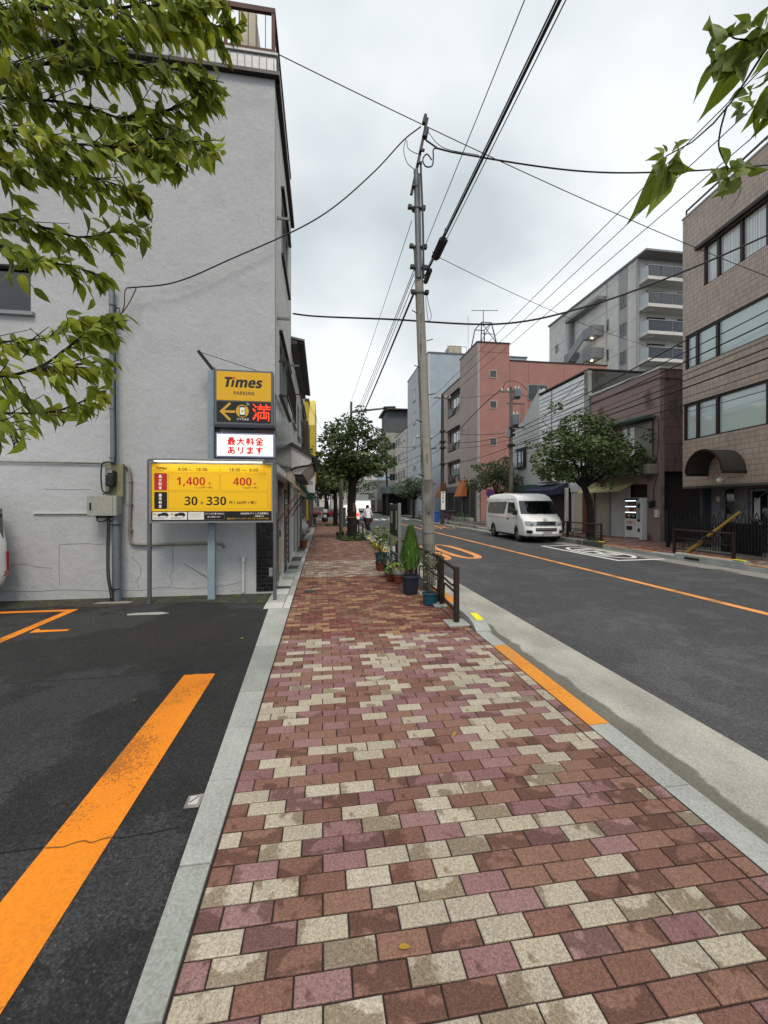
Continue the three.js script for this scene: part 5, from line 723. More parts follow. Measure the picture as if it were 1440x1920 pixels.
{ // apartment tower with outside stair and balconies
  const cw = mat(0xdededa, 0.85, { map: grainT, bumpMap: fineBump, bumpScale: 0.01 }), gs = mat(0x9c9a9c, 0.8), gr = mat(0x8d8e90, 0.7, { map: grainT });
  const b = thing('apartment_tower', 'tall pale grey apartment tower with balconies and outside stair behind the roofs', 'building', [42, 0, 50]);
  part(b, 'side_wall', bx(34, 52, 0, 28.5, 41.2, 59), cw); part(b, 'roof_slab', bx(33.8, 52, 28.5, 28.7, 39.6, 59.1), gr); for (const s of [[42.2, 44.6], [45.6, 46.1]]) part(b, 'grey_stripe', bx(33.96, 33.999, 0, 28.4, s[0] + 0.4, s[1] - (s[0] < 45 ? 0.6 : 0)), gs); part(b, 'edge_stripe', bx(33.9, 34.2, 0, 28.45, 41.0, 41.199), gs);
  for (const y of [10.4, 13.3, 16.2, 19.1, 22, 24.9, 27.8]) part(b, 'floor_joint', bx(33.985, 33.999, y, y + 0.05, 41.3, 58.9), gs);
  for (const y of [24.2, 21.0, 17.8]) winX(b, 33.9, 42.75, 43.7, y, y + 1.3, { n: 2, deep: 0.02 }); for (const y of [22.6, 19]) winX(b, 33.93, 45.7, 46.0, y, y + 1.3, { n: 1, deep: 0.02 }); for (const y of [24, 20.5]) winX(b, 33.93, 56.6, 57.2, y, y + 1.0, { n: 1, deep: 0.02 });
  for (const y of [25.9, 23.0, 20.1, 17.2, 14.3]) { const bc = part(b, 'balcony', bx(34.1, 46, y - 0.35, y, 39.7, 41.19), M.white); part(bc, 'side_screen', bx(34.12, 34.17, y, y + 1.15, 39.75, 41.19), mat(0xa9b0b4, 0.4)); const np = 8; for (let i = 0; i < np; i++) part(bc, 'rail_panel', bx(34.25 + i * 1.45, 35.6 + i * 1.45, y + 0.08, y + 1.1, 39.74, 39.78), y > 22 ? M.glass : mat(0x2c3340, 0.25)); part(bc, 'handrail', bx(34.12, 46, y + 1.12, y + 1.2, 39.7, 39.82), M.alu); part(bc, 'back_window', bx(35.2, 37.4, y + 0.05, y + 2.1, 41.14, 41.19), M.glass); part(bc, 'back_window', bx(39, 42, y + 0.05, y + 2.1, 41.14, 41.19), M.glass); part(bc, 'down_pipe', bar(V(34.4, y - 0.4, 41.1), V(34.9, y - 0.5, 39.9), 0.08), M.white); }
  const st = part(b, 'stair_tower', [bx(33.4, 33.998, 0, 26.4, 52.6, 53.1), bx(33.0, 33.998, 26.5, 26.9, 46.2, 53.3)], gr); part(b, 'stair_pipe', cyl(V(33.3, 0, 53.4), V(33.3, 27, 53.4), 0.12), M.white);
  for (let i = 0; i < 5; i++) { const y = 22.3 - i * 2.75; part(st, 'landing', bx(32.5, 33.998, y, y + 1.25, 46.6, 48.6), gr); part(st, 'flight', slabX([[48.6, y], [48.6, y + 1.25], [51.6, y - 0.3], [51.6, y - 1.55]].reverse(), 32.5, 32.7), mat(0x9d9fa0, 0.75, { map: grainT })); part(st, 'far_landing', bx(32.7, 33.998, y - 1.5, y - 0.3, 51.6, 53), gr); const lp = part(st, 'landing_lamp', new THREE.CylinderGeometry(0.12, 0.12, 0.05, 12).translate(33.1, y - 0.03, -47.6), mat(0xfff4dd, 0.4, { emissive: 0xfff0d0, emissiveIntensity: 3 })); const L = new THREE.PointLight(0xfff0d0, 0.5); L.position.copy(V(33.1, y - 0.12, 47.6)); scene.add(L); }
}
// ---------------------------------------------------------------- distant street
{
  const c1 = mat(0xc0c0bc, 0.85, { map: streakT }), c2 = mat(0xa5a3a0, 0.85, { map: streakT }), c3 = mat(0xcfccc4, 0.85, { map: streakT }), c4 = mat(0x5c5f63, 0.8, { map: grainT }), rows = (n, h = 3.1) => Array.from({ length: n }, (_, i) => 3.4 + i * h), cols = (a, n) => Array.from({ length: n }, (_, i) => [a + i * 2.6, a + 1.5 + i * 2.6]);
  const colsS = cols;
  plainBlock('white_flats', 'white flats with rows of windows just past the blue-grey block', 'building', 14, 26, 69, 80, 14.5, c3, { rows: rows(4), cols: cols(70, 4), base: M.darkMetal });
  const dk = plainBlock('dark_roof_building', 'grey building with a dark rooftop box far down the right side', 'building', 12.6, 24, 82, 96, 16, c2, { rows: rows(4), cols: cols(83, 5), rowsS: rows(4), colsS: [[13.2, 14.4]], base: M.darkMetal }); part(dk, 'rooftop_box', bx(12.8, 20, 16.1, 20.5, 83, 90), c4); part(dk, 'roof_canopy', bx(12.2, 21, 20.5, 20.8, 82, 91), M.darkMetal);
  plainBlock('beige_block', 'beige block with small windows far down the right side', 'building', 12.4, 24, 98, 116, 13.5, c3, { rows: rows(3), cols: cols(99, 6), base: M.darkMetal });
  plainBlock('grey_block', 'light grey block closing the far end of the street', 'building', 3, 16, 150, 170, 19, c1, { rowsS: rows(5), colsS: cols(3.6, 4) });
  plainBlock('pale_block', 'pale block to the left at the far end of the street', 'building', -16, 1.5, 142, 160, 15, c3, { rowsS: rows(4), colsS: cols(-12, 5) });
  plainBlock('low_shop', 'low shop with dark front on the left beyond the crossing', 'building', -12, -0.8, 62, 78, 6.5, c2, { dir: 1, rows: [3.4], cols: cols(63, 5), base: M.darkMetal });
  plainBlock('cream_house', 'cream house on the left beyond the low shop', 'house', -12, -0.8, 79, 96, 9.5, c3, { dir: 1, rows: rows(2), cols: cols(80, 5), base: M.darkMetal });
  plainBlock('stone_house', 'grey house on the left near the street end', 'house', -12, -0.8, 98, 120, 8, c1, { dir: 1, rows: rows(1), cols: cols(99, 6), base: M.darkMetal });
  const st = thing('corner_shop', 'low corner shop with a long grey canopy beyond the crossing on the right', 'shop', [13, 0, 56]); part(st, 'canopy', bx(9.2, 14.0, 3.3, 4.3, 61, 66), mat(0x56606a, 0.7, { map: grainT })); part(st, 'pier', [bx(9.4, 9.7, 0, 3.3, 61.2, 61.5), bx(12.6, 12.9, 0, 3.3, 61.2, 61.5)], M.darkMetal); part(st, 'back_wall', bx(9.4, 13.9, 0, 3.3, 65.4, 65.8), M.darkMetal);
}
// ---------------------------------------------------------------- street trees
M.bark = mat(0x2b2521, 0.95, { map: tex(512, 0.7, (i, x, y) => 0.75 + 0.5 * (nA[((y >> 2) % 512) * 512 + ((x * 3) % 512)] - 0.5)), bumpMap: tex(512, 0.7, (i, x, y) => nA[((y >> 2) % 512) * 512 + ((x * 3) % 512)], false), bumpScale: 0.03 });
M.leafFar = mat(0xffffff, 0.55, { vertexColors: true, side: THREE.DoubleSide });
const leafCols = [[0.04, 0.072, 0.018], [0.055, 0.095, 0.022], [0.074, 0.122, 0.026], [0.05, 0.084, 0.026], [0.105, 0.155, 0.04]];
// many small folded leaves spread through clumps [x,y,s,rx,ry]
function leafCloud(clumps, n, size, cols, droop = 0.5) {
  clumps = clumps.flatMap((c) => [c, ...(c[3] > 0.4 ? [0, 1, 2].map(() => { const t = rnd() * 6.28, k = rr(1.0, 1.5); return [c[0] + Math.cos(t) * c[3] * k, c[1] + rr(-0.7, 1.5) * c[4], c[2] + Math.sin(t) * c[3] * k, c[3] * rr(0.25, 0.4), c[4] * rr(0.3, 0.5), 1]; }) : [])]);
  const P = [], C = [], a = new THREE.Vector3(), u = new THREE.Vector3(), v = new THREE.Vector3(), w = new THREE.Vector3(); let vol = 0; for (const c of clumps) vol += c[3] * c[3] * c[4];
  for (const [cx, cy, cs, r, h, sprig] of clumps) {
    const k = Math.max(6, Math.round(n * r * r * h / vol * (sprig ? 1.6 : 0.72)));
    for (let i = 0; i < k; i++) {
      do a.set(rr(-1, 1), rr(-1, 1), rr(-1, 1)); while (a.lengthSq() > 1 || a.lengthSq() < 0.12);
      a.multiplyScalar(Math.pow(a.length(), -0.35)); const out = a.clone().normalize();
      const p = new THREE.Vector3(cx + a.x * r, cy + a.y * h, -cs + a.z * r);
      u.set(out.x + rr(-0.9, 0.9), rr(-droop - 0.4, 0.25), out.z + rr(-0.9, 0.9)).normalize(); v.set(rr(-1, 1), rr(-0.3, 1), rr(-1, 1)).cross(u).normalize(); w.crossVectors(u, v).normalize();
      const L = size * rr(0.65, 1.25), W = L * rr(0.24, 0.34), f = W * rr(0.1, 0.5), q = pick(cols), m = rr(0.8, 1.2);
      const b = p, t = p.clone().addScaledVector(u, L), l = p.clone().addScaledVector(u, L * 0.42).addScaledVector(v, W).addScaledVector(w, -f), r2 = p.clone().addScaledVector(u, L * 0.42).addScaledVector(v, -W).addScaledVector(w, -f);
      for (const e of [b, l, t, b, t, r2]) { P.push(e.x, e.y, e.z); C.push(q[0] * m, q[1] * m, q[2] * m); }
    }
  }
  const g = new THREE.BufferGeometry(); g.setAttribute('position', new THREE.Float32BufferAttribute(P, 3)); g.setAttribute('color', new THREE.Float32BufferAttribute(C, 3)); g.computeVertexNormals(); return g;
}
function limb(pts, r0, r1, seg = 14, rad = 7) { // tapered limb along points
  const c = new THREE.CatmullRomCurve3(pts), g = new THREE.TubeGeometry(c, seg, 1, rad, false), p = g.attributes.position; const n = rad + 1, t = new THREE.Vector3();
  for (let i = 0; i <= seg; i++) { c.getPointAt(i / seg, t); const R = lerp(r0, r1, i / seg) * (1 + 0.07 * Math.sin(i * 2.3)); for (let j = 0; j < n; j++) { const k = i * n + j; p.setXYZ(k, t.x + (p.getX(k) - t.x) * R, t.y + (p.getY(k) - t.y) * R, t.z + (p.getZ(k) - t.z) * R); } } g.computeVertexNormals(); return g;
}
function streetTree(label, x, y, s, o) { // o: trunk points, fork, clumps (relative), leaves
  const t = thing('street_tree', label, 'tree', [x, y, s], 'trees along the street', 0, true);
  const tp = o.trunk.map((p) => V(...p)), tr = part(t, 'trunk', limb(tp, o.r, o.r * 0.62, 12, 10), M.bark), fork = o.trunk[o.trunk.length - 1];
  o.clumps.forEach((c, i) => { const mid = V(lerp(fork[0], c[0], 0.5) + rr(-0.12, 0.12), lerp(fork[1], c[1], 0.45) + 0.1, lerp(fork[2], c[2], 0.5) + rr(-0.12, 0.12)); part(tr, 'limb', limb([V(fork[0], fork[1] - 0.12, fork[2]), mid, V(c[0], c[1] - c[4] * 0.1, c[2])], o.r * 0.34, o.r * 0.07, 8, 6), M.bark); });
  part(t, 'crown', leafCloud(o.clumps, o.n, o.size, o.cols || leafCols), M.leafFar, { keepUV: true }); return t;
}
const ringClumps = (R, y0, y1, n, r, sd) => { const L = []; for (let i = 0; i < n; i++) { const a = i * 2.399 + sd, q = Math.sqrt((i + 0.5) / n) * R, y = lerp(y0, y1, clamp(0.5 + 0.5 * Math.sin(i * 1.7 + sd * 3)) * (1 - 0.35 * q / R) + 0.1); L.push([Math.cos(a) * q, y, Math.sin(a) * q, r * rr(0.75, 1.2), r * rr(0.5, 0.72)]); } return L; };
{
  const c1 = [[-0.95, 4.6, 0, 0.6, 0.5], [-0.35, 5.25, 0.1, 0.62, 0.5], [0.35, 5.3, -0.2, 0.55, 0.48], [0.55, 4.6, 0.3, 0.6, 0.42], [1.3, 4.45, 0, 0.55, 0.4], [-0.5, 4.5, -0.5, 0.6, 0.42], [-1.2, 3.75, 0, 0.6, 0.42], [-0.6, 3.55, 0.4, 0.7, 0.45], [0.1, 3.75, -0.6, 0.7, 0.42], [0.75, 3.7, 0.1, 0.65, 0.42], [1.45, 3.65, -0.1, 0.55, 0.36], [-0.9, 3.1, -0.2, 0.6, 0.4], [0.2, 3.3, 0.4, 0.7, 0.36], [0.9, 3.25, -0.4, 0.6, 0.34], [1.0, 5.0, 0.1, 0.45, 0.35], [-0.2, 4.0, 0.7, 0.6, 0.4]];
  const t1 = streetTree('dark leafy street tree with forked black trunk, nearest on the left pavement', 1.39, 0, 19.6, { r: 0.27, trunk: [[0, -0.05, 0], [0.0, 0.9, 0], [-0.03, 1.8, 0], [0.05, 2.75, 0]], clumps: c1, n: 8500, size: 0.17 });
  part(t1, 'tag_rope', new THREE.TorusGeometry(0.255, 0.012, 6, 24).rotateX(Math.PI / 2).translate(-0.02, 1.05, 0), mat(0x9a7a4a, 0.9)); part(t1, 'bark_scar', bx(0.02, 0.1, 1.3, 1.72, -0.255, -0.235, 0.008), mat(0x6b5142, 0.9));
  part(t1, 'dead_leaves', leafCloud([[0.62, 4.0, -0.1, 0.28, 0.18]], 60, 0.15, [[0.16, 0.05, 0.02], [0.12, 0.045, 0.02]]), M.leafFar, { keepUV: true });
  const round = (sd, R, y0, y1, n, r) => ringClumps(R, y0, y1, n, r, sd);
  streetTree('second street tree on the left pavement, behind the forked one', 1.0, 0, 32.5, { r: 0.2, trunk: [[0, -0.05, 0], [0.02, 1.2, 0], [0.0, 2.6, 0]], clumps: [...round(1.2, 2.1, 2.9, 4.8, 12, 0.8), [-1.9, 3.4, 0, 0.8, 0.6], [-1.6, 2.6, 0.2, 0.8, 0.5]], n: 6000, size: 0.2 });
  streetTree('third street tree on the left pavement, beside the parked scooter', 0.35, 0, 40.5, { r: 0.2, trunk: [[0, -0.05, 0], [0.02, 1.2, 0], [0.0, 2.6, 0]], clumps: round(2.9, 2.2, 2.9, 5.0, 12, 0.85), n: 2600, size: 0.24 });
  streetTree('broad dark street tree with leaning trunk in front of the roller shutters', 11.5, 0.1, 16.66, { r: 0.2, trunk: [[0.02, -0.05, 0], [0.04, 0.9, 0], [-0.05, 1.7, 0], [-0.28, 2.4, 0.05]], clumps: [[-1.9, 3.5, 0.1, 0.7, 0.5], [-1.3, 4.2, 0, 0.75, 0.55], [-0.5, 4.9, 0.1, 0.75, 0.6], [0.3, 5.0, 0, 0.65, 0.5], [0.9, 4.3, 0.2, 0.75, 0.55], [1.6, 3.9, 0, 0.75, 0.45], [2.2, 3.55, 0.1, 0.6, 0.35], [-0.6, 3.9, -0.6, 0.85, 0.6], [0.4, 3.7, -0.5, 0.85, 0.55], [-1.4, 3.0, 0.3, 0.75, 0.4], [-0.4, 2.95, 0.5, 0.8, 0.4], [0.7, 3.1, 0.2, 0.8, 0.42], [1.5, 3.1, -0.2, 0.65, 0.36], [0.1, 4.3, 0.7, 0.8, 0.55], [-0.9, 3.5, 0.9, 0.7, 0.5], [0.75, 2.5, 0.0, 0.3, 0.25]], n: 11000, size: 0.165 });
  streetTree('round street tree behind the parked white van', 12.6, 0.1, 29.2, { r: 0.15, trunk: [[0, -0.05, 0], [0.0, 1.2, 0], [0.05, 2.2, 0]], clumps: [...round(0.5, 1.6, 2.8, 4.4, 11, 0.75), [1.9, 3.0, 0, 0.5, 0.35], [-1.6, 3.0, 0, 0.5, 0.35]], n: 5500, size: 0.18, cols: [[0.06, 0.085, 0.035], [0.075, 0.105, 0.04], [0.05, 0.075, 0.03], [0.1, 0.12, 0.05]] });
  streetTree('clipped dome street tree past the orange awnings', 10.6, 0.1, 48, { r: 0.16, trunk: [[0, -0.05, 0], [0.0, 1.2, 0], [0.05, 2.2, 0]], clumps: round(2.1, 1.9, 2.6, 4.3, 12, 0.85), n: 4200, size: 0.24, cols: [[0.045, 0.085, 0.035], [0.06, 0.105, 0.045], [0.035, 0.07, 0.03]] });
  streetTree('distant green tree beside the far crossing', 7.6, 0, 92, { r: 0.2, trunk: [[0, -0.05, 0], [0.0, 1.2, 0], [0.05, 2.4, 0]], clumps: round(0.9, 3.2, 3.2, 7, 12, 1.4), n: 1600, size: 0.45 });
  streetTree('most distant tree on the left at the street end', 1.5, 0, 110, { r: 0.25, trunk: [[0, -0.05, 0], [0.0, 1.6, 0], [0.05, 3, 0]], clumps: round(1.9, 3.6, 3.6, 8.5, 12, 1.6), n: 1600, size: 0.5 });
  // low planting round the near tree and weeds
  const bed = thing('ground_cover', 'low green shrubs growing round the foot of the forked tree', 'shrub', [1.4, 0, 19.6]); part(bed, 'soil', new THREE.CylinderGeometry(0.68, 0.7, 0.06, 20).translate(1.4, 0.0, -19.6), mat(0x2b241c, 0.95)); part(bed, 'foliage', leafCloud([[0.95, 0.12, 19.3, 0.22, 0.14], [1.75, 0.14, 19.4, 0.3, 0.22], [1.4, 0.1, 19.1, 0.35, 0.12], [1.0, 0.25, 19.7, 0.18, 0.25], [1.95, 0.2, 19.9, 0.22, 0.25], [1.1, 0.1, 19.05, 0.25, 0.08]], 900, 0.09, leafCols), M.leafFar, { keepUV: true });
  const bed2 = thing('ground_cover', 'small dark shrubs at the foot of the second left tree', 'shrub', [1, 0, 32.5]); part(bed2, 'foliage', leafCloud([[1.0, 0.1, 32.2, 0.6, 0.12]], 260, 0.12, leafCols), M.leafFar, { keepUV: true });
  const bed3 = thing('ground_cover', 'weeds at the foot of the tree by the roller shutters', 'shrub', [11.5, 0.1, 16.6]); part(bed3, 'foliage', leafCloud([[11.5, 0.16, 16.4, 0.4, 0.1]], 260, 0.08, leafCols), M.leafFar, { keepUV: true });
  const bed4 = thing('ground_cover', 'low hedge on the step before the pink building', 'shrub', [13.6, 0.4, 40]); part(bed4, 'foliage', leafCloud([[13.6, 0.55, 38.5, 0.35, 0.2], [13.6, 0.6, 40, 0.35, 0.3], [13.6, 0.5, 37.4, 0.3, 0.15]], 320, 0.14, leafCols), M.leafFar, { keepUV: true });
}

// ---------------------------------------------------------------- pot plants in a row along the roadside
{
  const pot = (t, x, s, r, h, m, y = 0, flare = 0.78) => { const p = part(t, 'pot', lathe([[0.001, 0.005], [r * flare, 0], [r * flare * 1.02, 0.02], [r * 0.97, h * 0.86], [r * 1.06, h * 0.87], [r * 1.07, h], [r * 0.96, h], [r * 0.92, h * 0.9], [0.001, h * 0.9]], x, y, s, 24), m); part(p, 'soil', new THREE.CylinderGeometry(r * 0.9, r * 0.9, 0.01, 18).translate(x, y + h * 0.915, -s), mat(0x2a211a, 0.95)); return p; };
  const terra = mat(0x7a3a2a, 0.85, { map: dirtyT }), navy = mat(0x20263c, 0.5, { map: grainT }), teal = mat(0x0f4f63, 0.4, { map: grainT }), blue = mat(0x21506a, 0.5, { map: grainT }), wht = mat(0xb9b5ab, 0.7, { map: dirtyT }), stem = mat(0x3a2d20, 0.9);
  const G2 = [[0.09, 0.2, 0.03], [0.12, 0.24, 0.035], [0.07, 0.15, 0.025]], Yl = [[0.16, 0.22, 0.03], [0.22, 0.27, 0.05], [0.1, 0.17, 0.03]], Dk = [[0.03, 0.06, 0.03], [0.05, 0.08, 0.045]];
  const t = thing('potted_conifer', 'bright green cone shaped conifer in a large navy pot', 'potted plant', [1.62, 0, 7.6]); pot(t, 1.62, 7.6, 0.165, 0.34, navy); part(t, 'trunk', cyl(V(1.62, 0.3, 7.6), V(1.62, 0.62, 7.6), 0.022, 0.016, 7), stem);
  { const P = [], C = []; for (let i = 0; i < 5200; i++) { const h = Math.pow(rnd(), 0.85), a = rnd() * 6.283, prof = h < 0.24 ? 0.62 + 0.38 * (h / 0.24) : Math.pow(1 - (h - 0.24) / 0.76, 0.72), R = 0.185 * prof * rr(0.5, 1.12) + 0.006, x = 1.62 + Math.cos(a) * R, z = -7.6 + Math.sin(a) * R, y = 0.46 + h * 0.74, L = rr(0.05, 0.11), wd = rr(0.006, 0.012), ox = Math.cos(a) * 0.3 + rr(-0.3, 0.3), oz = Math.sin(a) * 0.3 + rr(-0.3, 0.3), q = pick(G2), m = rr(0.7, 1.15); P.push(x - Math.sin(a) * wd, y, z + Math.cos(a) * wd, x + Math.sin(a) * wd, y, z - Math.cos(a) * wd, x + ox * L, y + L, z + oz * L); for (let k = 0; k < 3; k++) C.push(q[0] * m, q[1] * m, q[2] * m); } const g = new THREE.BufferGeometry(); g.setAttribute('position', new THREE.Float32BufferAttribute(P, 3)); g.setAttribute('color', new THREE.Float32BufferAttribute(C, 3)); g.computeVertexNormals(); part(t, 'foliage', g, M.leafFar, { keepUV: true }); }
  const b = thing('potted_bamboo', 'wispy thin stemmed plant in a low teal pot against the utility pole', 'potted plant', [1.76, 0, 6.72]); pot(b, 1.76, 6.72, 0.125, 0.2, teal, 0, 0.88); for (let i = 0; i < 9; i++) { const a = i * 0.7, e = V(1.76 + Math.cos(a) * rr(0.08, 0.22), rr(0.6, 0.95), 6.72 + Math.sin(a) * 0.15); part(b, 'stem', tube([V(1.76 + Math.cos(a) * 0.04, 0.17, 6.72 + Math.sin(a) * 0.04), V(1.76 + Math.cos(a) * 0.06, 0.45, 6.72 + Math.sin(a) * 0.06), e], 0.004, 8, 4), stem); } part(b, 'foliage', leafCloud([[1.72, 0.7, 6.7, 0.15, 0.2], [1.84, 0.78, 6.75, 0.13, 0.18], [1.74, 0.48, 6.72, 0.13, 0.18]], 120, 0.055, [[0.1, 0.13, 0.05], [0.14, 0.16, 0.08], [0.07, 0.1, 0.04]]), M.leafFar, { keepUV: true });
  const c = thing('potted_herb', 'small light green herb in a white bowl stacked on a terracotta pot', 'potted plant', [1.58, 0, 8.65]); pot(c, 1.58, 8.65, 0.11, 0.16, terra); const bowl = part(c, 'bowl', lathe([[0.001, 0.16], [0.09, 0.16], [0.12, 0.22], [0.13, 0.29], [0.118, 0.3], [0.11, 0.28], [0.001, 0.27]], 1.58, 0, 8.65, 22), wht); part(c, 'foliage', leafCloud([[1.56, 0.36, 8.63, 0.14, 0.1]], 150, 0.08, Yl), M.leafFar, { keepUV: true });
  const c2 = thing('small_pot', 'low empty-looking terracotta pot beside the white bowl', 'potted plant', [1.47, 0, 8.95]); pot(c2, 1.47, 8.95, 0.1, 0.15, terra); part(c2, 'foliage', leafCloud([[1.45, 0.24, 8.93, 0.1, 0.1]], 70, 0.07, Yl), M.leafFar, { keepUV: true });
  const d = thing('potted_shrub', 'dark leafy shrub in a teal pot before the notice board', 'potted plant', [1.5, 0, 9.4]); pot(d, 1.5, 9.4, 0.12, 0.24, teal); part(d, 'foliage', leafCloud([[1.5, 0.42, 9.4, 0.22, 0.18]], 320, 0.07, Dk), M.leafFar, { keepUV: true });
  const e = thing('potted_vine', 'tall yellow-green leafy plant in a blue pot stacked on terracotta', 'potted plant', [1.46, 0, 10.4]); pot(e, 1.46, 10.4, 0.14, 0.22, terra); pot(e, 1.46, 10.4, 0.155, 0.24, blue, 0.2); for (let i = 0; i < 7; i++) { const a = i * 0.9; part(e, 'stem', tube([V(1.46, 0.42, 10.4), V(1.46 + Math.cos(a) * 0.08, 0.65, 10.4 + Math.sin(a) * 0.08), V(1.46 + Math.cos(a) * 0.2, 0.9 + 0.2 * Math.sin(i), 10.4 + Math.sin(a) * 0.18)], 0.006, 8, 4), stem); } part(e, 'foliage', leafCloud([[1.46, 0.95, 10.4, 0.2, 0.18], [1.34, 0.75, 10.35, 0.18, 0.16], [1.62, 0.78, 10.4, 0.2, 0.16], [1.46, 0.65, 10.3, 0.22, 0.12]], 330, 0.1, Yl), M.leafFar, { keepUV: true });
  const f = thing('terracotta_pot', 'plain orange-brown flower pot standing at the shop fronts on the left', 'flower pot', [-0.7, 0, 16.1]); pot(f, -0.7, 16.1, 0.15, 0.3, mat(0x8a4a2a, 0.8, { map: grainT }));
  const g = thing('dark_planter', 'dark round planter beside the forked street tree', 'planter', [0.85, 0, 20.2]); pot(g, 0.85, 20.2, 0.2, 0.34, M.darkConcrete);
}
// ---------------------------------------------------------------- roadside rails and notice board
function guardRail(label, a, b, y0, o = {}) { // a,b = [x,s] of the end posts
  const t = thing('guard_rail', label, 'guard rail', [a[0], y0, a[1]], 'brown pipe guard rails'), m = M.brownMetal, at = (k, y) => V(lerp(a[0], b[0], k), y0 + y, lerp(a[1], b[1], k)), H = 0.8;
  for (const k of [0, 1]) { const p = at(k, 0); const post = part(t, 'post', new RoundedBoxGeometry(0.07, H, 0.07, 2, 0.012).translate(p.x, y0 + H / 2, p.z), m); if (o.base) part(post, 'footing', bx(p.x - 0.15, p.x + 0.15, y0, y0 + 0.035, -p.z - 0.15, -p.z + 0.15, 0.012), M.kerb); }
  const R = (name, k0, y1, k1, y2, r = 0.021) => part(t, name, cyl(at(k0, y1), at(k1, y2), r, r, 8), m); R('top_rail', 0.03, 0.755, 0.97, 0.755, 0.027); R('bottom_rail', 0.03, 0.16, 0.97, 0.16);
  part(t, 'loop_rail', tube([at(0.1, 0.74), at(0.1, 0.6), at(0.14, 0.52), at(0.25, 0.49), at(0.6, 0.49), at(0.97, 0.49)], 0.016, 30, 7), m); part(t, 'loop_rail', tube([at(0.03, 0.42), at(0.6, 0.42), at(0.76, 0.41), at(0.82, 0.36), at(0.83, 0.28), at(0.83, 0.17)], 0.016, 30, 7), m); return t;
}
guardRail('near brown guard rail on square concrete footings at the driveway end', [1.83, 5.56], [1.93, 6.62], 0, { base: true });
guardRail('brown guard rail behind the pot plants', [1.97, 6.9], [1.97, 8.7], 0); guardRail('brown guard rail behind the notice board', [1.95, 9.0], [1.95, 10.9], 0); guardRail('brown guard rail beside the forked street tree', [1.85, 19.2], [1.85, 21.4], 0);
guardRail('guard rail crossed by the yellow guy sleeve on the far pavement', [11.1, 9.9], [11.15, 11.9], 0.1); guardRail('guard rail in front of the leaning tree and shutters', [11.05, 15.3], [11.05, 17.6], 0.1); guardRail('guard rail right behind the front of the white van', [11.08, 17.7], [11.08, 19.8], 0.1); guardRail('guard rail behind the rear of the white van', [11.1, 24.6], [11.1, 26.0], 0.1);
guardRail('distant guard rail by the dome tree', [10.9, 44], [10.9, 46.5], 0.1);
{
  const t = thing('notice_board', 'green notice board with papers on grey posts among the pot plants', 'notice board', [1.63, 0, 9.4]);
  for (const s of [8.84, 9.92]) part(t, 'post', bx(1.61, 1.67, 0, 1.68, s - 0.03, s + 0.03, 0.006), M.alu); const bd = part(t, 'frame', bx(1.61, 1.66, 0.86, 1.66, 8.875, 9.885, 0.006), M.alu); part(bd, 'green_field', bx(1.602, 1.609, 0.95, 1.56, 8.93, 9.84), mat(0x1e4034, 0.8, { map: grainT })); part(bd, 'header', bx(1.598, 1.609, 1.565, 1.65, 8.9, 9.86), M.darkConcrete); part(bd, 'footer', bx(1.598, 1.609, 0.865, 0.945, 8.9, 9.86), M.cream);
  for (const [s, y, h, w] of [[9.62, 1.22, 0.28, 0.22], [9.0, 1.1, 0.42, 0.12]]) part(bd, 'paper', bx(1.596, 1.601, y, y + h, s - w / 2, s + w / 2), M.cream); part(t, 'lower_rail', bx(1.62, 1.65, 0.5, 0.56, 8.87, 9.89), M.steel);
}
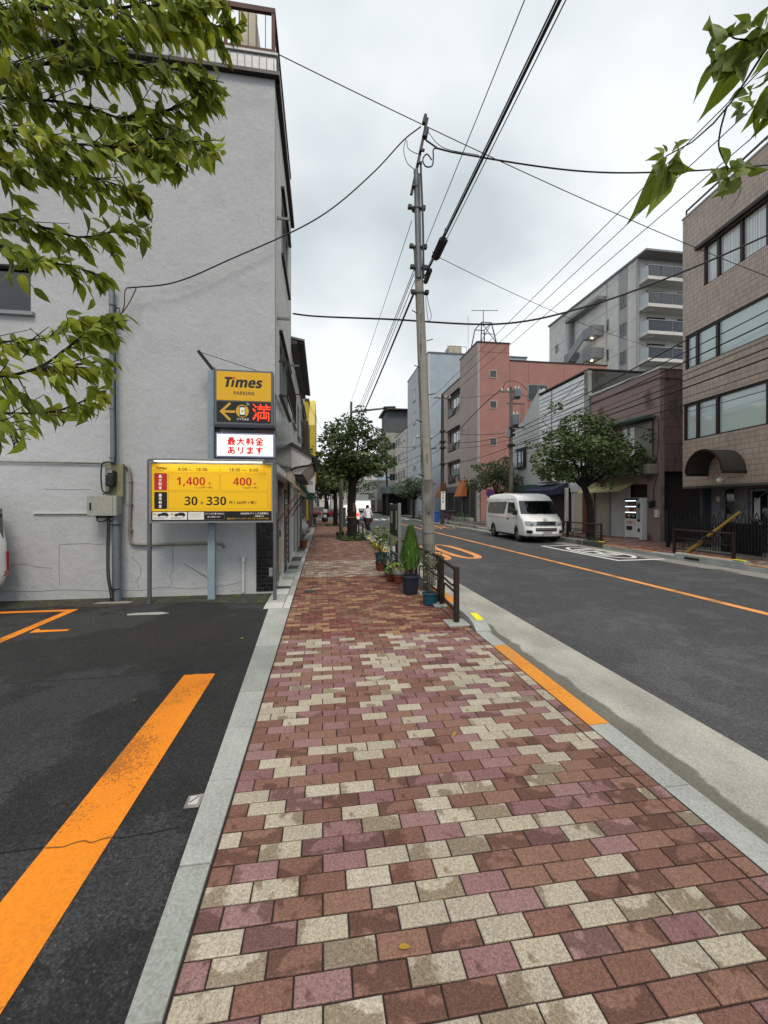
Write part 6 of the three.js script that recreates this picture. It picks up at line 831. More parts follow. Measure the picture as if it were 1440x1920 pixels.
// ---------------------------------------------------------------- near utility pole
{
  const t = thing('utility_pole', 'tall concrete utility pole with steel top and cable closures at the kerb', 'utility pole', [2.07, 0, 7.93]);
  const pc = mat(0x9a968d, 0.9, { map: streakT, bumpMap: fineBump, bumpScale: 0.003 }), st = mat(0x6f7478, 0.5, { metalness: 0.45, map: dirtyT }), dk = mat(0x24262a, 0.6);
  const A = V(2.075, -0.05, 7.93), B = V(2.02, 2.13, 7.93), C = V(1.862, 5.9, 7.93), D = V(1.83, 6.6, 7.93);
  part(t, 'lower_shaft', cyl(A, B, 0.122, 0.112, 24), mat(0x88847c, 0.85, { map: dirtyT })); part(t, 'shaft', cyl(B, C, 0.105, 0.082, 24), pc); part(t, 'top_shaft', cyl(C, D, 0.082, 0.078, 20), pc);
  part(t, 'cover_plate', cyl(V(2.045, 1.1, 7.92), V(2.026, 1.85, 7.92), 0.121, 0.118, 24), mat(0x8f8c86, 0.7, { map: dirtyT })); part(t, 'cover_plate', cyl(V(2.066, 0.0, 7.925), V(2.05, 0.9, 7.925), 0.127, 0.124, 24), mat(0x77746e, 0.8, { map: dirtyT })); part(t, 'footing', bx(1.78, 2.0, 0, 0.012, 7.45, 7.75), M.kerb);
  part(t, 'steel_extension', cyl(V(1.835, 6.0, 7.86), V(1.79, 8.1, 7.9), 0.05, 0.046, 14), st); part(t, 'steel_extension', cyl(V(1.885, 6.1, 7.9), V(1.85, 8.05, 7.92), 0.028, 0.026, 10), st); part(t, 'riser_cable', tube([V(1.93, 6.0, 7.85), V(1.92, 7, 7.86), V(1.88, 8.2, 7.88)], 0.02, 16, 6), dk);
  const arm = part(t, 'top_arm', bar(V(1.7, 7.62, 7.9), V(2.02, 9.15, 7.92), 0.05, 0.05), M.darkMetal); part(arm, 'insulator', [cyl(V(1.96, 8.75, 7.9), V(2.0, 8.92, 7.9), 0.055, 0.05, 10)], dk); part(arm, 'insulator', [cyl(V(1.93, 8.98, 7.85), V(1.97, 9.15, 7.85), 0.035, 0.03, 8)], dk);
  for (const y of [7.75, 8.2, 8.45]) part(arm, 'bolt', bx(1.68 + (y - 7.6) * 0.2, 1.78 + (y - 7.6) * 0.2, y, y + 0.04, 7.84, 7.88), dk);
  for (const [y, x] of [[5.72, 1.868], [6.2, 1.85], [6.6, 1.835], [7.35, 1.805]]) { const bd = part(t, 'band', cyl(V(x, y, 7.92), V(x, y + 0.035, 7.92), 0.098, 0.098, 16), M.steel); part(bd, 'lug', bx(x - 0.17, x - 0.1, y, y + 0.06, 7.86, 7.94), dk); part(bd, 'lug', bx(x + 0.1, x + 0.17, y, y + 0.07, 7.86, 7.94), dk); }
  for (let i = 0; i < 7; i++) { const y = 2.2 + i * 0.52, x = lerp(2.02, 1.862, (y - 2.13) / 3.77), sd = i % 2 ? 1 : -1; part(t, 'step_bolt', cyl(V(x + sd * 0.08, y, 7.85), V(x + sd * 0.19, y + 0.02, 7.8), 0.01, 0.01, 6), dk); }
  part(t, 'ring', cyl(V(2.02, 1.48, 7.815), V(2.02, 1.48, 7.8), 0.022, 0.022, 12), M.black);
  part(t, 'loop_cable', tube([V(1.6, 8.72, 7.95), V(1.55, 8.45, 7.9), V(1.62, 8.2, 7.88), V(1.75, 8.1, 7.88)], 0.007, 20, 5), M.cable); part(t, 'loop_cable', tube([V(1.62, 8.7, 7.95), V(1.64, 8.5, 7.9), V(1.75, 8.42, 7.88), V(1.84, 8.4, 7.88)], 0.007, 20, 5), M.cable); part(t, 'loop_cable', tube([V(2.24, 8.62, 7.95), V(2.14, 8.55, 7.9), V(2.13, 8.35, 7.88), V(2.1, 8.2, 7.88), V(1.98, 8.18, 7.88), V(1.92, 8.3, 7.88), V(2.0, 8.42, 7.88), V(2.1, 8.32, 7.88)], 0.013, 44, 6), M.cable); part(t, 'loop_cable', tube([V(1.98, 5.75, 7.86), V(2.03, 5.5, 7.85), V(2.08, 5.25, 7.85), V(2.03, 5.18, 7.85), V(1.99, 5.4, 7.85), V(1.97, 5.7, 7.86)], 0.006, 30, 5), M.cable);
  const cl = thing('cable_closure', 'long black splice case hanging on the cable beside the near utility pole', 'splice case', [2.1, 6.2, 7.4]); const cg = new THREE.CapsuleGeometry(0.075, 0.42, 6, 14); cg.scale(1, 1, 0.75).rotateX(Math.PI / 2 - 0.1); part(cl, 'case', cg.translate(2.1, 6.28, -7.35), mat(0x1c1e20, 0.6)); part(cl, 'seam', bx(2.02, 2.18, 6.265, 6.285, 7.08, 7.62), dk); part(cl, 'hook', [cyl(V(2.1, 6.3, 7.1), V(2.12, 6.46, 7.05), 0.008, 0.008, 5), cyl(V(2.1, 6.3, 7.6), V(2.05, 6.4, 7.65), 0.008, 0.008, 5)], dk);
  const c2 = thing('small_closure', 'small black splice case strapped to the near utility pole', 'splice case', [2.0, 6, 7.8]); part(c2, 'case', new THREE.CapsuleGeometry(0.045, 0.2, 5, 12).rotateX(0.5).rotateZ(-0.35).translate(2.0, 6.02, -7.8), mat(0x1c1e20, 0.6)); part(c2, 'strap', cyl(V(1.93, 5.95, 7.86), V(2.0, 6.0, 7.8), 0.012, 0.012, 6), dk);
}
// ---------------------------------------------------------------- other poles
function farPole(label, x, s, h, o = {}) {
  const t = thing('utility_pole', label, 'utility pole', [x, 0, s]); part(t, 'shaft', cyl(V(x, 0, s), V(x + (o.lean || 0), h, s), o.r || 0.15, (o.r || 0.15) * 0.62, 14), o.m || mat(0x6f6b66, 0.9, { map: streakT }));
  for (const y of o.arms || []) { const c = part(t, 'crossarm', bx(x - 0.75, x + 0.75, y, y + 0.09, s - 0.05, s + 0.05), M.steel); for (const k of [-0.65, -0.2, 0.3, 0.65]) part(c, 'insulator', cyl(V(x + k, y + 0.09, s), V(x + k, y + 0.28, s), 0.05, 0.035, 8), M.ceramic); }
  for (const y of o.bands || []) part(t, 'cable_clamp', bx(x - 0.22, x + 0.22, y, y + 0.18, s - 0.2, s + 0.2, 0.03), M.darkMetal); return t;
}
{
  const t = farPole('transformer pole rising before the pink building with grey transformer cans', 12.75, 27, 9.7, { arms: [9.3], bands: [5.6, 6.3, 6.6], r: 0.16 });
  for (const [x, y, r, h] of [[13.1, 8.9, 0.26, 0.6], [12.98, 7.0, 0.24, 0.75]]) { const c = part(t, 'transformer', lathe([[0.001, 0], [r * 0.9, 0.02], [r, 0.06], [r, h - 0.06], [r * 0.85, h], [0.001, h]], x, y, 26.8, 18), mat(0x6d7980, 0.5, { map: grainT })); for (const k of [-0.12, 0.12]) part(c, 'bushing', cyl(V(x + k, y + h, 26.8), V(x + k, y + h + 0.2, 26.8), 0.045, 0.03, 8), M.ceramic); part(c, 'bracket', bx(x - 0.35, x + 0.2, y - 0.08, y - 0.01, 26.75, 26.95), M.steel); }
  part(t, 'switch_box', bx(12.3, 12.6, 6.2, 6.7, 26.75, 26.95, 0.02), M.alu); part(t, 'jumper_cable', tube([V(12.1, 9.4, 27), V(12.3, 9.9, 26.9), V(12.8, 10.05, 26.9), V(13.4, 9.9, 26.9), V(13.9, 9.5, 27)], 0.02, 24, 5), M.cable); part(t, 'crossarm', bx(12.4, 13.7, 8.5, 8.58, 26.9, 27.0), M.steel); part(t, 'crossarm', bx(12.5, 13.7, 6.85, 6.95, 26.85, 26.95), M.steel); for (let i = 0; i < 3; i++) part(t, 'drop_wire', tube([V(13.3 + i * 0.12, 8.5, 26.8), V(13.35 + i * 0.1, 7.9, 26.75), V(13.3 + i * 0.1, 7.2, 26.75)], 0.012, 10, 4), M.cable);
  const p2 = farPole('weathered pole with crossarm beside the pink building front', 10.15, 34.6, 11.0, { arms: [10.7], bands: [7.8, 6.9, 6.4, 5.0], r: 0.18, m: mat(0x3f3a37, 0.9, { map: streakT }) });
  const st = canvasTex(64, 320, (c, w, h) => { c.fillStyle = '#dfe2e0'; c.fillRect(0, 0, w, h); jp(c, '本草分店', 14, 50, 36, '#3f4a44', 0.13, true); c.fillStyle = '#5a7a4a'; c.fillRect(10, 8, 44, 26); }); const pl = part(p2, 'advert_plate', bx(9.96, 10.34, 1.2, 2.75, 34.38, 34.41), M.white); part(pl, 'advert_face', panelS(9.97, 10.33, 1.22, 2.73, 34.374), mat(0xffffff, 0.6, { map: st }), { keepUV: true });
  farPole('thin dark signal pole left of the weathered pole', 8.95, 36, 8.0, { r: 0.07, m: M.darkMetal, arms: [7.5], bands: [] }); farPole('leaning pole far down the right side of the street', 9.9, 62, 12.4, { r: 0.17, lean: -0.7, m: M.darkMetal, bands: [7.5, 5.6] });
}
{ // street lamp with a curved arm above the forked tree
  const t = thing('street_lamp', 'grey street lamp with long arm above the forked tree', 'street lamp', [1.45, 0, 20.6]); part(t, 'pole', cyl(V(1.3, 0, 20.6), V(1.42, 6.7, 20.6), 0.085, 0.055, 12), mat(0x4a4c4c, 0.6, { metalness: 0.3 })); part(t, 'arm', cyl(V(1.42, 6.2, 20.6), V(3.1, 6.42, 20.5), 0.06, 0.045, 10), M.steel); const hd = part(t, 'lamp_head', new RoundedBoxGeometry(0.62, 0.1, 0.26, 3, 0.045).rotateZ(0.06).translate(3.3, 6.46, -20.5), mat(0x3e4042, 0.5)); part(hd, 'lens', new RoundedBoxGeometry(0.4, 0.03, 0.2, 1, 0.012).rotateZ(0.06).translate(3.36, 6.4, -20.5), M.alu); part(t, 'post_sleeve', cyl(V(0.98, 0, 22), V(0.98, 3.0, 22), 0.11, 0.1, 12), M.concrete);
}
// ---------------------------------------------------------------- overhead cables
let cableN = 0;
function cable(label, pts, r, o = {}) { const g = new THREE.TubeGeometry(new THREE.CatmullRomCurve3(pts.map((p) => V(...p))), o.seg || 40, r, 6, false); const m = new THREE.Mesh(g, o.m || M.cable); m.name = numbered('overhead_cable'); m.castShadow = m.receiveShadow = true; tag(m, label, 'cable', 'overhead cables'); scene.add(m); return m; }
const sagLine = (a, b, sag, n = 9) => Array.from({ length: n }, (_, i) => { const t = i / (n - 1); return [lerp(a[0], b[0], t), lerp(a[1], b[1], t) - sag * 4 * t * (1 - t), lerp(a[2], b[2], t)]; });
{
  const near = [1.95, 5.98, 7.85];
  cable('thick bundled cable running from the near pole overhead toward the camera', sagLine([1.96, 6.05, 7.85], [2.35, 6.7, -24], 0.35), 0.018); cable('thin cable just left of the bundle above the near pole', sagLine([1.95, 6.6, 7.85], [1.95, 7.0, -24], 0.2), 0.006); cable('thin cable just right of the bundle holding the splice case', sagLine([2.1, 6.2, 7.6], [2.5, 6.9, -24], 0.3), 0.006); cable('slim cable twisted along the bundled cable', sagLine([1.98, 6.15, 7.8], [2.37, 6.8, -24], 0.34), 0.009);
  for (const [y, x, sg, yl, r] of [[6.25, 1.78, 0.35, 6.3, 0.008], [6.12, 1.76, 0.45, 6.1, 0.008], [6.0, 1.78, 0.4, 5.9, 0.008], [5.75, 1.76, 0.5, 5.5, 0.022], [7.15, 1.72, 0.2, 7.6, 0.006]]) cable((r > 0.02 ? 'thick lowest' : y > 7 ? 'highest thin' : y > 6.2 ? 'second thin' : y > 6.05 ? 'third thin' : 'fourth thin') + ' cable leading from the near pole down the left pavement', sagLine([x, y, 7.95], [1.25, yl, 44], sg), r);
  cable('roof line from the white building across the street to the tiled office', sagLine([-0.85, 10.1, 8.05], [12.7, 8.2, 10.3], 0.15), 0.009); cable('service drop from the white wall pole up to the near pole top', [[-3.34, 5.4, 7.82], [-2.6, 5.55, 7.83], [-1.65, 6.05, 7.85], [-0.04, 7.02, 7.9], [0.97, 8.0, 7.95], [1.6, 8.75, 7.97], [1.9, 9.0, 7.95]], 0.012, { seg: 60 }); cable('heavy cable from the near pole top across the upper right sky', [[2.0, 8.75, 7.95], [2.19, 8.68, 8.0], [3.1, 8.6, 8], [5.44, 8.66, 8.1], [8.2, 9.3, 8.5], [12.5, 10.6, 9.2]], 0.016); cable('short wire from the near pole top insulator to the heavy cable', [[1.99, 8.95, 7.92], [2.3, 8.7, 7.98], [3.1, 8.63, 8]], 0.006);
  cable('thick black cable crossing the whole street from the tiled house', [[-0.82, 7.1, 12.2], [-0.4, 6.98, 12], [1.62, 6.4, 10.6], [4.6, 6.22, 10], [6.67, 6.7, 9.8], [9, 7.55, 9.5], [11.4, 8.6, 9.1], [13, 9.4, 8.8]], 0.024, { seg: 60 }); cable('thin wire from the left roofs to the distant pole', sagLine([-0.9, 6.6, 18], [1.3, 7.6, 44], 0.3), 0.008);
  for (let i = 0; i < 3; i++) cable(['highest', 'middle', 'lowest'][i] + ' of the three high voltage lines at upper right', sagLine([[9.5, 11.45, -8], [10.1, 11.3, -8], [10.8, 11.15, -8]][i], [[9.5, 10.98, 34.6], [10.1, 10.98, 34.6], [10.8, 10.98, 34.6]][i], 0.12), 0.013);
  const rl = [[11.2, 8.3, 12.6, 6.5, 0.022], [11.25, 7.75, 12.65, 6.3, 0.016], [11.1, 7.3, 12.6, 6.0, 0.02], [11.3, 6.75, 12.7, 5.8, 0.01], [11.15, 6.4, 12.6, 5.6, 0.018], [11.2, 6.0, 12.6, 5.5, 0.024], [11.3, 5.6, 12.7, 5.3, 0.01], [11.2, 5.25, 12.6, 5.1, 0.02], [11.3, 4.95, 12.7, 4.9, 0.01]];
  const ord = ['topmost', 'second from top', 'third from top', 'fourth from top', 'middle', 'fourth lowest', 'third lowest', 'second lowest', 'lowest']; let ci = 0; for (const [x, y, x2, y2, r] of rl) cable(ord[ci++] + ' of the nine cables strung along the right pavement to the transformer pole', sagLine([x, y + 0.25, -6], [x2, y2, 27], 0.3), r);
  const od = ['topmost', 'second', 'third', 'fourth', 'lowest']; let oi = 0; for (const [y, y2, r] of [[9.4, 10.9, 0.012], [6.6, 7.9, 0.02], [6.4, 7.0, 0.02], [6.1, 6.5, 0.016], [5.6, 5.1, 0.02]]) cable(od[oi++ % 5] + ' of the five cables between transformer pole and weathered pole', sagLine([12.7, y, 27], [10.15, y2, 34.6], 0.25), r);
  for (const [y, y2, r] of [[10.9, 11.5, 0.015], [7.9, 8.6, 0.025], [7.0, 7.4, 0.025], [6.5, 6.6, 0.02], [5.1, 5.6, 0.02]]) cable(od[oi++ % 5] + ' of the five cables from weathered pole on to leaning pole', sagLine([10.15, y, 34.6], [9.5, y2, 62], 0.5), r);
  for (const [a, b] of [[[9.5, 8.5, 62], [1.3, 7.2, 60]], [[9.5, 7.6, 62], [1.3, 6.4, 60]], [[9.5, 10.5, 62], [14, 10.2, 58]]]) cable(['upper', 'lower', 'right-hand'][oi++ % 5] + ' wire leading off across from the leaning pole', sagLine(a, b, 0.4), 0.02);
  cable('drop wire from the right cables to the plaster shop bracket', [[11.8, 6.1, 18.2], [12.6, 5.6, 17.4], [13.78, 4.85, 16.0]], 0.012); cable('black service loop on the white siding house', [[13.6, 8.2, 20.3], [13.2, 6.9, 23.4], [13.15, 6.75, 23.6], [13.2, 6.55, 23.5], [13.7, 5.4, 22]], 0.018); cable('branch line from the transformer pole to the pink building window wall', sagLine([13.2, 9.5, 27], [19.5, 12.0, 36.3], 0.4), 0.02); cable('line of insulated cable from the transformer pole to the pink building front', [[12.2, 9.6, 27], [11.9, 9.2, 29], [11.7, 8.4, 33], [13.9, 9.2, 41]], 0.03);
  cable('thin wire from the near pole to the apartment side', sagLine([2.1, 6.3, 7.6], [13.1, 7.6, 14.4], 0.2), 0.006);
}
{ // yellow sleeve on a guy wire
  const t = thing('guy_sleeve', 'slanting yellow plastic sleeve on a guy wire at the far kerb', 'guy wire', [11.1, 0.1, 11.4]); const ym = mat(0xa8852a, 0.6, { map: dirtyT }); part(t, 'sleeve', cyl(V(11.1, 0.1, 11.45), V(11.28, 0.62, 10.95), 0.07, 0.06, 12), ym); part(t, 'upper_sleeve', cyl(V(11.3, 0.68, 10.9), V(11.6, 1.45, 10.15), 0.045, 0.035, 12), ym); part(t, 'joint', cyl(V(11.26, 0.58, 10.99), V(11.31, 0.7, 10.87), 0.066, 0.066, 12), M.black); part(t, 'guy_wire', cyl(V(11.6, 1.45, 10.15), V(12.9, 4.8, 6.9), 0.01, 0.01, 5), M.cable);
}
{ // no parking sign, blue bin, bicycles
  const t = thing('no_parking_sign', 'round blue and red no parking sign on a white post behind the van', 'road sign', [10.95, 0.1, 26.3]); part(t, 'post', cyl(V(10.95, 0.1, 26.3), V(10.95, 2.7, 26.3), 0.03), M.white); const disc = (r, dz, m, n) => part(t, n, new THREE.CylinderGeometry(r, r, 0.012, 28).rotateX(Math.PI / 2).translate(10.95, 2.4, -26.26 + dz), m); disc(0.29, 0, mat(0x8e2a3a, 0.4), 'rim'); disc(0.235, 0.007, mat(0x27357e, 0.4), 'blue_face'); part(t, 'bar', bar(V(10.78, 2.57, 26.238), V(11.12, 2.23, 26.238), 0.012, 0.06), mat(0x8e2a3a, 0.4)); part(t, 'plate', bx(10.72, 11.18, 1.9, 2.05, 26.24, 26.26), M.white);
  const bin = thing('blue_bin', 'blue plastic bin beside the weathered pole', 'bin', [9.4, 0, 35]); part(bin, 'body', new RoundedBoxGeometry(0.8, 0.85, 0.6, 2, 0.05).translate(9.55, 0.55, -35), mat(0x1f4fa0, 0.5)); part(bin, 'lid', new RoundedBoxGeometry(0.86, 0.1, 0.66, 2, 0.04).translate(9.55, 1.03, -35), mat(0x1a4590, 0.5));
  const mk = thing('overhead_road_sign', 'white gantry road sign across the far end of the street', 'road sign', [9, 0, 66]); part(mk, 'mast', cyl(V(6.3, 0, 66), V(6.3, 6, 66), 0.12, 0.1, 10), M.alu); part(mk, 'beam', bx(4.9, 12.5, 5.35, 5.5, 65.95, 66.05), M.alu); part(mk, 'sign_panel', bx(6.6, 8.7, 5.55, 6.4, 65.9, 65.98), M.white); part(mk, 'sign_panel', bx(8.8, 10.6, 5.55, 6.4, 65.9, 65.98), mat(0x9fb0c2, 0.6));
}
function bicycle(label, x, y, s, turn, col, basket = true) { // wheels at +-0.52 along local x
  const t = thing('bicycle', label, 'bicycle', [x, y, s], 'bicycles', turn, true), fm = mat(col, 0.45), P = (a, b, c = 0) => new THREE.Vector3(a, b, c);
  for (const wx of [-0.52, 0.52]) { const w = part(t, 'wheel', new THREE.TorusGeometry(0.31, 0.018, 8, 32).translate(wx, 0.33, 0), M.rubber); part(w, 'spokes', Array.from({ length: 8 }, (_, i) => cyl(P(wx, 0.33), P(wx + 0.3 * Math.cos(i * 0.785), 0.33 + 0.3 * Math.sin(i * 0.785)), 0.003, 0.003, 4)), M.alu); part(t, 'mudguard', new THREE.TorusGeometry(0.345, 0.012, 5, 20, 2.4).rotateZ(0.4).translate(wx, 0.33, 0), M.alu); }
  part(t, 'frame', [cyl(P(-0.52, 0.33), P(-0.12, 0.3), 0.014), cyl(P(-0.12, 0.3), P(-0.22, 0.78), 0.018), cyl(P(-0.12, 0.3), P(0.36, 0.72), 0.02), cyl(P(-0.2, 0.62), P(0.36, 0.78), 0.018), cyl(P(0.34, 0.88), P(0.52, 0.33), 0.017), cyl(P(-0.52, 0.33), P(-0.21, 0.72), 0.012)], fm); part(t, 'handlebar', [cyl(P(0.33, 0.86), P(0.3, 1.0), 0.014), tube([P(0.12, 1.0, 0.28), P(0.28, 1.03, 0.2), P(0.32, 1.0, 0), P(0.28, 1.03, -0.2), P(0.12, 1.0, -0.28)], 0.012, 20, 6)], M.alu); part(t, 'saddle', new RoundedBoxGeometry(0.26, 0.06, 0.16, 2, 0.028).translate(-0.24, 0.83, 0), M.black); part(t, 'crank', [cyl(P(-0.12, 0.3, -0.08), P(-0.12, 0.3, 0.08), 0.08, 0.08, 14)], M.darkMetal); part(t, 'pedal', new THREE.BoxGeometry(0.09, 0.02, 0.07).translate(0.03, 0.22, 0.13), M.black); part(t, 'pedal', new THREE.BoxGeometry(0.09, 0.02, 0.07).translate(-0.27, 0.38, -0.13), M.black);
  if (basket) part(t, 'basket', [bx(0.4, 0.72, 0.72, 0.74, -0.16, 0.16), bx(0.4, 0.415, 0.74, 0.96, -0.16, 0.16), bx(0.705, 0.72, 0.74, 0.96, -0.16, 0.16), bx(0.415, 0.705, 0.74, 0.96, 0.145, 0.16), bx(0.415, 0.705, 0.74, 0.96, -0.16, -0.145)], M.darkMetal); part(t, 'rack', bx(-0.75, -0.35, 0.68, 0.7, -0.07, 0.07), M.alu); return t;
}
bicycle('red bicycle parked by the weathered pole on the far pavement', 10.9, 0.1, 34.8, 0.4, 0x6d2a2f); bicycle('dark bicycle parked at the shop fronts on the left', -0.55, 0, 31, 1.45, 0x202226); bicycle('bicycle parked beside the lamp post at the forked tree', 1.55, 0, 24.5, 1.5, 0x3a3d40);
// ---------------------------------------------------------------- vehicles (own frame: front toward +z, right-hand side at -x as seen from the driver's seat facing +z)
function sideShape(pts) { return new THREE.Shape(pts.map(([z, y]) => new THREE.Vector2(z, y))); }
const paintWhite = phys(0xf8f8f6, 0.28, { clearcoat: 0.8, clearcoatRoughness: 0.08 }), carGlass = phys(0x0b0f11, 0.05, { clearcoat: 1, clearcoatRoughness: 0.02 });
const chrome = mat(0xb9bdc0, 0.18, { metalness: 0.9 }), lampGlass = phys(0xbfc6ca, 0.1, { clearcoat: 1, clearcoatRoughness: 0.03 }), redLamp = phys(0x8c1416, 0.15, { clearcoat: 1 });
function wheel(t, x, z, r, w = 0.2) {
  const o = Math.sign(x), wl = part(t, 'wheel', lathe([[r * 0.6, -w / 2], [r * 0.93, -w / 2], [r, -w / 2 + 0.03], [r, w / 2 - 0.03], [r * 0.93, w / 2], [r * 0.6, w / 2]], 0, 0, 0, 28).rotateZ(Math.PI / 2).translate(x, r, z), M.rubber);
  const rim = part(wl, 'rim', [new THREE.CylinderGeometry(r * 0.62, r * 0.62, w * 0.7, 24).rotateZ(Math.PI / 2).translate(x, r, z)], M.darkMetal); for (let i = 0; i < 6; i++) { const a = i * Math.PI / 3; part(wl, 'spoke', new THREE.BoxGeometry(0.02, r * 0.6, 0.07).translate(0, r * 0.3, 0).rotateX(a).translate(x + o * (w * 0.36 + 0.01), r, z), chrome); } return wl;
}
function makeVan(label, pos, turn, group) {
  const t = thing('passenger_van', label, 'van', pos, group, turn, true), W = 1.86, hw = W / 2;
  const prof = [[-2.64, 0.42], [-2.7, 0.62], [-2.68, 1.15], [-2.6, 1.85], [-2.5, 2.1], [-2.3, 2.2], [-1.4, 2.255], [0.3, 2.245], [0.95, 2.19], [1.4, 2.06], [1.62, 1.92], [2.18, 1.24], [2.44, 1.08], [2.58, 0.92], [2.66, 0.66], [2.68, 0.42], [2.6, 0.3], [2.08, 0.28]];
  const sh = sideShape(prof); const arch = (z) => { for (let i = 0; i <= 10; i++) { const a = i / 10 * Math.PI; sh.lineTo(z + 0.4 * Math.cos(a), 0.3 + 0.42 * Math.sin(a)); } }; arch(1.66); sh.lineTo(-1.06, 0.28); arch(-1.5); sh.lineTo(-2.5, 0.3);
  const shape = (g) => { g = g.index ? g.toNonIndexed() : g; const p = g.attributes.position; for (let i = 0; i < p.count; i++) { let x = p.getX(i), y = p.getY(i), z = p.getZ(i); const tx = y > 1.12 ? 1 - 0.16 * Math.pow((y - 1.12) / 1.13, 1.5) : 1 - 0.03 * Math.pow((1.12 - y) / 1.1, 2); const u = Math.abs(x) / hw; if (z > 0.9) z -= 0.3 * Math.pow(u, 3.2) * sst(0.9, 2.4, z); if (z < -2.3) z += 0.12 * Math.pow(u, 4); x *= tx * (1 - 0.05 * sst(1.6, 2.7, z)); p.setXYZ(i, x, y, z); } g.computeVertexNormals(); return g; };
  const ex = (s, x0, x1, bev = 0) => { const g = new THREE.ExtrudeGeometry(s, { depth: x1 - x0 - 2 * bev, bevelEnabled: bev > 0, bevelSize: bev * 0.8, bevelOffset: -bev * 0.8, bevelThickness: bev, bevelSegments: 4, curveSegments: 8, steps: 14 }); g.translate(0, 0, bev); g.applyMatrix4(new THREE.Matrix4().set(0, 0, 1, x0, 0, 1, 0, 0, 1, 0, 0, 0, 0, 0, 0, 1)); const idx = g.index; if (!idx) { const p = g.attributes.position.array; for (let i = 0; i < p.length; i += 9) for (let k = 0; k < 3; k++) { const q = p[i + 3 + k]; p[i + 3 + k] = p[i + 6 + k]; p[i + 6 + k] = q; } } return g; };
  part(t, 'body', toCreasedNormals(shape(ex(sh, -hw, hw, 0.07)), 0.6), paintWhite); part(t, 'underbody', new THREE.BoxGeometry(1.6, 0.3, 4.8).translate(0, 0.36, -0.05), M.black); for (const z of [1.66, -1.5]) part(t, 'wheel_well', new THREE.BoxGeometry(1.78, 0.5, 0.76).translate(0, 0.46, z), M.black);
  for (const sd of [-1, 1]) {
    const pan = (name, pts, m, out = 0.004, par = t) => { const g = ex(sideShape(pts), 0, 0.012), p = g.attributes.position; for (let i = 0; i < p.count; i++) p.setX(i, sd * (hw + out - 0.012 + p.getX(i))); if (sd < 0) { const a = p.array; for (let i = 0; i < a.length; i += 9) for (let k = 0; k < 3; k++) { const q = a[i + 3 + k]; a[i + 3 + k] = a[i + 6 + k]; a[i + 6 + k] = q; } } return part(par, name, shape(g), m); };
    pan('side_window', [[-2.5, 1.28], [-1.35, 1.26], [-1.35, 1.84], [-2.42, 1.82]], carGlass); pan('side_window', [[-1.31, 1.26], [0.05, 1.24], [0.3, 1.84], [-1.31, 1.84]], carGlass); pan('door_window', [[0.5, 1.3], [1.72, 1.24], [1.68, 1.36], [1.22, 1.8], [0.5, 1.82]], carGlass);
    pan('belt_crease', [[-2.62, 1.1], [1.85, 1.06], [1.85, 1.08], [-2.62, 1.12]], mat(0xa9aeac, 0.4), 0.003); pan('door_seam', [[0.4, 0.4], [0.412, 0.4], [0.412, 1.9], [0.4, 1.9]], M.darkMetal, 0.002); pan('door_seam', [[-1.0, 0.75], [-0.988, 0.75], [-0.988, 1.9], [-1.0, 1.9]], M.darkMetal, 0.002); pan('door_seam', [[1.78, 0.75], [1.79, 0.75], [1.76, 1.22], [1.75, 1.22]], M.darkMetal, 0.002); pan('door_handle', [[0.5, 0.98], [0.7, 0.98], [0.7, 1.04], [0.5, 1.04]], M.black, 0.02); pan('roof_seam', [[-2.5, 1.93], [1.2, 1.95], [1.2, 1.965], [-2.5, 1.945]], mat(0x9fa4a2, 0.5), 0.003);
    for (const z of [1.66, -1.5]) wheel(t, sd * 0.8, z, 0.335, 0.2);
    const mir = part(t, 'mirror', new RoundedBoxGeometry(0.2, 0.22, 0.12, 2, 0.04).translate(sd * 1.0, 1.33, 1.62), M.black); part(mir, 'mirror_arm', new THREE.BoxGeometry(0.14, 0.04, 0.05).translate(sd * 0.88, 1.25, 1.64), M.black);
    const hl = part(t, 'headlight', shape(new THREE.BoxGeometry(0.42, 0.2, 0.1, 6, 2, 2).translate(sd * 0.66, 0.86, 2.6)), lampGlass); part(hl, 'reflector', new THREE.SphereGeometry(0.065, 12, 8).translate(sd * 0.62, 0.86, 2.575), chrome);
    part(t, 'fog_recess', shape(new THREE.BoxGeometry(0.2, 0.13, 0.06, 3, 1, 1).translate(sd * 0.76, 0.5, 2.7)), M.black); part(t, 'tail_lamp', shape(new THREE.BoxGeometry(0.12, 0.4, 0.06).translate(sd * 0.86, 0.82, -2.7)), redLamp);
  }
  { const P = [], I = [], nx = 14, ny = 6; for (let j = 0; j <= ny; j++) for (let i = 0; i <= nx; i++) { const v = j / ny, u = i / nx * 2 - 1, y = lerp(1.27, 1.86, v), z = lerp(2.155, 1.67, v) + 0.012; P.push(u * (hw - 0.06), y + 0.008, z); } for (let j = 0; j < ny; j++) for (let i = 0; i < nx; i++) { const a = j * (nx + 1) + i; I.push(a, a + 1, a + nx + 1, a + 1, a + nx + 2, a + nx + 1); } const g = new THREE.BufferGeometry(); g.setAttribute('position', new THREE.Float32BufferAttribute(P, 3)); g.setIndex(I); g.computeVertexNormals(); part(t, 'windscreen', shape(g), carGlass); }
  const F = (w, h, x, y, z, d = 0.04) => shape(new THREE.BoxGeometry(w, h, d, 8, 1, 1).translate(x, y, z)); const gr = part(t, 'grille', F(0.95, 0.16, 0, 0.86, 2.615, 0.06), M.black); part(gr, 'chrome_bar', F(0.97, 0.035, 0, 0.885, 2.645, 0.03), chrome); part(gr, 'chrome_bar', F(0.97, 0.025, 0, 0.945, 2.6, 0.04), chrome); part(gr, 'chrome_bar', F(0.97, 0.02, 0, 0.8, 2.66, 0.03), chrome);
